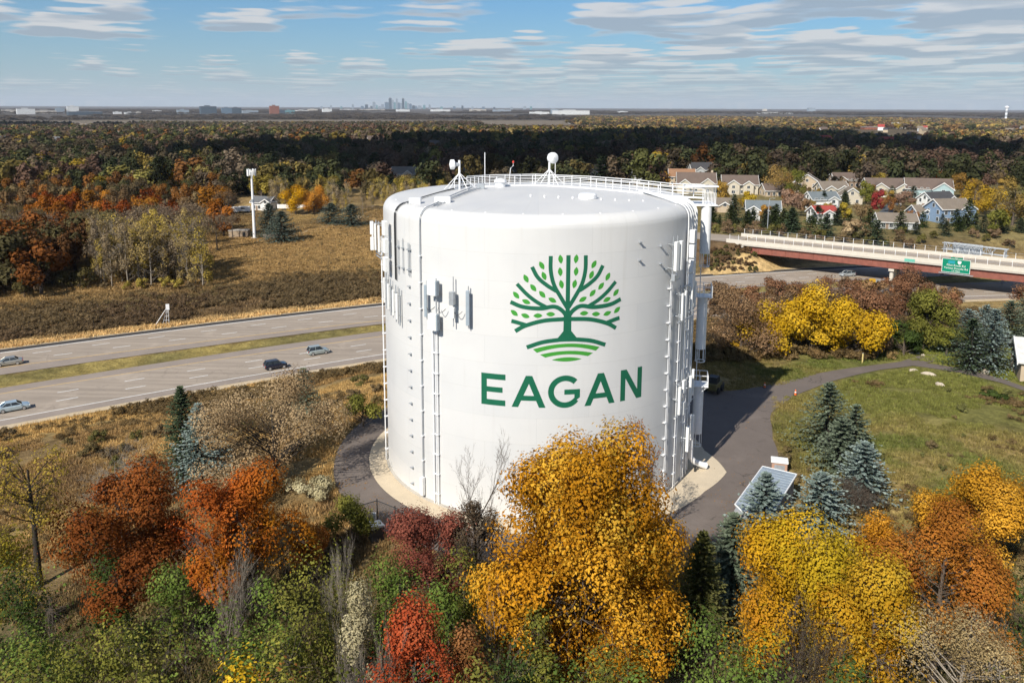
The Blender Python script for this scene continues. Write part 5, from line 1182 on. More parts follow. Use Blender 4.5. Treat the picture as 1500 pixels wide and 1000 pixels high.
def broadleaf(seed, H, Wc, cb, nlobe, nleaf, leaf, colors, lobe=(.16, .26), trunk=None, sparse=0.0, side=None, flat=1.0, lean=0.0, rough=1.0, plume=1.15, skew=.16, low=1.80, holes=9):
    rng = np.random.default_rng(seed); rx = Wc/2; rz = (H-cb)/2; cz = cb+rz
    # boughs reach out from the trunk to an uneven envelope; lobes of leaves sit along each bough
    nb = max(5, nlobe//8); i = np.arange(nb)+.5; up = 1-low*i/nb; th = np.pi*(1+5**.5)*i+rng.uniform(0, 6); hz_ = np.sqrt(np.maximum(0, 1-up**2))
    bd_ = unit(np.stack([np.cos(th)*hz_, np.sin(th)*hz_, up], 1)+rng.normal(size=(nb, 3))*.16); reach = rng.uniform(1-.34*rough, 1.08, nb); bi = np.arange(nlobe) % nb
    t_ = rng.uniform(.40, 1.0, nlobe)**.75; d = unit(bd_[bi]+rng.normal(size=(nlobe, 3))*.17/np.maximum(t_, .4)[:, None]*.8); upd = d[:, 2]
    hor = (1-.08*upd**2)*(1-skew*upd)*reach[bi]; LC = d*t_[:, None]*np.stack([rx*hor, rx*hor, rz*reach[bi]], 1)*.92; LC[:, 2] = LC[:, 2]*flat+cz; LC[:, 0] += lean*(LC[:, 2]-cz)
    lr = rng.uniform(*lobe, nlobe)*(Wc+H-cb)/2*rng.uniform(.62, 1.05, nlobe)
    w = lr**2; w = w/w.sum(); li = rng.choice(nlobe, nleaf, p=w)
    u = unit(rng.normal(size=(nleaf, 3))); u[:, 2] = u[:, 2]*.9+.10; rad_ = np.clip(rng.normal(.80, .15, nleaf), .1, 1.15)
    C = LC[li]+u*(lr[li]*rad_)[:, None]*np.array([1, 1, plume*.9])
    kz = (H-cz)/max(np.percentile(C[:, 2], 99.97)-cz, .1); kx = rx/max(np.percentile(np.abs(C[:, 0]), 99.5), .1); K_ = np.array([kx, kx, kz])
    C = (C-np.array([0, 0, cz]))*K_+np.array([0, 0, cz]); LC = (LC-np.array([0, 0, cz]))*K_+np.array([0, 0, cz])
    C[:, 2] = np.maximum(C[:, 2], .15)
    N = u*1.15+rng.normal(size=(nleaf, 3))*.27+np.array([0, 0, .25])
    if holes:
        hd = unit(rng.normal(size=(holes, 3))*np.array([1, 1, .7])); hc = hd*rng.uniform(.60, .98, (holes, 1))*np.array([rx, rx, rz])+np.array([0, 0, cz]); hr = rng.uniform(.09, .19, holes)*(Wc+H-cb)/2; ok = np.ones(nleaf, bool)
        for c_, r_ in zip(hc, hr): ok &= ((((C-c_)*np.array([1, 1, .72]))**2).sum(1) > r_**2) | (rng.uniform(size=nleaf) < .06)
        C, N, u, li = C[ok], N[ok], u[ok], li[ok]; nleaf = len(C)
    L = leaf*rng.uniform(.65, 1.4, nleaf); V, F = leaf_quads(C, N, L, L*rng.uniform(.5, .78, nleaf), rng)
    lobe_k = rng.uniform(0, 1, nlobe); k = lobe_k[li]*.72+rng.uniform(0, 1, nleaf)*.28
    if side is not None: k = np.clip(k*.45+side(C[:, 0]/rx, C[:, 1]/rx, (C[:, 2]-cz)/rz)*.6, 0, 1)
    col = pal(colors, k, rng, .08)*(rng.normal(1, .11, nlobe).clip(.7, 1.3)[li])[:, None]
    crown = (V, F, np.repeat(col, 4, axis=0))
    tr = trunk or H*.018+.06; top = np.array([lean*rz, 0, cb+(H-cb)*.72]); p = []
    p.append(tubes([[0, 0, -.3]], [[rng.normal()*.2, rng.normal()*.2, H*.35]], [top], [tr*1.15], [tr*.25], 8, 6))
    tz = np.clip(LC[:, 2]-np.hypot(LC[:, 0], LC[:, 1])*.75, cb*.55+.2, H*.7); f = tz/top[2]; S = np.stack([top[0]*f, top[1]*f, tz], 1)
    mid = (S+LC)/2+np.stack([np.zeros(nlobe), np.zeros(nlobe), -.06*np.hypot(LC[:, 0], LC[:, 1])], 1)+rng.normal(size=(nlobe, 3))*.25
    p.append(tubes(S, mid, LC, tr*.34*(1-f*.6), tr*.05+.008, 4, 4))
    nt_ = nlobe*5; li2 = rng.integers(0, nlobe, nt_); e = LC[li2]+unit(rng.normal(size=(nt_, 3)))*(lr[li2]*.95)[:, None]
    p.append(tubes(LC[li2], (LC[li2]+e)/2+rng.normal(size=(nt_, 3))*.15, e, tr*.05+.008, .008, 3, 2))
    return join(p), crown
def bare_tree(seed, H, Wc, levels=5, r0=None, kids=(5, 5, 4, 4, 3), spread=.62, stems=1, thin=1.0):
    rng = np.random.default_rng(seed); r0 = r0 or H*.014+.03; parts_ = []; tips = []
    S = []
    for s in range(stems):
        a = rng.uniform(0, 6.28); l = .0 if stems == 1 else .22; S.append((np.array([0, 0, -.2]), unit(np.array([math.cos(a)*l, math.sin(a)*l, 1.0]))))
    P = np.array([s[0] for s in S]); D = np.array([s[1] for s in S]); Ln = np.full(len(P), H*.46)*rng.uniform(.85, 1.1, len(P)); R = np.full(len(P), r0/(stems**.4))
    for lv in range(levels):
        E = P+D*Ln[:, None]; mid = (P+E)/2+rng.normal(size=P.shape)*(Ln*.06)[:, None]
        parts_.append(tubes(P, mid, E, R, R*.5*thin, 5 if lv == 0 else 3, 4 if lv == 0 else 2)); tips.append(E)
        if lv == levels-1: break
        k = kids[lv]; n = len(P); t = rng.uniform(.35, 1.0, (n, k)); t[:, 0] = 1.0
        Q = ((1-t)[..., None]**2*P[:, None]+2*(t*(1-t))[..., None]*mid[:, None]+(t*t)[..., None]*E[:, None]).reshape(-1, 3)
        Dn = np.repeat(D, k, 0)*.75+rng.normal(size=(n*k, 3))*spread*np.array([1, 1, .6])*(Wc/H*1.3)+np.array([0, 0, .22]); D = unit(Dn)
        Ln = np.repeat(Ln, k)*rng.uniform(.42, .72, n*k); R = np.repeat(R, k)*rng.uniform(.36, .55, n*k)*(1.15-.4*t.ravel()); R = np.maximum(R, .007); P = Q
    return join(parts_), np.concatenate(tips[-2:])
def spruce(seed, H, R, nspray, colors, dens=2.4, droop=.20, sprayL=.5, tip=None):
    rng = np.random.default_rng(seed); nw = max(8, int(H*dens)); P0 = []; DD = []; LL = []
    for i in range(nw):
        t = (i+.5)/nw; z = H*(.04+.95*t); nb = int(9+9*(1-t)); r = R*1.62*(1-t)**.82*(.80+.34*rng.uniform())+.10
        for b_ in range(nb):
            a = 6.283*b_/nb+rng.uniform(0, .6); dz = .35*t-droop*(1-t)+rng.normal()*.08; P0.append((0, 0, z)); DD.append((math.cos(a), math.sin(a), dz)); LL.append(r*rng.uniform(.80, 1.08))
    P0 = np.array(P0); DD = np.array(DD); LL = np.array(LL); nbr = len(LL); ns = nspray
    t = np.linspace(.22, 1.0, ns)[None, :]+rng.uniform(-.06, .06, (nbr, ns)); C = P0[:, None]+DD[:, None]*(LL[:, None]*t)[..., None]; C[..., 2] += .10*LL[:, None]*t**2
    C = C.reshape(-1, 3); D2 = np.repeat(DD, ns, 0); tt = t.ravel(); C = np.repeat(C, 2, 0); D2 = np.repeat(D2, 2, 0); tt = np.repeat(tt, 2); sg_ = np.tile([-1, 1], len(C)//2)
    sd = np.stack([-D2[:, 1], D2[:, 0], 0*D2[:, 0]], 1)*sg_[:, None]; T = unit(D2*.75+sd*.62+rng.normal(size=C.shape)*.22+np.array([0, 0, -.06])); N = unit(np.cross(T, np.cross(np.array([0, 0, 1.0]), T)+rng.normal(size=C.shape)*.35)); B = np.cross(N, T)
    l = (sprayL*(.7+.5*rng.uniform(size=len(C)))*(1.15-.4*tt))[:, None]; w = l*.5; C0 = C-T*l*.35
    V = np.stack([C0, C0+T*l*.6+B*w/2-np.array([0, 0, .03]), C0+T*l, C0+T*l*.6-B*w/2-np.array([0, 0, .03])], 1).reshape(-1, 3); F = np.arange(len(V)).reshape(-1, 4)
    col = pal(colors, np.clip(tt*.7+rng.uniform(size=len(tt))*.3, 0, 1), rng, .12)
    tr = tubes([[0, 0, -.2]], [[0, 0, H*.5]], [[0, 0, H*.97]], [.05+H*.014], [.015], 7, 4); br = tubes(P0, P0+DD*LL[:, None]*.5, P0+DD*LL[:, None]*.9, .03, .006, 3, 2)
    return join([tr, br]), (V, F, np.repeat(col, 4, axis=0))
def crown_mesh(name, cr, mat): return mesh_np(name, cr[0], cr[1], None, cr[2], [mat])
def wood_mesh(name, w, mat): return mesh_np(name, w[0], w[1], None, None, [mat], None, True)
def tree_obj(name, loc, wood, crown, label, cat='tree', group=None, bark='bark', leafmat='leaf', rz_=0.0, tint=(1, 1, 1)):
    root = empty(name, (loc[0], loc[1], loc[2]-.05), rz_, label, cat, group)
    part('trunk', wood if isinstance(wood, bpy.types.Mesh) else wood_mesh('trunk', wood, MAT[bark]), root)
    if crown is not None:
        c = part('crown', crown if isinstance(crown, bpy.types.Mesh) else crown_mesh('crown', crown, MAT[leafmat]), root); c.color = (*tint, 1)
    return root
def fit(x0, x1, ytop, Y):
    """place on the ground at world depth Y below the crown seen between x0 and x1; returns place, height, width"""
    xc = (x0+x1)/2; d = pix_ray(xc, ytop); k = (Y-CAM_LOC[1])/d[1]; p = CAM_LOC+d*k; gz = float(ground(p[0], Y)); dep = k*CAM_F
    return np.array([p[0], Y, gz]), p[2]-gz, (x1-x0)/CAM_F*dep
def fitb(x0, x1, ytop, ybase):
    q = G((x0+x1)/2, ybase); p, h, w = fit(x0, x1, ytop, q[1]); return q, max(h, .5), w

# palettes (base colours of leaves)
GOLD = [(0.366, 0.177, 0.015), (0.537, 0.275, 0.027), (0.610, 0.342, 0.049)]; AMBER = [(0.293, 0.104, 0.010), (0.512, 0.226, 0.018), (0.610, 0.317, 0.043)]
RUST = [(0.183, 0.043, 0.010), (0.317, 0.079, 0.015), (0.390, 0.122, 0.024)]; REDB = [(0.207, 0.034, 0.017), (0.366, 0.067, 0.024), (0.415, 0.110, 0.043)]; DKRUST = [(0.104, 0.032, 0.011), (0.207, 0.063, 0.017), (0.281, 0.100, 0.024)]
CRIM = [(.13, .040, .028), (.23, .070, .048), (.29, .105, .07)]; YEL = [(0.366, 0.207, 0.012), (0.610, 0.403, 0.024), (0.671, 0.488, 0.061)]; TAN = [(0.232, 0.152, 0.079), (0.366, 0.262, 0.146), (0.464, 0.354, 0.207)]
GREEN = [(0.062, 0.097, 0.022), (0.123, 0.177, 0.035), (0.194, 0.248, 0.054)]; OLIVE = [(0.085, 0.091, 0.022), (0.159, 0.159, 0.034), (0.232, 0.220, 0.049)]; YGREEN = [(.085, .095, .022), (.155, .16, .032), (.235, .22, .042)]; DGREEN = [(0.026, 0.043, 0.014), (0.058, 0.087, 0.023), (0.087, 0.116, 0.032)]
PALE = [(0.317, 0.268, 0.146), (0.439, 0.390, 0.232), (0.512, 0.464, 0.293)]; BROWN = [(.10, .055, .028), (.17, .095, .045), (.22, .135, .07)]
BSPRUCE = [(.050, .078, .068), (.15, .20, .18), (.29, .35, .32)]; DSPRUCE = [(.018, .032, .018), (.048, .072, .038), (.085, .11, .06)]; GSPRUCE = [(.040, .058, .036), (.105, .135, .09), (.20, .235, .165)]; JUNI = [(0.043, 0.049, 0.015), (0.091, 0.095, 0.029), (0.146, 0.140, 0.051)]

# ------------------------------------------------------------------ trees in front of and beside the tank
FG = 'trees in front of the tank'
def FT(name, x0, x1, yt, Y, cbf, nlobe, nleaf, leaf, cols, label, seed, cat='tree', group=FG, bark='bark', **kw):
    p, h, w = fit(x0, x1, yt, Y); g = broadleaf(seed, h, w, h*cbf, nlobe, nleaf, leaf, cols, **kw)
    return tree_obj(name, p, g[0], g[1], label, cat, group, bark, 'leaf', 0.0)
FT('oak_tree', 704, 1014, 618, -37, .03, 230, 150000, .20, [(.20, .10, .010), (.36, .155, .010), (.50, .235, .016), (.60, .33, .035), (.40, .27, .035)], 'big golden-orange oak overlapping the front of the tank', 15, lobe=(.080, .135), plume=1.4, skew=.14, low=1.92, holes=5, rough=.58)
FT('oak_tree', 72, 262, 674, -30, .14, 64, 50895, 0.193, DKRUST, 'dark russet-brown oak next to the red-orange maple', 12, lobe=(.12, .19))
FT('maple_tree', 236, 436, 690, -31, .16, 60, 50895, 0.185, [(.40, .075, .02), (.38, .10, .02), (.30, .10, .012), (.42, .19, .015)], 'maple turning from coral red to orange beside the russet oak', 13, lobe=(.12, .19), side=lambda x, y, z: np.clip(.5+.7*x-.35*z, 0, 1))
FT('oak_tree', 290, 502, 560, -9, .22, 62, 29362, 0.185, TAN, 'tan withered oak in front of the highway verge', 14, bark='bark_dark', lobe=(.10, .17))
FT('maple_tree', 562, 694, 738, -29, .22, 40, 23490, 0.151, CRIM, 'small dark crimson maple in front of the drive', 15, lobe=(.12, .2))
FT('maple_tree', 542, 668, 878, -46, .15, 46, 35235, 0.143, REDB, 'bright rust-red maple among the green brush', 16, lobe=(.12, .2))
FT('oak_tree', 650, 740, 905, -44, .2, 34, 21532, 0.151, [(.17, .07, .025), (.26, .115, .04), (.30, .14, .055)], 'cinnamon brown oak between the rust maple and the golden oak', 17, lobe=(.13, .2))
FT('maple_tree', 1068, 1280, 752, -37, .12, 66, 58725, 0.168, [(.42, .17, .02), (.48, .26, .015), (.46, .31, .02), (.36, .27, .02)], 'lemon-yellow maple with orange flank below the metal-roofed shed', 18, lobe=(.12, .18), side=lambda x, y, z: np.clip(.5+.8*x+.3*z, 0, 1))
FT('oak_tree', 1285, 1500, 742, -36, .14, 60, 52852, 0.168, [(.22, .075, .018), (.34, .13, .022), (.42, .20, .035)], 'copper-orange oak beside the lemon-yellow maple', 19, lobe=(.12, .18))
FT('maple_tree', 1200, 1378, 820, -42, .12, 46, 41107, 0.168, [(.40, .18, .012), (.46, .27, .02), (.42, .30, .04)], 'golden maple tucked between the lemon maple and copper oak', 20, lobe=(.12, .18))
FT('maple_tree', 1348, 1545, 668, -23, .1, 56, 46980, 0.176, GOLD, 'broad golden maple standing at the edge of the grassy knoll', 21, lobe=(.12, .18))
FT('oak_tree', 1325, 1520, 888, -44, .2, 60, 28350, 0.105, [(.22, .15, .07), (.36, .27, .13), (.48, .38, .20)], 'half-bare tan oak with pale grey limbs under the copper oak', 22, bark='bark_pale', lobe=(.10, .17))
FT('ash_tree', -22, 94, 645, -20, .32, 34, 2600, 0.210, [(.26, .19, .03), (.36, .26, .05)], 'thin yellow-leaved tree with dark crooked trunk near the highway slope', 23, bark='bark_dark', lobe=(.12, .2))
FT('pale_tree', 478, 562, 848, -42, .08, 34, 16638, 0.134, PALE, 'pale cream-leaved sapling beside the rust-red maple', 24, lobe=(.12, .2))
FT('maple_tree', 418, 486, 762, -25, .15, 26, 12723, 0.168, [(.26, .09, .025), (.36, .14, .03)], 'short orange-brown maple at the corner of the chain-link fence', 25, lobe=(.14, .22))
FT('oak_tree', 660, 742, 735, -29, .2, 30, 10179, 0.151, [(.07, .05, .035), (.11, .08, .05)], 'dusky brown half-bare oak beside the crimson maple', 26, bark='bark_dark', lobe=(.12, .2))
# bare ones
def BT(name, x0, x1, yt, Y, label, seed, levels=5, stems=1, bark='bark', group=FG, leaf=None, r0=None, spread=.62):
    p, h, w = fit(x0, x1, yt, Y); wd, tips = bare_tree(seed, h, w, levels, r0, stems=stems, spread=spread); zmax = wd[0][:, 2].max(); sc_ = h/zmax
    wx = np.percentile(np.abs(wd[0][:, 0]), 98)*2; wd = (wd[0]*np.array([w/wx, w/wx, sc_]), wd[1]); tips = tips*np.array([w/wx, w/wx, sc_])
    cr = None
    if leaf:
        rng = np.random.default_rng(seed); k = rng.choice(len(tips), min(leaf[0], len(tips)*3)); C = tips[k]+rng.normal(size=(len(k), 3))*.15; V, F = leaf_quads(C, rng.normal(size=(len(k), 3)), leaf[1], leaf[1]*.6, rng); cr = (V, F, np.repeat(pal(leaf[2], rng.uniform(size=len(k)), rng), 4, axis=0))
    return tree_obj(name, p, wd, cr, label, 'tree', group, bark)
BT('bare_tree', 645, 745, 638, -26, 'leafless grey tree reaching up the white wall beside the golden oak', 31, 6)
BT('bare_tree', 925, 980, 606, -20, 'slender leafless tree in front of the antenna risers', 32, 6, leaf=(500, .2, [(.22, .08, .03), (.32, .14, .05)]))
BT('bare_tree', 1140, 1270, 868, -41, 'leafless brown thicket tree under the lemon-yellow maple', 33, 6, 3, leaf=(900, .16, [(.12, .10, .05)]))
BT('bare_tree', 270, 370, 790, -35, 'leafless pale grey tree under the coral and orange maple', 34, 6, 2, 'bark_pale')
BT('bare_tree', 470, 545, 790, -38, 'leafless silvery sapling above the green brush', 35, 6, 2, 'bark_pale', leaf=(400, .16, YGREEN))
BT('bare_tree', 480, 580, 880, -46, 'leafless grey thicket at the foot of the pale sapling', 36, 6, 3, 'bark_pale')
BT('bare_tree', 120, 230, 640, -8, 'leafless grey scrub tree on the slope above the russet oak', 37, 6, 3, 'bark_pale')
BT('bare_tree', 1230, 1300, 690, -13, 'brown twiggy thicket at the foot of the blue spruce row', 38, 6, 4)
BT('bare_tree', 1400, 1520, 870, -41, 'bare limbed tree poking through the tan oak', 39, 6, 2, 'bark_pale')
BT('bare_tree', 690, 770, 820, -40, 'pale dead tree with broken limbs beside the cinnamon oak', 40, 5, 2, 'bark_pale')
# conifers
def ST(x0, x1, yt, yb, cols, label, seed, ns=7, name='spruce_tree', group='spruces near the tank', Y=None, spl=.45, dens=2.6, cat='tree'):
    if Y is None: p, h, w = fitb(x0, x1, yt, yb)
    else: p, h, w = fit(x0, x1, yt, Y)
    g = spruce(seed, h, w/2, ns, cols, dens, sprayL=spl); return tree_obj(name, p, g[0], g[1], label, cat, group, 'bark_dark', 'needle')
ST(244, 300, 562, 694, DSPRUCE, 'dark green spruce beside the tan oak', 51)
ST(262, 332, 588, 700, BSPRUCE, 'blue-grey spruce tucked between the dark spruce and the tan oak', 52)
ST(428, 466, 537, 612, GSPRUCE, 'small grey-green spruce peeking over the tan oak', 53, 5)
ST(1172, 1248, 560, 652, GSPRUCE, 'tallest blue-green spruce of the row on the knoll', 54)
ST(1196, 1262, 612, 690, GSPRUCE, 'broad grey-green spruce next to the tallest one of the row', 55)
ST(1222, 1300, 646, 732, BSPRUCE, 'silver-blue spruce at the end of the row on the knoll', 56)
ST(1222, 1275, 592, 676, GSPRUCE, 'slim spruce behind the silver-blue one', 57, 5)
ST(1162, 1246, 690, 0, BSPRUCE, 'squat silver spruce above the lemon-yellow maple', 58, Y=-16)
ST(1086, 1160, 690, 0, BSPRUCE, 'silver spruce hiding one corner of the metal-roofed shed', 59, 8, Y=-19)
ST(996, 1066, 776, 0, JUNI, 'olive juniper beside the golden oak', 60, 8, 'juniper_tree', Y=-31, spl=.4, dens=3.2)
ST(1036, 1116, 750, 0, GSPRUCE, 'grey-green juniper in front of the silver spruce by the shed', 61, 8, 'juniper_tree', Y=-26, spl=.4, dens=3.2)
for a, lb in (((1386, 1452, 466, 542, DSPRUCE), 'dark green spruce in front of the blue ones by the lawn'), ((1418, 1482, 452, 542, BSPRUCE), 'bright blue spruce beside the mown lawn'), ((1382, 1444, 452, 516, BSPRUCE), 'hazy blue spruce behind the dark green one'), ((1410, 1468, 446, 514, BSPRUCE), 'blue spruce at the back of the lawn cluster'), ((1448, 1502, 440, 502, GSPRUCE), 'grey-green spruce on the lawn crest'), ((1474, 1532, 426, 496, GSPRUCE), 'grey-green spruce at the end of the lawn crest')):
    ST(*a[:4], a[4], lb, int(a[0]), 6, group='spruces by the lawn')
# shrubs and brush along the front
SH = 'brush in front of the tank'
def shrub(x0, x1, yt, Y, cols, label, seed, n=5900, leaf=.18, name='shrub', cat='shrub', group=SH, lobe=(.14, .24)):
    p, h, w = fit(x0, x1, yt, Y); h = max(h, 1.0); g = broadleaf(seed, h, w, .1, 34, n, leaf, cols, lobe=lobe, trunk=.06); return tree_obj(name, p, g[0], g[1], label, cat, group)
sk_list = [(-40, 90, 815, -36, DGREEN, 'dark green bush under the thin yellow-leaved tree'), (-40, 60, 765, -28, [(.12, .11, .02), (.24, .20, .03), (.36, .28, .03)], 'yellow-olive bush below the thin crooked tree'), (60, 200, 880, -42, YGREEN, 'yellow-green bush at the foot of the russet oak'), (150, 300, 900, -45, OLIVE, 'olive bush between the russet oak and the coral maple'), (-60, 120, 930, -50, OLIVE, 'rough olive bush below the dark green one'),
    (240, 400, 885, -43, GREEN, 'mid-green bush under the coral and orange maple'), (350, 500, 905, -46, YGREEN, 'yellow-green bush in front of the pale sapling'), (420, 540, 800, -36, YGREEN, 'tall lime-green bush beneath the short orange maple'), (520, 640, 805, -35, GREEN, 'green bush hugging the meter cabinet'), (330, 440, 850, -40, GREEN, 'deep green bush left uncovered by the orange maple skirt'),
    (590, 720, 838, -38, GREEN, 'green bush between the crimson and rust maples'), (700, 800, 930, -48, DGREEN, 'dark green bush at the foot of the golden oak'), (760, 880, 955, -50, GREEN, 'leafy green bush beneath the golden oak skirt'), (870, 1010, 950, -50, OLIVE, 'olive bush under the right flank of the golden oak'), (990, 1110, 880, -43, GREEN, 'green bush below the olive juniper'), (1020, 1180, 925, -48, GREEN, 'fresh green bush below the lemon-yellow maple'), (1150, 1300, 960, -51, DGREEN, 'dark bush below the leafless thicket'),
    (120, 200, 800, -33, DGREEN, 'dark bush in the shade of the russet oak'), (90, 170, 740, -20, OLIVE, 'olive bush behind the russet oak'), (470, 560, 720, -20, OLIVE, 'dull olive bush in the shade beside the drive'), (410, 500, 700, -12, PALE, 'pale dry bush under the tan oak'), (1470, 1560, 830, -36, DGREEN, 'dark green bush beside the copper oak'), (1440, 1478, 582, 15, DGREEN, 'round dark green bush on the knoll slope'), (300, 420, 950, -52, YEL, 'yellow bush at the front of the thicket'), (1255, 1330, 745, -22, AMBER, 'small amber bush between lemon maple and golden maple'), (340, 480, 960, -53, [(.26, .10, .03), (.34, .17, .04)], 'orange-tinged bush at the front of the thicket'), (200, 320, 800, -33, GREEN, 'green bush filling the gap between russet oak and coral maple')]
sk_list += [(820, 930, 930, -46, YGREEN, 'lime bush showing under the golden oak trunk'), (900, 1000, 975, -51, GREEN, 'green bush in front of the lime one under the oak'), (640, 760, 960, -52, OLIVE, 'olive bush beneath the cinnamon oak'), (560, 680, 985, -54, GREEN, 'green bush beneath the rust-red maple'), (440, 560, 960, -52, YGREEN, 'yellow-green bush beneath the pale sapling'), (1090, 1230, 985, -54, OLIVE, 'olive bush in the corner below the thicket tree'), (1240, 1380, 985, -54, [(.26, .13, .03), (.36, .2, .04)], 'amber bush beneath the golden maple'), (1380, 1540, 975, -53, OLIVE, 'olive bush beneath the half-bare tan oak'), (0, 130, 850, -40, GREEN, 'leafy green bush next to the dark one under the crooked tree'), (100, 260, 985, -54, YGREEN, 'bright yellow-green bush at the very front'), (-60, 80, 985, -55, GREEN, 'green bush in the front corner of the thicket'), (380, 470, 850, -40, OLIVE, 'olive bush between the pale grey tree and lime bush'), (740, 830, 880, -42, YGREEN, 'lime bush squeezed between dead tree and oak'), (640, 720, 800, -33, OLIVE, 'dull bush at the foot of the leafless grey tree')]
for k, a in enumerate(sk_list): shrub(*a, 100+k)
# ------------------------------------------------------------------ trees in the middle distance
def MT(x0, x1, yt, yb, cols, label, seed, n=5000, leaf=.5, nl=40, cb=.12, name='tree', group='trees beyond the tank', bark='bark', lobe=(.14, .22)):
    p, h, w = fitb(x0, x1, yt, yb); g = broadleaf(seed, h, w, h*cb, nl, n, leaf, cols, lobe=lobe, low=1.95, holes=3); return tree_obj(name, p, g[0], g[1], label, 'tree', group, bark)
BRN = [(.15, .09, .045), (.25, .155, .085), (.33, .22, .12)]; RBR = [(.14, .065, .036), (.22, .11, .06), (.28, .16, .09)]
YG = [(.42, .24, .012), (.56, .35, .02), (.60, .41, .05)]
MT(1028, 1140, 412, 522, BRN, 'brown half-leafless tree beside the tank riser pipes', 201, 13000, .26, 60, .03)
MT(1122, 1252, 412, 518, YG, 'brilliant yellow tree at the edge of the brown grass, tallest of its clump', 202, 16000, .36, 60, .02)
MT(1080, 1182, 438, 521, YG, 'brilliant yellow tree next to the brown half-leafless one', 203, 11000, .34, 50, .02); MT(1192, 1290, 434, 521, YG, 'brilliant yellow tree next to the red-brown thicket', 204, 11000, .34, 50, .02)
MT(1070, 1110, 470, 520, [(.36, .2, .02), (.45, .28, .03)], 'low yellow sapling in the brown grass', 205, 2200, .3)
MT(1232, 1330, 420, 508, RBR, 'red-brown thicket tree between yellow clump and green tree', 206, 12000, .3, 50, .02); MT(1290, 1364, 388, 470, RBR, 'dark red-brown tree under the overpass sign', 207, 10000, .3, 50, .02)
MT(1316, 1388, 416, 512, OLIVE, 'olive green tree on the way to the blue spruces', 208, 11000, .32, 50, .02); MT(1362, 1412, 462, 520, YGREEN, 'yellow-green bush at the path bend', 209, 3500, .28); MT(1296, 1352, 468, 520, DGREEN, 'dark green bush beneath the red-brown thicket', 210, 4000, .3); MT(1260, 1310, 482, 524, BRN, 'low brown bush beside the yellow marker post', 211, 2600, .26)
MT(1190, 1250, 406, 440, RBR, 'reddish brush against the highway behind the yellow clump', 212, 2600, .34); MT(1120, 1180, 408, 440, RBR, 'rusty brush against the highway near the brown tree', 213, 2600, .34)
MT(1480, 1530, 410, 450, RBR, 'rusty brush below the overpass end', 214, 2600, .34)
MT(500, 565, 575, 625, OLIVE, 'yellow-green weeds heaped beside the drive and tank', 215, 3000, .24, name='shrub')
for a in ((377, 414, 297, 346, 'tall narrow blue spruce behind the cell tower shelter'), (389, 438, 309, 354, 'broad blue spruce beside the cell tower'), (466, 505, 297, 328, 'round blue spruce on the field track'), (494, 537, 299, 331, 'blue spruce next to the tank shoulder')):
    ST(*a[:4], [(.030, .045, .034), (.075, .10, .08), (.14, .17, .14)], a[4], int(a[0]), 8, group='spruces on the field', spl=.75, dens=2.6)
MT(412, 454, 270, 314, [(.52, .26, .01), (.60, .36, .02)], 'vivid gold tree, one of a pair by the white fence', 221, 6500, .45, 50, .02); MT(438, 482, 271, 314, [(.48, .19, .02), (.54, .27, .05)], 'vivid orange tree, one of a pair by the white fence', 222, 6500, .45, 50, .02)
# trees among the houses
hs = [(1118, 1170, 238, 288, [(.26, .16, .05), (.36, .24, .08)], 'big golden-brown tree above the low brown-roofed house'), (1090, 1128, 234, 276, DGREEN, 'dark green tree behind the red maples'), (1150, 1182, 244, 290, YGREEN, 'yellow-green tree next to the tall tan house'), (1062, 1076, 245, 266, [(.32, .03, .03), (.36, .05, .045)], 'scarlet maple above the cream house'), (1078, 1092, 247, 266, [(.28, .035, .035), (.32, .06, .05)], 'second scarlet maple beside the dark green tree'), (1042, 1064, 245, 275, YGREEN, 'lime-green tree beside the house with the chimney'), (1048, 1066, 264, 306, [(.34, .2, .04), (.42, .27, .06)], 'slim amber tree below the cream house'), (1083, 1108, 280, 312, [(.36, .24, .02), (.46, .33, .04)], 'yellow tree in front of the cream house'), (1138, 1180, 276, 316, [(.28, .17, .11), (.35, .23, .16)], 'pinkish-brown tree behind the blue-roofed house'), (1274, 1294, 277, 306, [(.26, .035, .035), (.32, .06, .05)], 'round red maple at the head of the street'), (1258, 1280, 265, 300, YGREEN, 'olive-yellow tree behind the red maple'), (1268, 1298, 252, 285, [(.28, .2, .04), (.36, .27, .05)], 'golden-olive tree beside the long cream house'), (1400, 1450, 262, 318, [(.36, .22, .02), (.44, .29, .04)], 'golden tree beyond the big blue house'), (1435, 1480, 275, 322, [(.38, .24, .02), (.46, .31, .04)], 'bright golden tree over the spruce hedge'), (1390, 1425, 252, 290, [(.24, .13, .03), (.30, .18, .05)], 'bronze tree behind the teal gable'), (1455, 1510, 258, 330, [(.22, .15, .04), (.30, .21, .06)], 'tawny tree at the end of the housing row'), (1440, 1475, 305, 345, OLIVE, 'olive round bush tree by the hedge'), (1225, 1246, 296, 326, [(.32, .24, .03), (.4, .3, .05)], 'yellow shrub tree beside the red-roofed house'), (1226, 1268, 318, 350, TAN, 'tan brushy tree in front of the red-roofed house'), (1308, 1340, 278, 305, [(.2, .12, .08), (.26, .17, .12)], 'brown bare-looking tree beside the sidewalk'), (1165, 1200, 290, 318, BRN, 'brown tree between the white houses'), (1110, 1130, 300, 326, [(.34, .17, .03), (.4, .22, .05)], 'orange shrub tree by the two-storey white house'), (1330, 1362, 246, 266, AMBER, 'amber tree behind the long cream house'), (1296, 1330, 248, 266, AMBER, 'amber tree at the edge of the dark wood'), (1362, 1396, 250, 270, RUST, 'rusty tree at the edge of the dark wood'), (960, 985, 250, 272, [(.40, .20, .03), (.45, .26, .05)], 'amber tree between grey and rust-roofed houses'), (905, 925, 258, 274, BRN, 'brown tree by the brown house'), (812, 832, 250, 268, [(.4, .25, .03), (.46, .3, .05)], 'small golden tree behind the tall dish')]
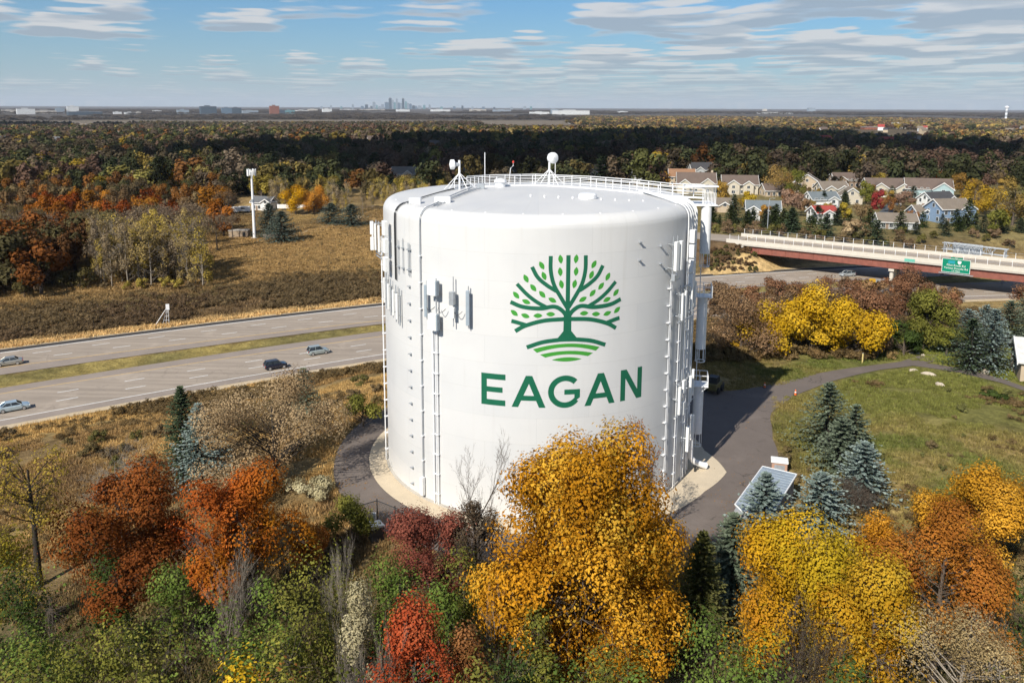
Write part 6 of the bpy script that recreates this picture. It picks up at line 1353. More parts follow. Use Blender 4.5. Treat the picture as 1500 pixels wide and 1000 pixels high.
for k, a in enumerate(hs): MT(*a[:4], a[4], a[5], 300+k, 2200, .62, 26, .1, group='trees among the houses')
cs = [(1128, 1144, 298, 330, 'spruce standing by the two-storey white house'), (1146, 1172, 304, 340, 'dark spruce in the roadside hedge, next to the tan brushy tree'), (1172, 1200, 316, 344, 'low spruce in the roadside hedge'), (1196, 1222, 318, 346, 'spruce in front of the red-roofed house'), (1262, 1284, 305, 345, 'blue-green spruce near the street mouth'), (1270, 1298, 322, 358, 'dark spruce standing right behind the overpass parapet'), (1406, 1428, 290, 335, 'tall dark spruce at the corner of the big blue house'), (1200, 1212, 280, 306, 'slim spruce in front of the slate-roofed house'), (1232, 1242, 278, 300, 'slim spruce between the cream houses'), (1328, 1346, 272, 296, 'blue spruce beside the sidewalk'), (1300, 1312, 272, 290, 'small dark spruce by the long cream house'), (1064, 1084, 284, 325, 'dark spruce next to the tan house'), (1180, 1192, 278, 300, 'young spruce by the tall tan house')]
for k, a in enumerate(cs): ST(*a[:4], DSPRUCE if k % 2 else [(.03, .045, .02), (.06, .08, .03), (.1, .12, .05)], a[4], 400+k, 4, group='spruces among the houses', spl=1.0, dens=1.5)

# shared shapes for the many trees that are copied
rngm = np.random.default_rng(77)
GREYW = [(.95, .95, .95), (1.2, 1.2, 1.2), (1.45, 1.42, 1.35)]
PROTO = {}
def proto(key, k, g, bark='bark', leafmat='leaf'): PROTO.setdefault(key, []).append((wood_mesh('trunk', g[0], MAT[bark]), crown_mesh('crown', g[1], MAT[leafmat])))
for k in range(4): proto('round', k, broadleaf(500+k, 10, 8.5, 1.2, 34, 2600, .62, GREYW, lobe=(.13, .2)))
for k in range(4): proto('tall', k, broadleaf(520+k, 14, 5.4, .4, 60, 3600, .33, GREYW, lobe=(.08, .14), trunk=.13, holes=14), 'bark_pale')
for k in range(3): proto('brush', k, broadleaf(540+k, 3.2, 4.2, .1, 22, 1300, .34, GREYW, lobe=(.15, .25), trunk=.05))
for k in range(3):
    w_, tips_ = bare_tree(560+k, 10, 8, 6); zs = 10/w_[0][:, 2].max(); w_ = (w_[0]*zs, w_[1]); tips_ = tips_*zs; rr_ = np.random.default_rng(k); kk = rr_.choice(len(tips_), 900); Vq, Fq = leaf_quads(tips_[kk]+rr_.normal(size=(900, 3))*.3, rr_.normal(size=(900, 3)), .36, .2, rr_)
    proto('bare', k, (w_, (Vq, Fq, np.repeat(pal(GREYW, rr_.uniform(size=900), rr_), 4, axis=0))))
for k in range(2): proto('conifer', k, spruce(580+k, 8, 2.3, 4, [(.8, .8, .8), (1.1, 1.1, 1.05)], 1.5, sprayL=1.0), 'bark_dark', 'needle')
BASEH = dict(round=10, tall=14, brush=3.2, bare=10, conifer=8)
taken = [np.array([o.location.x, o.location.y+dy]) for o in bpy.data.objects if o.name.startswith('house') for dy in (0, -5)]
def scatter(rects, n, kind, h, cols, label, group, seed, mind=3.5, cat='tree', name=None):
    rng = np.random.default_rng(seed); c = 0; tries = 0
    while c < n and tries < n*30:
        tries += 1; x0, x1, y0, y1 = rects[rng.integers(len(rects))]; q = G(rng.uniform(x0, x1), rng.uniform(y0, y1))
        if any((q[0]-t[0])**2+(q[1]-t[1])**2 < mind**2 for t in taken): continue
        taken.append(q); w_, cr = PROTO[kind][rng.integers(len(PROTO[kind]))]; s = rng.uniform(*h)/BASEH[kind]; ci = rng.integers(len(cols)); c1 = np.array(cols[ci])*rng.uniform(.8, 1.2)
        r = tree_obj(name or dict(round='broadleaf_tree', tall='aspen_tree', brush='shrub', bare='bare_tree', conifer='spruce_tree')[kind], q, w_, cr, label[ci] if isinstance(label, (list, tuple)) else label, cat, group, rz_=rng.uniform(0, 6.28), tint=tuple(c1)); sx = s*rng.uniform(.85, 1.2); r.scale = (sx, sx, s); c += 1
aspenc = [(.25, .185, .07), (.19, .145, .085), (.31, .23, .05), (.15, .115, .075)]
scatter([(140, 300, 392, 420)], 64, 'tall', (12, 18), aspenc, ['golden aspen in the thin pale stand beside the highway field', 'grey-tan aspen in the thin pale stand beside the highway field', 'bright yellow aspen in the thin pale stand beside the highway field', 'nearly bare aspen in the thin pale stand beside the highway field'], 'aspen stand', 1, 2.2)
scatter([(-60, 75, 390, 432), (75, 140, 385, 418)], 22, 'round', (13, 18), [(.16, .06, .018), (.10, .05, .022), (.075, .065, .03)], ['big russet tree at the dark edge of the wood near the aspens', 'dusky brown tree at the dark edge of the wood near the aspens', 'dull olive tree at the dark edge of the wood near the aspens'], 'trees at the wood edge', 2, 6)
scatter([(40, 140, 405, 428), (-40, 60, 425, 440)], 9, 'brush', (4, 6), [(.07, .05, .032), (.09, .075, .03)], ['dark brown bush at the foot of the russet wood edge', 'dark olive bush at the foot of the russet wood edge'], 'bushes at the wood edge', 3, 4, 'shrub')
scatter([(-60, 320, 345, 396)], 46, 'bare', (10, 14), [(.16, .115, .08), (.20, .15, .10), (.14, .11, .05)], ['grey-brown nearly bare tree in the wood behind the aspens', 'pale twiggy tree in the wood behind the aspens', 'dull olive twiggy tree in the wood behind the aspens'], 'bare trees in the wood', 4, 5)
scatter([(-60, 335, 312, 350)], 44, 'round', (9, 14), [(.24, .085, .015), (.30, .13, .02), (.20, .05, .012), (.14, .09, .045)], ['rusty orange tree in the row behind the bare wood', 'amber tree in the row behind the bare wood', 'deep russet tree in the row behind the bare wood', 'brown tree in the row behind the bare wood'], 'orange row', 5, 6)
scatter([(-60, 340, 284, 312)], 44, 'round', (9, 13), [(.12, .09, .05), (.07, .07, .03), (.20, .09, .025), (.16, .12, .06)], ['umber tree in the deep wood behind the orange row', 'dark green tree in the deep wood behind the orange row', 'rust tree in the deep wood behind the orange row', 'tawny tree in the deep wood behind the orange row'], 'deep wood', 18, 7)
scatter([(255, 345, 325, 350), (300, 345, 308, 322)], 9, 'bare', (8, 12), [(.2, .13, .07), (.22, .16, .1)], ['brown twiggy tree next to the tower shelter field', 'tan twiggy tree next to the tower shelter field'], 'trees by the shelter', 6, 5)
scatter([(475, 660, 296, 316), (396, 420, 296, 304)], 44, 'tall', (9, 13), [(.34, .25, .06), (.26, .20, .11), (.30, .24, .07)], ['yellow poplar in the belt behind the field track', 'tan thin poplar in the belt behind the field track', 'olive-gold poplar in the belt behind the field track'], 'poplar belt', 7, 3)
scatter([(380, 660, 284, 294)], 22, 'round', (9, 12), [(.2, .15, .05), (.15, .12, .06), (.24, .19, .04)], ['olive-gold tree behind the poplar belt', 'brown tree behind the poplar belt', 'mustard tree behind the poplar belt'], 'trees behind the poplars', 8, 6)
scatter([(1040, 1110, 336, 343), (1130, 1500, 342, 366), (1090, 1150, 340, 348)], 46, 'brush', (2.2, 4.2), [(.16, .11, .065), (.13, .095, .05), (.12, .11, .035)], ['tan brush between the overpass fence and the houses', 'brown brush between the overpass fence and the houses', 'olive brush between the overpass fence and the houses'], 'brush behind the overpass', 9, 2.6, 'shrub')
scatter([(1040, 1250, 326, 336), (1300, 1500, 330, 346)], 42, 'conifer', (4, 7.5), [(.045, .065, .022), (.06, .075, .03), (.07, .085, .05)], ['green pine in the hedge facing the overpass', 'olive pine in the hedge facing the overpass', 'grey-green pine in the hedge facing the overpass'], 'hedge of pines', 10, 2.6, 'tree', 'pine_tree')
scatter([(1032, 1108, 364, 398)], 70, 'brush', (1.0, 2.0), [(.12, .075, .04), (.09, .085, .03), (.14, .09, .05)], ['brown brush on the overpass embankment', 'green brush on the overpass embankment', 'rusty brush on the overpass embankment'], 'embankment brush', 11, 1.5, 'shrub')
scatter([(1040, 1320, 508, 528)], 26, 'brush', (1.3, 2.4), [(.17, .11, .05), (.14, .10, .045), (.20, .14, .06)], ['rusty tall weeds in front of the yellow clump', 'brown tall weeds in front of the yellow clump', 'straw tall weeds in front of the yellow clump'], 'tall weeds by the drive', 12, 1.6, 'shrub')
scatter([(0, 240, 640, 690), (340, 480, 600, 640), (500, 560, 560, 600)], 22, 'brush', (1.0, 2.2), [(.13, .10, .045), (.11, .10, .035), (.15, .11, .06)], ['brown scrub on the slope below the highway', 'olive scrub on the slope below the highway', 'tan scrub on the slope below the highway'], 'scrub on the slope', 13, 3.0, 'shrub')
scatter([(1140, 1210, 650, 730), (1290, 1420, 640, 690), (1380, 1500, 570, 620)], 20, 'brush', (.5, 1.1), [(.17, .13, .06), (.19, .145, .075), (.14, .14, .05)], ['brown scrub on the knoll', 'tan scrub on the knoll', 'olive scrub on the knoll'], 'scrub on the knoll', 14, 2.0, 'shrub')

scatter([(1040, 1395, 430, 474)], 60, 'brush', (3.0, 5.2), [(.17, .085, .045), (.15, .10, .06), (.20, .12, .06)], ['rusty brush in the belt along the highway behind the yellow clump', 'grey-brown brush in the belt along the highway behind the yellow clump', 'tawny brush in the belt along the highway behind the yellow clump'], 'brush belt', 15, 2.4, 'shrub')
scatter([(1040, 1500, 268, 332)], 46, 'round', (4.5, 8.5), [(.30, .20, .05), (.17, .12, .06), (.15, .14, .045), (.24, .11, .04)], ['golden garden tree between the houses', 'brown garden tree between the houses', 'olive garden tree between the houses', 'copper garden tree between the houses'], 'garden trees', 16, 9)
scatter([(140, 300, 404, 424)], 16, 'brush', (2.0, 3.6), [(.28, .22, .05), (.15, .11, .06)], ['yellow bush at the foot of the aspens', 'brown bush at the foot of the aspens'], 'bushes under the aspens', 17, 3, 'shrub')

# ------------------------------------------------------------------ instanced cover: far woods, field brush, grass (nobody could count these)
PC = bpy.data.collections.new('cover_shapes')
def inst_group(coll):
    ng = bpy.data.node_groups.new('cover_'+coll.name, 'GeometryNodeTree'); ng.interface.new_socket('Geometry', in_out='INPUT', socket_type='NodeSocketGeometry'); ng.interface.new_socket('Geometry', in_out='OUTPUT', socket_type='NodeSocketGeometry')
    N = ng.nodes.new; gi = N('NodeGroupInput'); go = N('NodeGroupOutput'); ip = N('GeometryNodeInstanceOnPoints'); ci = N('GeometryNodeCollectionInfo'); ci.inputs[0].default_value = coll; ci.inputs['Separate Children'].default_value = True; ci.inputs['Reset Children'].default_value = True
    def attr(nm, t):
        a = N('GeometryNodeInputNamedAttribute'); a.data_type = t; a.inputs[0].default_value = nm; return a.outputs[0]
    mp = N('GeometryNodeMeshToPoints'); ng.links.new(gi.outputs[0], mp.inputs[0]); ng.links.new(mp.outputs[0], ip.inputs['Points']); ng.links.new(ci.outputs[0], ip.inputs['Instance']); ip.inputs['Pick Instance'].default_value = True
    ng.links.new(attr('pid', 'INT'), ip.inputs['Instance Index']); ng.links.new(attr('sc', 'FLOAT_VECTOR'), ip.inputs['Scale']); cx = N('ShaderNodeCombineXYZ'); ng.links.new(attr('rz', 'FLOAT'), cx.inputs[2]); ng.links.new(cx.outputs[0], ip.inputs['Rotation']); ng.links.new(ip.outputs[0], go.inputs[0]); return ng
def cover(name, P, S, RZ, PID, COLR, coll, label, cat):
    me = bpy.data.meshes.new(name); n = len(P); me.vertices.add(n); me.vertices.foreach_set('co', np.asarray(P, np.float32).ravel())
    me.attributes.new('pid', 'INT', 'POINT').data.foreach_set('value', np.asarray(PID, np.int32)); me.attributes.new('sc', 'FLOAT_VECTOR', 'POINT').data.foreach_set('vector', np.asarray(S, np.float32).ravel()); me.attributes.new('rz', 'FLOAT', 'POINT').data.foreach_set('value', np.asarray(RZ, np.float32))
    c4 = np.ones((n, 4), np.float32); c4[:, :3] = COLR; me.attributes.new('tcol', 'FLOAT_COLOR', 'POINT').data.foreach_set('color', c4.ravel()); me.update()
    o = link(bpy.data.objects.new(name, me)); md = o.modifiers.new('cover', 'NODES'); md.node_group = inst_group(coll); return tag(o, label, cat, None, 'stuff')
def coll_of(name, meshes):
    c = bpy.data.collections.new(name)
    for k, me in enumerate(meshes): c.objects.link(bpy.data.objects.new('%s_shape_%02d' % (name, k), me))
    return c
def inst_tree(seed, n, leaf, nl=16):
    w_, cr = broadleaf(seed, 10, 9.0, .8, nl, n, leaf, GREYW, lobe=(.16, .26)); V = np.concatenate([cr[0], w_[0]]); F = np.concatenate([cr[1], w_[1]+len(cr[0])]); c = np.concatenate([cr[2], np.full((len(w_[0]), 3), .55)])
    return mesh_np('far_tree', V, F, None, c, [MAT['leaf_inst']])
def inst_conifer(seed):
    w_, cr = spruce(seed, 10, 2.6, 3, [(.8, .8, .8), (1.1, 1.1, 1.1)], 1.0, sprayL=1.6); return mesh_np('far_conifer', cr[0], cr[1], None, cr[2], [MAT['leaf_inst']])
far_near = coll_of('wood_near', [inst_tree(600+k, 900, 1.0, 22) for k in range(4)]+[inst_conifer(610)])
far_far = coll_of('wood_far', [inst_tree(620+k, 260, 1.9, 14) for k in range(4)])
house_xy = np.array([(o.location.x, o.location.y) for o in bpy.data.objects if o.name.startswith('house')])
WOODC = np.array([(.105, .078, .052), (.085, .068, .042), (.055, .060, .028), (.13, .10, .07), (.040, .046, .022), (.10, .062, .045), (.075, .078, .028), (.16, .075, .026), (.27, .185, .025), (.17, .15, .045), (.115, .09, .035)])
WOODP = np.array([.19, .15, .15, .11, .13, .09, .06, .04, .015, .03, .035])
def wood_points(r0, r1, cell, seed):
    rng = np.random.default_rng(seed); area = .5*(r1**2-r0**2)*rad(84); n = int(area/cell**2)
    r = np.sqrt(rng.uniform(r0**2, r1**2, n)); a = rng.uniform(rad(-43), rad(41), n)-.033; x = r*np.sin(a); y = CAM_LOC[1]+r*np.cos(a); return rng, x, y, r
def wood_cols(x, y, rng):
    n = len(x); m = fbm(x, y, 240, 3, 3); p = rng.choice(len(WOODC), n, p=WOODP); cl = np.clip((fbm(x, y, 75, 71, 3)-.22)/.56, 0, .999); cum = np.cumsum(WOODP); pc = np.searchsorted(cum, cl).clip(0, len(WOODC)-1); p = np.where(rng.uniform(size=n) < .5, pc, p); c = WOODC[p].copy()
    g = m > .58; k = g & (rng.uniform(size=n) < .14); c[k] = np.array([(.21, .155, .04), (.24, .17, .045), (.19, .15, .05)])[rng.integers(0, 3, k.sum())]
    k = (m < .40) & (rng.uniform(size=n) < .4); c[k] = (.10, .062, .045); k = rng.uniform(size=n) < .45*sstep(np.hypot(x, y), 950, 1500)*sstep(x/np.maximum(y, 1), -.25, .25); c[k] = np.array([(.24, .18, .075), (.28, .20, .06), (.20, .16, .08), (.25, .15, .06)])[rng.integers(0, 4, k.sum())]
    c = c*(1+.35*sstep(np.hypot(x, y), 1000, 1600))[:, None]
    return c*rng.uniform(.72, 1.3, (n, 1))
rng, x, y, r = wood_points(330, 900, 9.3, 21)
P2 = np.stack([x, y, ground(x, y)], 1); v = P2-CAM_LOC; zc_ = v@_fw; py = CAM_CY-CAM_F*(v@_u)/zc_; px = 750+CAM_F*(v@_r)/zc_
housing = (px > 985) & (py > 262+0*px) | ((px > 500) & (px <= 985) & (py > 268))
keep = np.where(px < 700, py < 290, py < 284)
dH = np.full(len(x), 1e9)
for hx, hy in house_xy: dH = np.minimum(dH, np.hypot((x-hx), (y-hy-(-4))))
infront = np.zeros(len(x), bool)
for hx, hy in house_xy: infront |= (np.abs(x-hx-(hx/(hy+83))*(y-hy)*1.0) < 6) & (y < hy) & (y > hy-34)
keep &= (dH > 12) & ~infront & ~(housing & (rng.uniform(size=len(x)) < .72))
hkeep = keep & (r > 345); x, y, r = x[hkeep], y[hkeep], r[hkeep]; n = len(x); s = rng.uniform(.85, 2.0, n); pid = np.where(rng.uniform(size=n) < .06, 4, rng.integers(0, 4, n)); c = wood_cols(x, y, rng); c[pid == 4] = (.035, .05, .025)
dark = vnoise(x, y, 130, 9) > .45; c = np.where((dark & (rng.uniform(size=n) < .5))[:, None], c*np.array([.62, .60, .62]), c)
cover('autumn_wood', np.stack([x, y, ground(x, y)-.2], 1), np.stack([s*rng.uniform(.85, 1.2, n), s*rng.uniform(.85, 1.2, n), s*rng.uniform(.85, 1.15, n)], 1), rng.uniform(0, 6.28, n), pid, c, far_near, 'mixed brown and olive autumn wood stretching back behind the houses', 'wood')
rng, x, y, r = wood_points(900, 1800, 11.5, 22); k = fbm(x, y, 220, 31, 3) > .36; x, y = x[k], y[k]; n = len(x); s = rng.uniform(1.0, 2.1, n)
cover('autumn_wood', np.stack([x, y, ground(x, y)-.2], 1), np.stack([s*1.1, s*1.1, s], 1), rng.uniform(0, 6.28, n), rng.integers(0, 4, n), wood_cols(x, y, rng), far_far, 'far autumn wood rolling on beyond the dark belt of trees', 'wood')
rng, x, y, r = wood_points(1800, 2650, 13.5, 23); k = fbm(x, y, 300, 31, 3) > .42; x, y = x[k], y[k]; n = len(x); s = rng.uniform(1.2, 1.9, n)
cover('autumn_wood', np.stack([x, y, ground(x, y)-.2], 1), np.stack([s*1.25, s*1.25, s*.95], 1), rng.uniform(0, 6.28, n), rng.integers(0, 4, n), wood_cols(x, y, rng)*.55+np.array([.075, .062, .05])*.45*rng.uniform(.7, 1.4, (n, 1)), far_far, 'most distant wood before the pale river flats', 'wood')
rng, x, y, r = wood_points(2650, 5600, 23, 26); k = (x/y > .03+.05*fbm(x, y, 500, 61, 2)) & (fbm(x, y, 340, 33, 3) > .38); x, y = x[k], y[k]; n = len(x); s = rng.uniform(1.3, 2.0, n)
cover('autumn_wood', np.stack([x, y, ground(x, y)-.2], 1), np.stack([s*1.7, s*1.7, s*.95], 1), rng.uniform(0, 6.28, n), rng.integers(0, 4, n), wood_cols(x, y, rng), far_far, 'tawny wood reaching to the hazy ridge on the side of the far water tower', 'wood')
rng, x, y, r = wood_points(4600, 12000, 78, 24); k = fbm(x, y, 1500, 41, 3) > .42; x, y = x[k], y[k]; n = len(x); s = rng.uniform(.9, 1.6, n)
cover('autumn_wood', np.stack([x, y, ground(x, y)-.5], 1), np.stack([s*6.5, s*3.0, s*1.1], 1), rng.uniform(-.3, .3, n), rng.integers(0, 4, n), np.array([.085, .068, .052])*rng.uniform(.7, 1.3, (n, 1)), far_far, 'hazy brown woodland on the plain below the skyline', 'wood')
# grass and weeds
def tuft(seed, nb, h, spread):
    rng = np.random.default_rng(seed); a = rng.uniform(0, 6.28, nb); b = np.stack([np.cos(a), np.sin(a), 0*a], 1)*rng.uniform(0, spread, (nb, 1)); d = unit(np.stack([rng.normal(0, .35, nb), rng.normal(0, .35, nb), np.ones(nb)], 1)); L = h*rng.uniform(.5, 1.1, (nb, 1)); sd = unit(np.cross(d, rng.normal(size=(nb, 3))))*(.028+.02*rng.uniform(size=(nb, 1)))*h/.5
    V = np.stack([b-sd, b+sd, b+d*L*.6+sd*.7, b+d*L], 1).reshape(-1, 3); return mesh_np('tuft', V, np.arange(nb*4).reshape(-1, 4), None, np.repeat(pal(GREYW, rng.uniform(size=nb), rng), 4, axis=0), [MAT['leaf_inst']])
tuft_c = coll_of('tufts', [tuft(700+k, 22, .5, .45) for k in range(3)])
def weedclump(seed):
    w_, cr = broadleaf(seed, 1.6, 2.2, .05, 12, 420, .20, GREYW, lobe=(.18, .3), trunk=.02); return mesh_np('weed', cr[0], cr[1], None, cr[2], [MAT['leaf_inst']])
weed_c = coll_of('weeds', [weedclump(720+k) for k in range(3)])
rng = np.random.default_rng(31); n = 90000; x = rng.uniform(-80, 95, n); y = rng.uniform(-34, 62, n)
gcol = ground_colour(x, y); on_hw = y > HW['near_edge'](x)-2.0; th_ = np.arctan2(y, x); on_dr = np.hypot(x, y) < outer(th_)+.3
PTH = np.array([G(*q)[:2] for q in ((1119, 575), (1163, 572), (1217, 553), (1289, 539), (1330, 533), (1353, 535), (1408, 545), (1466, 560), (1530, 583))]); dp = np.full(n, 1e9)
for a_, b_ in zip(PTH[:-1], PTH[1:]):
    d_ = b_-a_; t_ = np.clip(((x-a_[0])*d_[0]+(y-a_[1])*d_[1])/(d_@d_), 0, 1); dp = np.minimum(dp, np.hypot(x-a_[0]-t_*d_[0], y-a_[1]-t_*d_[1]))
lawn_ = (x-(y-4)*.25 > 57) & (y < 19) & (y > -10)
k = ~on_hw & ~on_dr & (dp > 2.2) & ~(lawn_ & (rng.uniform(size=n) < .9)) & (fbm(x, y, 6, 3, 3) > .36); x, y, gcol = x[k], y[k], gcol[k]; n = len(x); s = rng.uniform(.5, 1.15, n)*np.where((x > 25) & (y < 40), .8, 1.0)
cover('meadow_grass', np.stack([x, y, ground(x, y)-.02], 1), np.stack([s*1.2, s*1.2, s], 1), rng.uniform(0, 6.28, n), rng.integers(0, 3, n), gcol*rng.uniform(1.0, 1.8, (n, 1))*np.where(x > 24, .68, 1.0)[:, None]*np.where((x > 24)[:, None], np.array([.95, 1.04, .95]), np.array([1.06, 1.0, .95])), tuft_c, 'dry grass covering the knoll and the slope round the drive', 'grass')
rng = np.random.default_rng(33); n = 60000; x = rng.uniform(-170, 30, n); y = rng.uniform(60, 260, n); df = y-HW['far_edge'](x)+(fbm(x, y, 30, 15, 3)-.5)*26; k = (y-HW['far_edge'](x) > 4.5+4*fbm(x, y, 8, 2, 2)) & (rng.uniform(size=n) < np.interp(df, [14, 30, 48, 200], [.9, .7, .14, .06])) & (fbm(x, y, 14, 5, 3) > np.interp(df, [20, 60], [.30, .44]))
P3 = np.stack([x, y, ground(x, y)], 1); v = P3-CAM_LOC; pxx = 750+CAM_F*(v@_r)/(v@_fw); pyy = CAM_CY-CAM_F*(v@_u)/(v@_fw); k &= ~((np.abs(pxx-470) < 75) & (np.abs(pyy-(350-(pxx-412)*.28)) < 5)) & ~((pxx > 325) & (pxx < 440) & (pyy > 335) & (pyy < 356))
x, y, df = x[k], y[k], df[k]; n = len(x); s = np.interp(df, [20, 60], [.62, .30])*rng.uniform(.5, 1.5, n); nz = fbm(x, y, 22, 51, 3)[:, None]; wc = np.where((df+rng.normal(size=n)*9 < 34)[:, None], np.array([.125, .085, .050]), np.array([.17, .128, .062])); wc = wc*(1-sstep(nz, .45, .65))+np.array([.145, .105, .056])*sstep(nz, .45, .65); wc = wc*rng.uniform(.65, 1.4, (n, 1))
cover('field_brush', np.stack([x, y, ground(x, y)-.05], 1), np.stack([s*1.2, s*1.2, s], 1), rng.uniform(0, 6.28, n), rng.integers(0, 3, n), wc, weed_c, 'low brown brush and weeds covering the field beyond the highway', 'brush')
rng = np.random.default_rng(35); n = 16000; x = rng.uniform(-75, 95, n); y = rng.uniform(-32, 110, n); th_ = np.arctan2(y, x); k = (y < HW['near_edge'](x)-5) & (np.hypot(x, y) > outer(th_)+1.2); k &= ((x > 22) & (y > 33) & (y < 110)) | ((x < -24) & (fbm(x, y, 12, 9, 3) > .52)) | ((x > 28) & (y < 32) & (fbm(x, y, 10, 19, 3) > .60)); k &= ~((x > 50) & (y < 58) & (y > 22))
x, y = x[k], y[k]; n = len(x); s = np.where(y > 33, rng.uniform(.5, 1.1, n), rng.uniform(.2, .5, n)); dp = np.full(n, 1e9)
for a_, b_ in zip(PTH[:-1], PTH[1:]):
    d_ = b_-a_; t_ = np.clip(((x-a_[0])*d_[0]+(y-a_[1])*d_[1])/(d_@d_), 0, 1); dp = np.minimum(dp, np.hypot(x-a_[0]-t_*d_[0], y-a_[1]-t_*d_[1]))
k = dp > 3.2; x, y, s = x[k], y[k], s[k]; n = len(x)
cover('weeds', np.stack([x, y, ground(x, y)-.05], 1), np.stack([s*1.2, s*1.2, s], 1), rng.uniform(0, 6.28, n), rng.integers(0, 3, n), np.array([.15, .105, .05])*rng.uniform(.65, 1.4, (n, 1)), weed_c, 'tall brown weeds between the drive and the highway', 'weeds')

rng = np.random.default_rng(41); n = 70000; x = rng.uniform(-150, 20, n); y = rng.uniform(60, 250, n); dfe = y-HW['far_edge'](x); k = (dfe > 1.2) & (rng.uniform(size=n) < np.interp(dfe, [0, 6, 12, 40, 200], [1, 1, .5, .6, .5])); x, y, dfe = x[k], y[k], dfe[k]; n = len(x); s = rng.uniform(.7, 1.5, n)
cover('field_grass', np.stack([x, y, ground(x, y)-.02], 1), np.stack([s*2.0, s*2.0, s], 1), rng.uniform(0, 6.28, n), rng.integers(0, 3, n), ground_colour(x, y)*rng.uniform(.8, 1.5, (n, 1)), tuft_c, 'dry grass of the field and the straw verge beyond the highway', 'grass')
rng = np.random.default_rng(43); n = 5200; a = rng.uniform(0, 2*np.pi, n); rr_ = 18.3+(outer(a)-18.3)*rng.uniform(0, 1, n)**.5; x = rr_*np.cos(a); y = rr_*np.sin(a); k = (rng.uniform(size=n) < np.where(y < -6, .9, .12)) & (fbm(x, y, 2.5, 3, 3) > .42); x, y = x[k], y[k]; n = len(x)
Vl, Fl = leaf_quads(np.stack([x, y, ground(x, y)+.085], 1), np.array([0, 0, 1.0])+rng.normal(size=(n, 3))*.25, .14*rng.uniform(.7, 1.3, n), .09, rng, .05)
fl_ = link(bpy.data.objects.new('fallen_leaves', mesh_np('fallen_leaves', Vl, Fl, None, np.repeat(pal([(.24, .10, .03), (.40, .22, .05), (.30, .16, .07)], rng.uniform(size=n), rng), 4, axis=0), [MAT['leaf']]))); tag(fl_, 'fallen leaves strewn over the drive round the tank', 'leaves', None, 'stuff')
# ------------------------------------------------------------------ distant buildings
def mat_facade(name, col, glass=(.08, .11, .15), bw=9.0, bh=4.0, mort=.28):
    m, nt, b = mat_base(name); tcn = objcoord(nt); sp = nt.nodes.new('ShaderNodeSeparateXYZ'); nt.links.new(tcn, sp.inputs[0]); cb_ = nt.nodes.new('ShaderNodeCombineXYZ'); nt.links.new(nmath(nt, 'ADD', sp.outputs[0], sp.outputs[1]), cb_.inputs[0]); nt.links.new(sp.outputs[2], cb_.inputs[1])
    br = nt.nodes.new('ShaderNodeTexBrick'); br.offset = 0; nt.links.new(cb_.outputs[0], br.inputs['Vector']); br.inputs['Scale'].default_value = 1; br.inputs['Brick Width'].default_value = bw; br.inputs['Row Height'].default_value = bh; br.inputs['Mortar Size'].default_value = bh*mort
    br.inputs['Color1'].default_value = (*glass, 1); br.inputs['Color2'].default_value = (*[g*1.5 for g in glass], 1); br.inputs['Mortar'].default_value = (*col, 1)
    nt.links.new(br.outputs['Color'], b.inputs['Base Color']); b.inputs['Roughness'].default_value = .5; return m
FAC = dict(white=mat_facade('facade_white', (.72, .72, .70), (.45, .48, .5)), cream=mat_facade('facade_cream', (.62, .55, .45), (.3, .3, .3)), dark=mat_facade('facade_dark_glass', (.06, .09, .12), (.03, .05, .07)), blue=mat_facade('facade_blue_glass', (.12, .18, .24), (.08, .13, .19)), brick=mat_facade('facade_brick', (.30, .11, .06), (.12, .05, .04)), steel=mat_facade('facade_steel', (.30, .34, .38), (.16, .22, .28)), teal=mat_facade('facade_teal', (.14, .30, .32), (.10, .2, .24)))
FLATROOF = mat_plain('flat_roof', (.35, .35, .35), .9, 0, .2, .02)
def far_building(px, yb, wpx, hpx, mat, label, dpx=None, D=None, group='offices and works on the plain', name='office_building', cat='building', crown=None):
    q = G(px, yb) if D is None else None
    if D is not None:
        d = pix_ray(px, 157); d = d/np.hypot(d[0], d[1]); q = CAM_LOC+d*D; q[2] = -31.0
    dist = (q-CAM_LOC)@_fw; m_ = dist/CAM_F; w, h, dp = wpx*m_, hpx*m_, (dpx or wpx*.6)*m_
    o = empty(name, (q[0], q[1], q[2]-1), rad(18)-math.atan2(q[0], q[1]+83)*.6, label, cat, group); MB().box(-w/2, w/2, -dp/2, dp/2, 0, h).build('wall', FAC[mat], o)
    MB().box(-w/2-.6, w/2+.6, -dp/2-.6, dp/2+.6, h+.001, h+max(1.0, h*.03)).build('roof', FLATROOF, o)
    MB().box(-w*.22, w*.12, -dp*.2, dp*.2, h+max(1.0, h*.03)+.001, h*(1.10 if crown is None else crown)+2.0).build('roof_plant', FAC[mat], o)
    return o
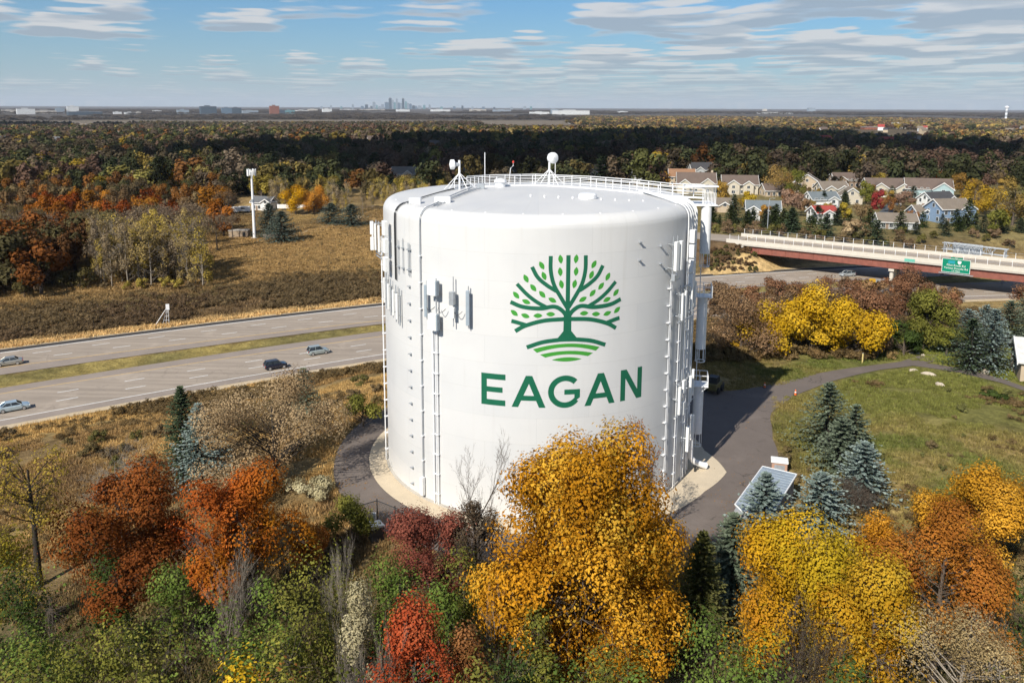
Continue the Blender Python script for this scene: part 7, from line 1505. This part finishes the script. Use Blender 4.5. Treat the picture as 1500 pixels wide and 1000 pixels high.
fb = [(38, 167.5, 23, 8, 'white', 'white block-like plant with a dark strip near the end of the plain'), (14, 165, 20, 4, 'cream', 'long low cream warehouse beside the white block plant'), (66, 166.5, 28, 4.5, 'cream', 'low cream sheds between the white plants'), (88, 166, 12, 8, 'steel', 'grey block with flat roof among the cream sheds'), (107, 166, 15, 10, 'white', 'tall white factory block above the dark long hall'), (124, 168.5, 44, 5, 'dark', 'long dark hall in front of the white factory block'), (172, 167.5, 11, 3.5, 'white', 'low white warehouse past the dark hall'), (190, 167.5, 14, 3, 'white', 'low white warehouse with wide roof'), (203, 167, 7, 3, 'cream', 'small cream warehouse on the plain'), (230, 165, 12, 3, 'white', 'white shed in front of the dark glass office'), (268, 167, 16, 6, 'steel', 'steel-blue office with pale base'), (305, 167, 22, 11, 'dark', 'dark glass office block with flat roof'), (332, 167, 14, 9, 'blue', 'blue glass office, one of the twin pair'), (346, 166.5, 14, 8.5, 'dark', 'dark glass office, one of the twin pair'), (366, 166, 22, 4, 'steel', 'low steel-blue hall beside the brick tower'), (402, 167.5, 13, 12, 'brick', 'brick-red office tower on the plain'), (412, 167, 10, 6, 'dark', 'dark annex beside the brick-red tower'), (424, 166.5, 14, 5, 'teal', 'teal roofed hall past the brick-red tower'), (442, 164.5, 18, 3, 'white', 'thin white warehouse past the teal hall'), (458, 164, 13, 4, 'cream', 'cream block beside the white warehouse'), (479, 166, 13, 6.5, 'white', 'white cube-like office standing alone'), (510, 163, 22, 2.5, 'white', 'thin white hangar roof under the skyline'), (545, 163, 34, 2.5, 'cream', 'long cream hangar under the skyline'), (590, 163.5, 18, 3, 'white', 'white hangar row under the towers'), (645, 163.5, 26, 3, 'white', 'white hangar row past the towers'), (700, 163.5, 22, 3, 'cream', 'cream hangars toward the airport'), (735, 165, 24, 4, 'steel', 'grey terminal hall toward the airport'), (790, 168, 26, 4, 'white', 'white plant with low roof by the river flats'), (812, 167, 10, 7, 'steel', 'grey block in the middle of the white plant'), (836, 168, 48, 6, 'white', 'broad bright white plant by the river flats'), (912, 166.5, 14, 3, 'white', 'white roof beyond the river flats'), (1135, 167, 44, 2, 'white', 'long thin white roof on the hazy ridge'), (1120, 163, 6, 3, 'cream', 'small pale block on the hazy ridge'), (1188, 163.5, 10, 5, 'steel', 'grey buildings on the hazy ridge crest'), (1462, 176, 46, 2, 'white', 'long pale roof at the foot of the far water tower'), (855, 181.5, 40, 1.6, 'white', 'long thin white greenhouse roof on the river flats'), (905, 182.5, 36, 2, 'cream', 'thin cream shed roof beyond the wood edge')]
for a in fb: far_building(*a)
for a in [(1182, 196, 34, 3, 'cream', 'pale school roof in the far autumn wood'), (1238, 190, 14, 3, 'cream', 'cream far house roof in the wood'), (1274, 190, 22, 4, 'brick', 'row of red-roofed far houses in the wood'), (1312, 188, 24, 7, 'white', 'white apartment block in the far wood'), (1336, 185, 22, 4, 'white', 'low white apartment wing in the far wood'), (1490, 188, 16, 5, 'white', 'white far building beside the tower ridge'), (1450, 215, 20, 3, 'cream', 'cream roofs deep in the far wood'), (1370, 205, 14, 3, 'white', 'white roof deep in the far wood'), (1268, 203, 10, 3, 'white', 'single white roof above the dark belt'), (1196, 199, 12, 3, 'white', 'small white roof near the school'), (775, 202, 8, 4, 'white', 'white gabled barn at the edge of the dark wood')]: far_building(*a[:6], group='buildings in the far wood')
TWR = [(213, 10, 120), (265, 14, 128), (288, 14, 120), (330, 14, 108), (345, 8, 122), (376, 14, 118), (400, 20, 108), (419, 14, 86), (433, 8, 95), (441, 14, 108), (455, 9, 90), (466, 12, 110), (490, 11, 87), (478, 9, 112), (505, 10, 103), (517, 11, 112), (530, 12, 115), (546, 14, 124), (580, 18, 125), (605, 12, 122), (635, 10, 120), (770, 12, 128), (815, 10, 124), (1157, 14, 127), (1192, 10, 127), (93, 8, 125), (560, 10, 127), (315, 10, 128), (360, 12, 128), (700, 12, 130), (870, 10, 130), (930, 14, 130), (990, 10, 131), (40, 12, 131), (150, 10, 131), (1085, 12, 131)]
tall_l = {419: 'tallest glass slab of the downtown skyline', 490: 'tall pale tower at the flank of the downtown cluster', 455: 'slim stepped tower in the middle of the downtown cluster', 433: 'narrow tower beside the tallest downtown slab', 400: 'broad dark tower before the tallest downtown slab', 330: 'stout tower standing apart before the downtown cluster'}
for k, (cx, w, ty) in enumerate(TWR):
    far_building(460+cx/3.75, 0, w/3.75, (139-ty)/3.75+1.2, ('steel', 'blue', 'dark', 'steel', 'teal')[k % 5], tall_l.get(cx, 'downtown tower on the hazy skyline' if 280 < cx < 620 else 'lone block on the hazy horizon beside downtown'), (w/3.75)*.8, D=17500+(k % 4)*250, group='downtown skyline' if 280 < cx < 620 else 'horizon blocks', name='skyscraper', crown=1.06)
# small houses scattered through the far wood
rngh = np.random.default_rng(91); fw_ = [MB().add([(-6, -4.5, 0), (6, -4.5, 0), (6, 4.5, 0), (-6, 4.5, 0), (-6, -4.5, 5), (6, -4.5, 5), (6, 4.5, 5), (-6, 4.5, 5), (-6, 0, 8), (6, 0, 8)], [(0, 1, 5, 4), (2, 3, 7, 6), (1, 2, 6, 9, 5), (3, 0, 4, 8, 7)]).mesh('wall', WALL[k]) for k in ('white', 'cream', 'tan', 'grey')]
def _rf(k):
    mb = MB(); gable_roof(mb, 12, 9, 5, 3); return mb.mesh('roof', ROOF[k])
fr_ = [_rf(k) for k in ('brown', 'grey', 'tan', 'dark', 'red')]
for k in range(70):
    px_, py_ = (rngh.uniform(1080, 1530), rngh.uniform(178, 222)) if k < 52 else (rngh.uniform(0, 760), rngh.uniform(188, 240))
    q = G(px_, py_); wi = rngh.integers(4); ri = rngh.integers(5) if rngh.uniform() < .5 else rngh.integers(4); sc_ = rngh.uniform(.9, 1.5)
    o = empty('house', (q[0], q[1], q[2]), rngh.uniform(-.6, .6), '%s far house with %s roof half sunk in the autumn wood' % (('white', 'cream', 'tan', 'grey')[wi], ('brown', 'grey', 'tan', 'dark', 'red')[ri]), 'house', 'far houses in the wood'); o.scale = (sc_, sc_, sc_*1.55); part('wall', fw_[wi], o); part('roof', fr_[ri], o)
# far water tower with striped column at the right
q = G(1473, 177); m_ = float((q-CAM_LOC)@_fw)/CAM_F; wt_ = empty('water_tower', (q[0], q[1], q[2]-2), 0, 'distant white water tower on a banded column above the wood', 'water tower')
for k in range(6): MB().lathe([(1.6*m_, k*3.0*m_), (1.6*m_, (k+1)*3.0*m_)], 14).build('column_band', MAT['white_metal'] if k % 2 else MAT['galv'], wt_)
MB().lathe([(1.6*m_, 18*m_), (2.8*m_, 19*m_), (2.9*m_, 20.5*m_), (1.8*m_, 21.6*m_), (.1*m_, 22*m_)], 20).build('tank_bowl', MAT['white_metal'], wt_, True)
q = G(82, 192); m_ = float((q-CAM_LOC)@_fw)/CAM_F; ms = empty('radio_mast', (q[0], q[1], q[2]), 0, 'thin pale mast rising from the dark strip of far wood', 'mast'); MB().tube([(0, 0, 0), (0, 0, 11*m_)], [.5*m_, .3*m_], 6).build('pole', MAT['white_metal'], ms); MB().tube([(0, 0, 8*m_), (1.2*m_, 0, 9*m_)], .15*m_, 5).build('arm', MAT['galv'], ms)

# ------------------------------------------------------------------ clouds that shade parts of the land (high up, behind the camera)
def in_poly(x, y, P):
    c = np.zeros(x.shape, bool); n = len(P)
    for i in range(n):
        x0, y0 = P[i]; x1, y1 = P[i-1]; k = ((y0 > y) != (y1 > y)); c ^= k & (x < (x1-x0)*(y-y0)/(y1-y0+1e-12)+x0)
    return c
MAT['cloud'] = mat_plain('cloud_white', (.82, .83, .85), 1.0, 0, .05, .01)
def cloud(outline, alt, cell, thick, seed):
    P = np.array([G(*q)[:2] for q in outline]); lo = P.min(0)-cell; hi = P.max(0)+cell; xs = np.arange(lo[0], hi[0], cell); ys = np.arange(lo[1], hi[1], cell); X, Y = np.meshgrid(xs, ys)
    wx = X+(fbm(X, Y, cell*9, seed, 3)-.5)*cell*7; wy = Y+(fbm(X, Y, cell*9, seed+5, 3)-.5)*cell*7; ins = in_poly(wx, wy, P)
    dist = np.zeros(X.shape); cur = ins.copy()
    for k in range(8):
        dist += cur; e = cur.copy(); e[1:] &= cur[:-1]; e[:-1] &= cur[1:]; e[:, 1:] &= cur[:, :-1]; e[:, :-1] &= cur[:, 1:]; cur = e
    off_ = np.array([sun_from[0], sun_from[1]])/sun_from[2]*(alt+12); top = alt+thick*np.sqrt(dist/8)*(.5+fbm(X, Y, cell*6, seed+9, 4)); bot = alt-4*np.ones(X.shape)
    V = np.concatenate([np.stack([X+off_[0], Y+off_[1], top], -1).reshape(-1, 3), np.stack([X+off_[0], Y+off_[1], bot], -1).reshape(-1, 3)]); n = X.size; w_ = X.shape[1]; core = ins.copy()
    ii = [(i, j) for i in range(X.shape[0]-1) for j in range(w_-1) if core[i, j] and core[i+1, j] and core[i, j+1] and core[i+1, j+1]]; A = np.array([i*w_+j for i, j in ii])
    F = np.concatenate([np.stack([A, A+1, A+w_+1, A+w_], -1), np.stack([A+n, A+n+w_, A+n+w_+1, A+n+1], -1)])
    o = link(bpy.data.objects.new('cloud', mesh_np('cloud', V, F, None, None, [MAT['cloud']], None, True))); return tag(o, kind='structure')
cloud([(250, 240), (330, 226), (470, 220), (600, 211), (760, 212), (900, 203), (1050, 198), (1180, 200), (1300, 207), (1400, 222), (1560, 238), (1560, 254), (1400, 251), (1280, 247), (1150, 245), (1000, 250), (900, 262), (700, 270), (560, 268), (430, 268), (330, 262)], 900, 18, 160, 3)
cloud([(-90, 184.5), (60, 184), (150, 185.5), (145, 190), (60, 192.5), (-90, 193)], 1100, 30, 200, 7)

# ------------------------------------------------------------------ the air
hm = bpy.data.materials.new('haze_air'); hm.use_nodes = True; nt = hm.node_tree; nt.nodes.clear()
pv = nt.nodes.new('ShaderNodeVolumePrincipled'); pv.inputs['Color'].default_value = (.80, .88, 1.0, 1); pv.inputs['Density'].default_value = 2.4e-5; pv.inputs['Anisotropy'].default_value = 0.0
mo = nt.nodes.new('ShaderNodeOutputMaterial'); nt.links.new(pv.outputs[0], mo.inputs['Volume'])
hz = MB().box(-33000, 33000, -33000, 33000, -60, 330).build('haze', hm); tag(hz, 'thin pale autumn air over the plain', 'haze', None, 'stuff')
hz.display_type = 'WIRE'
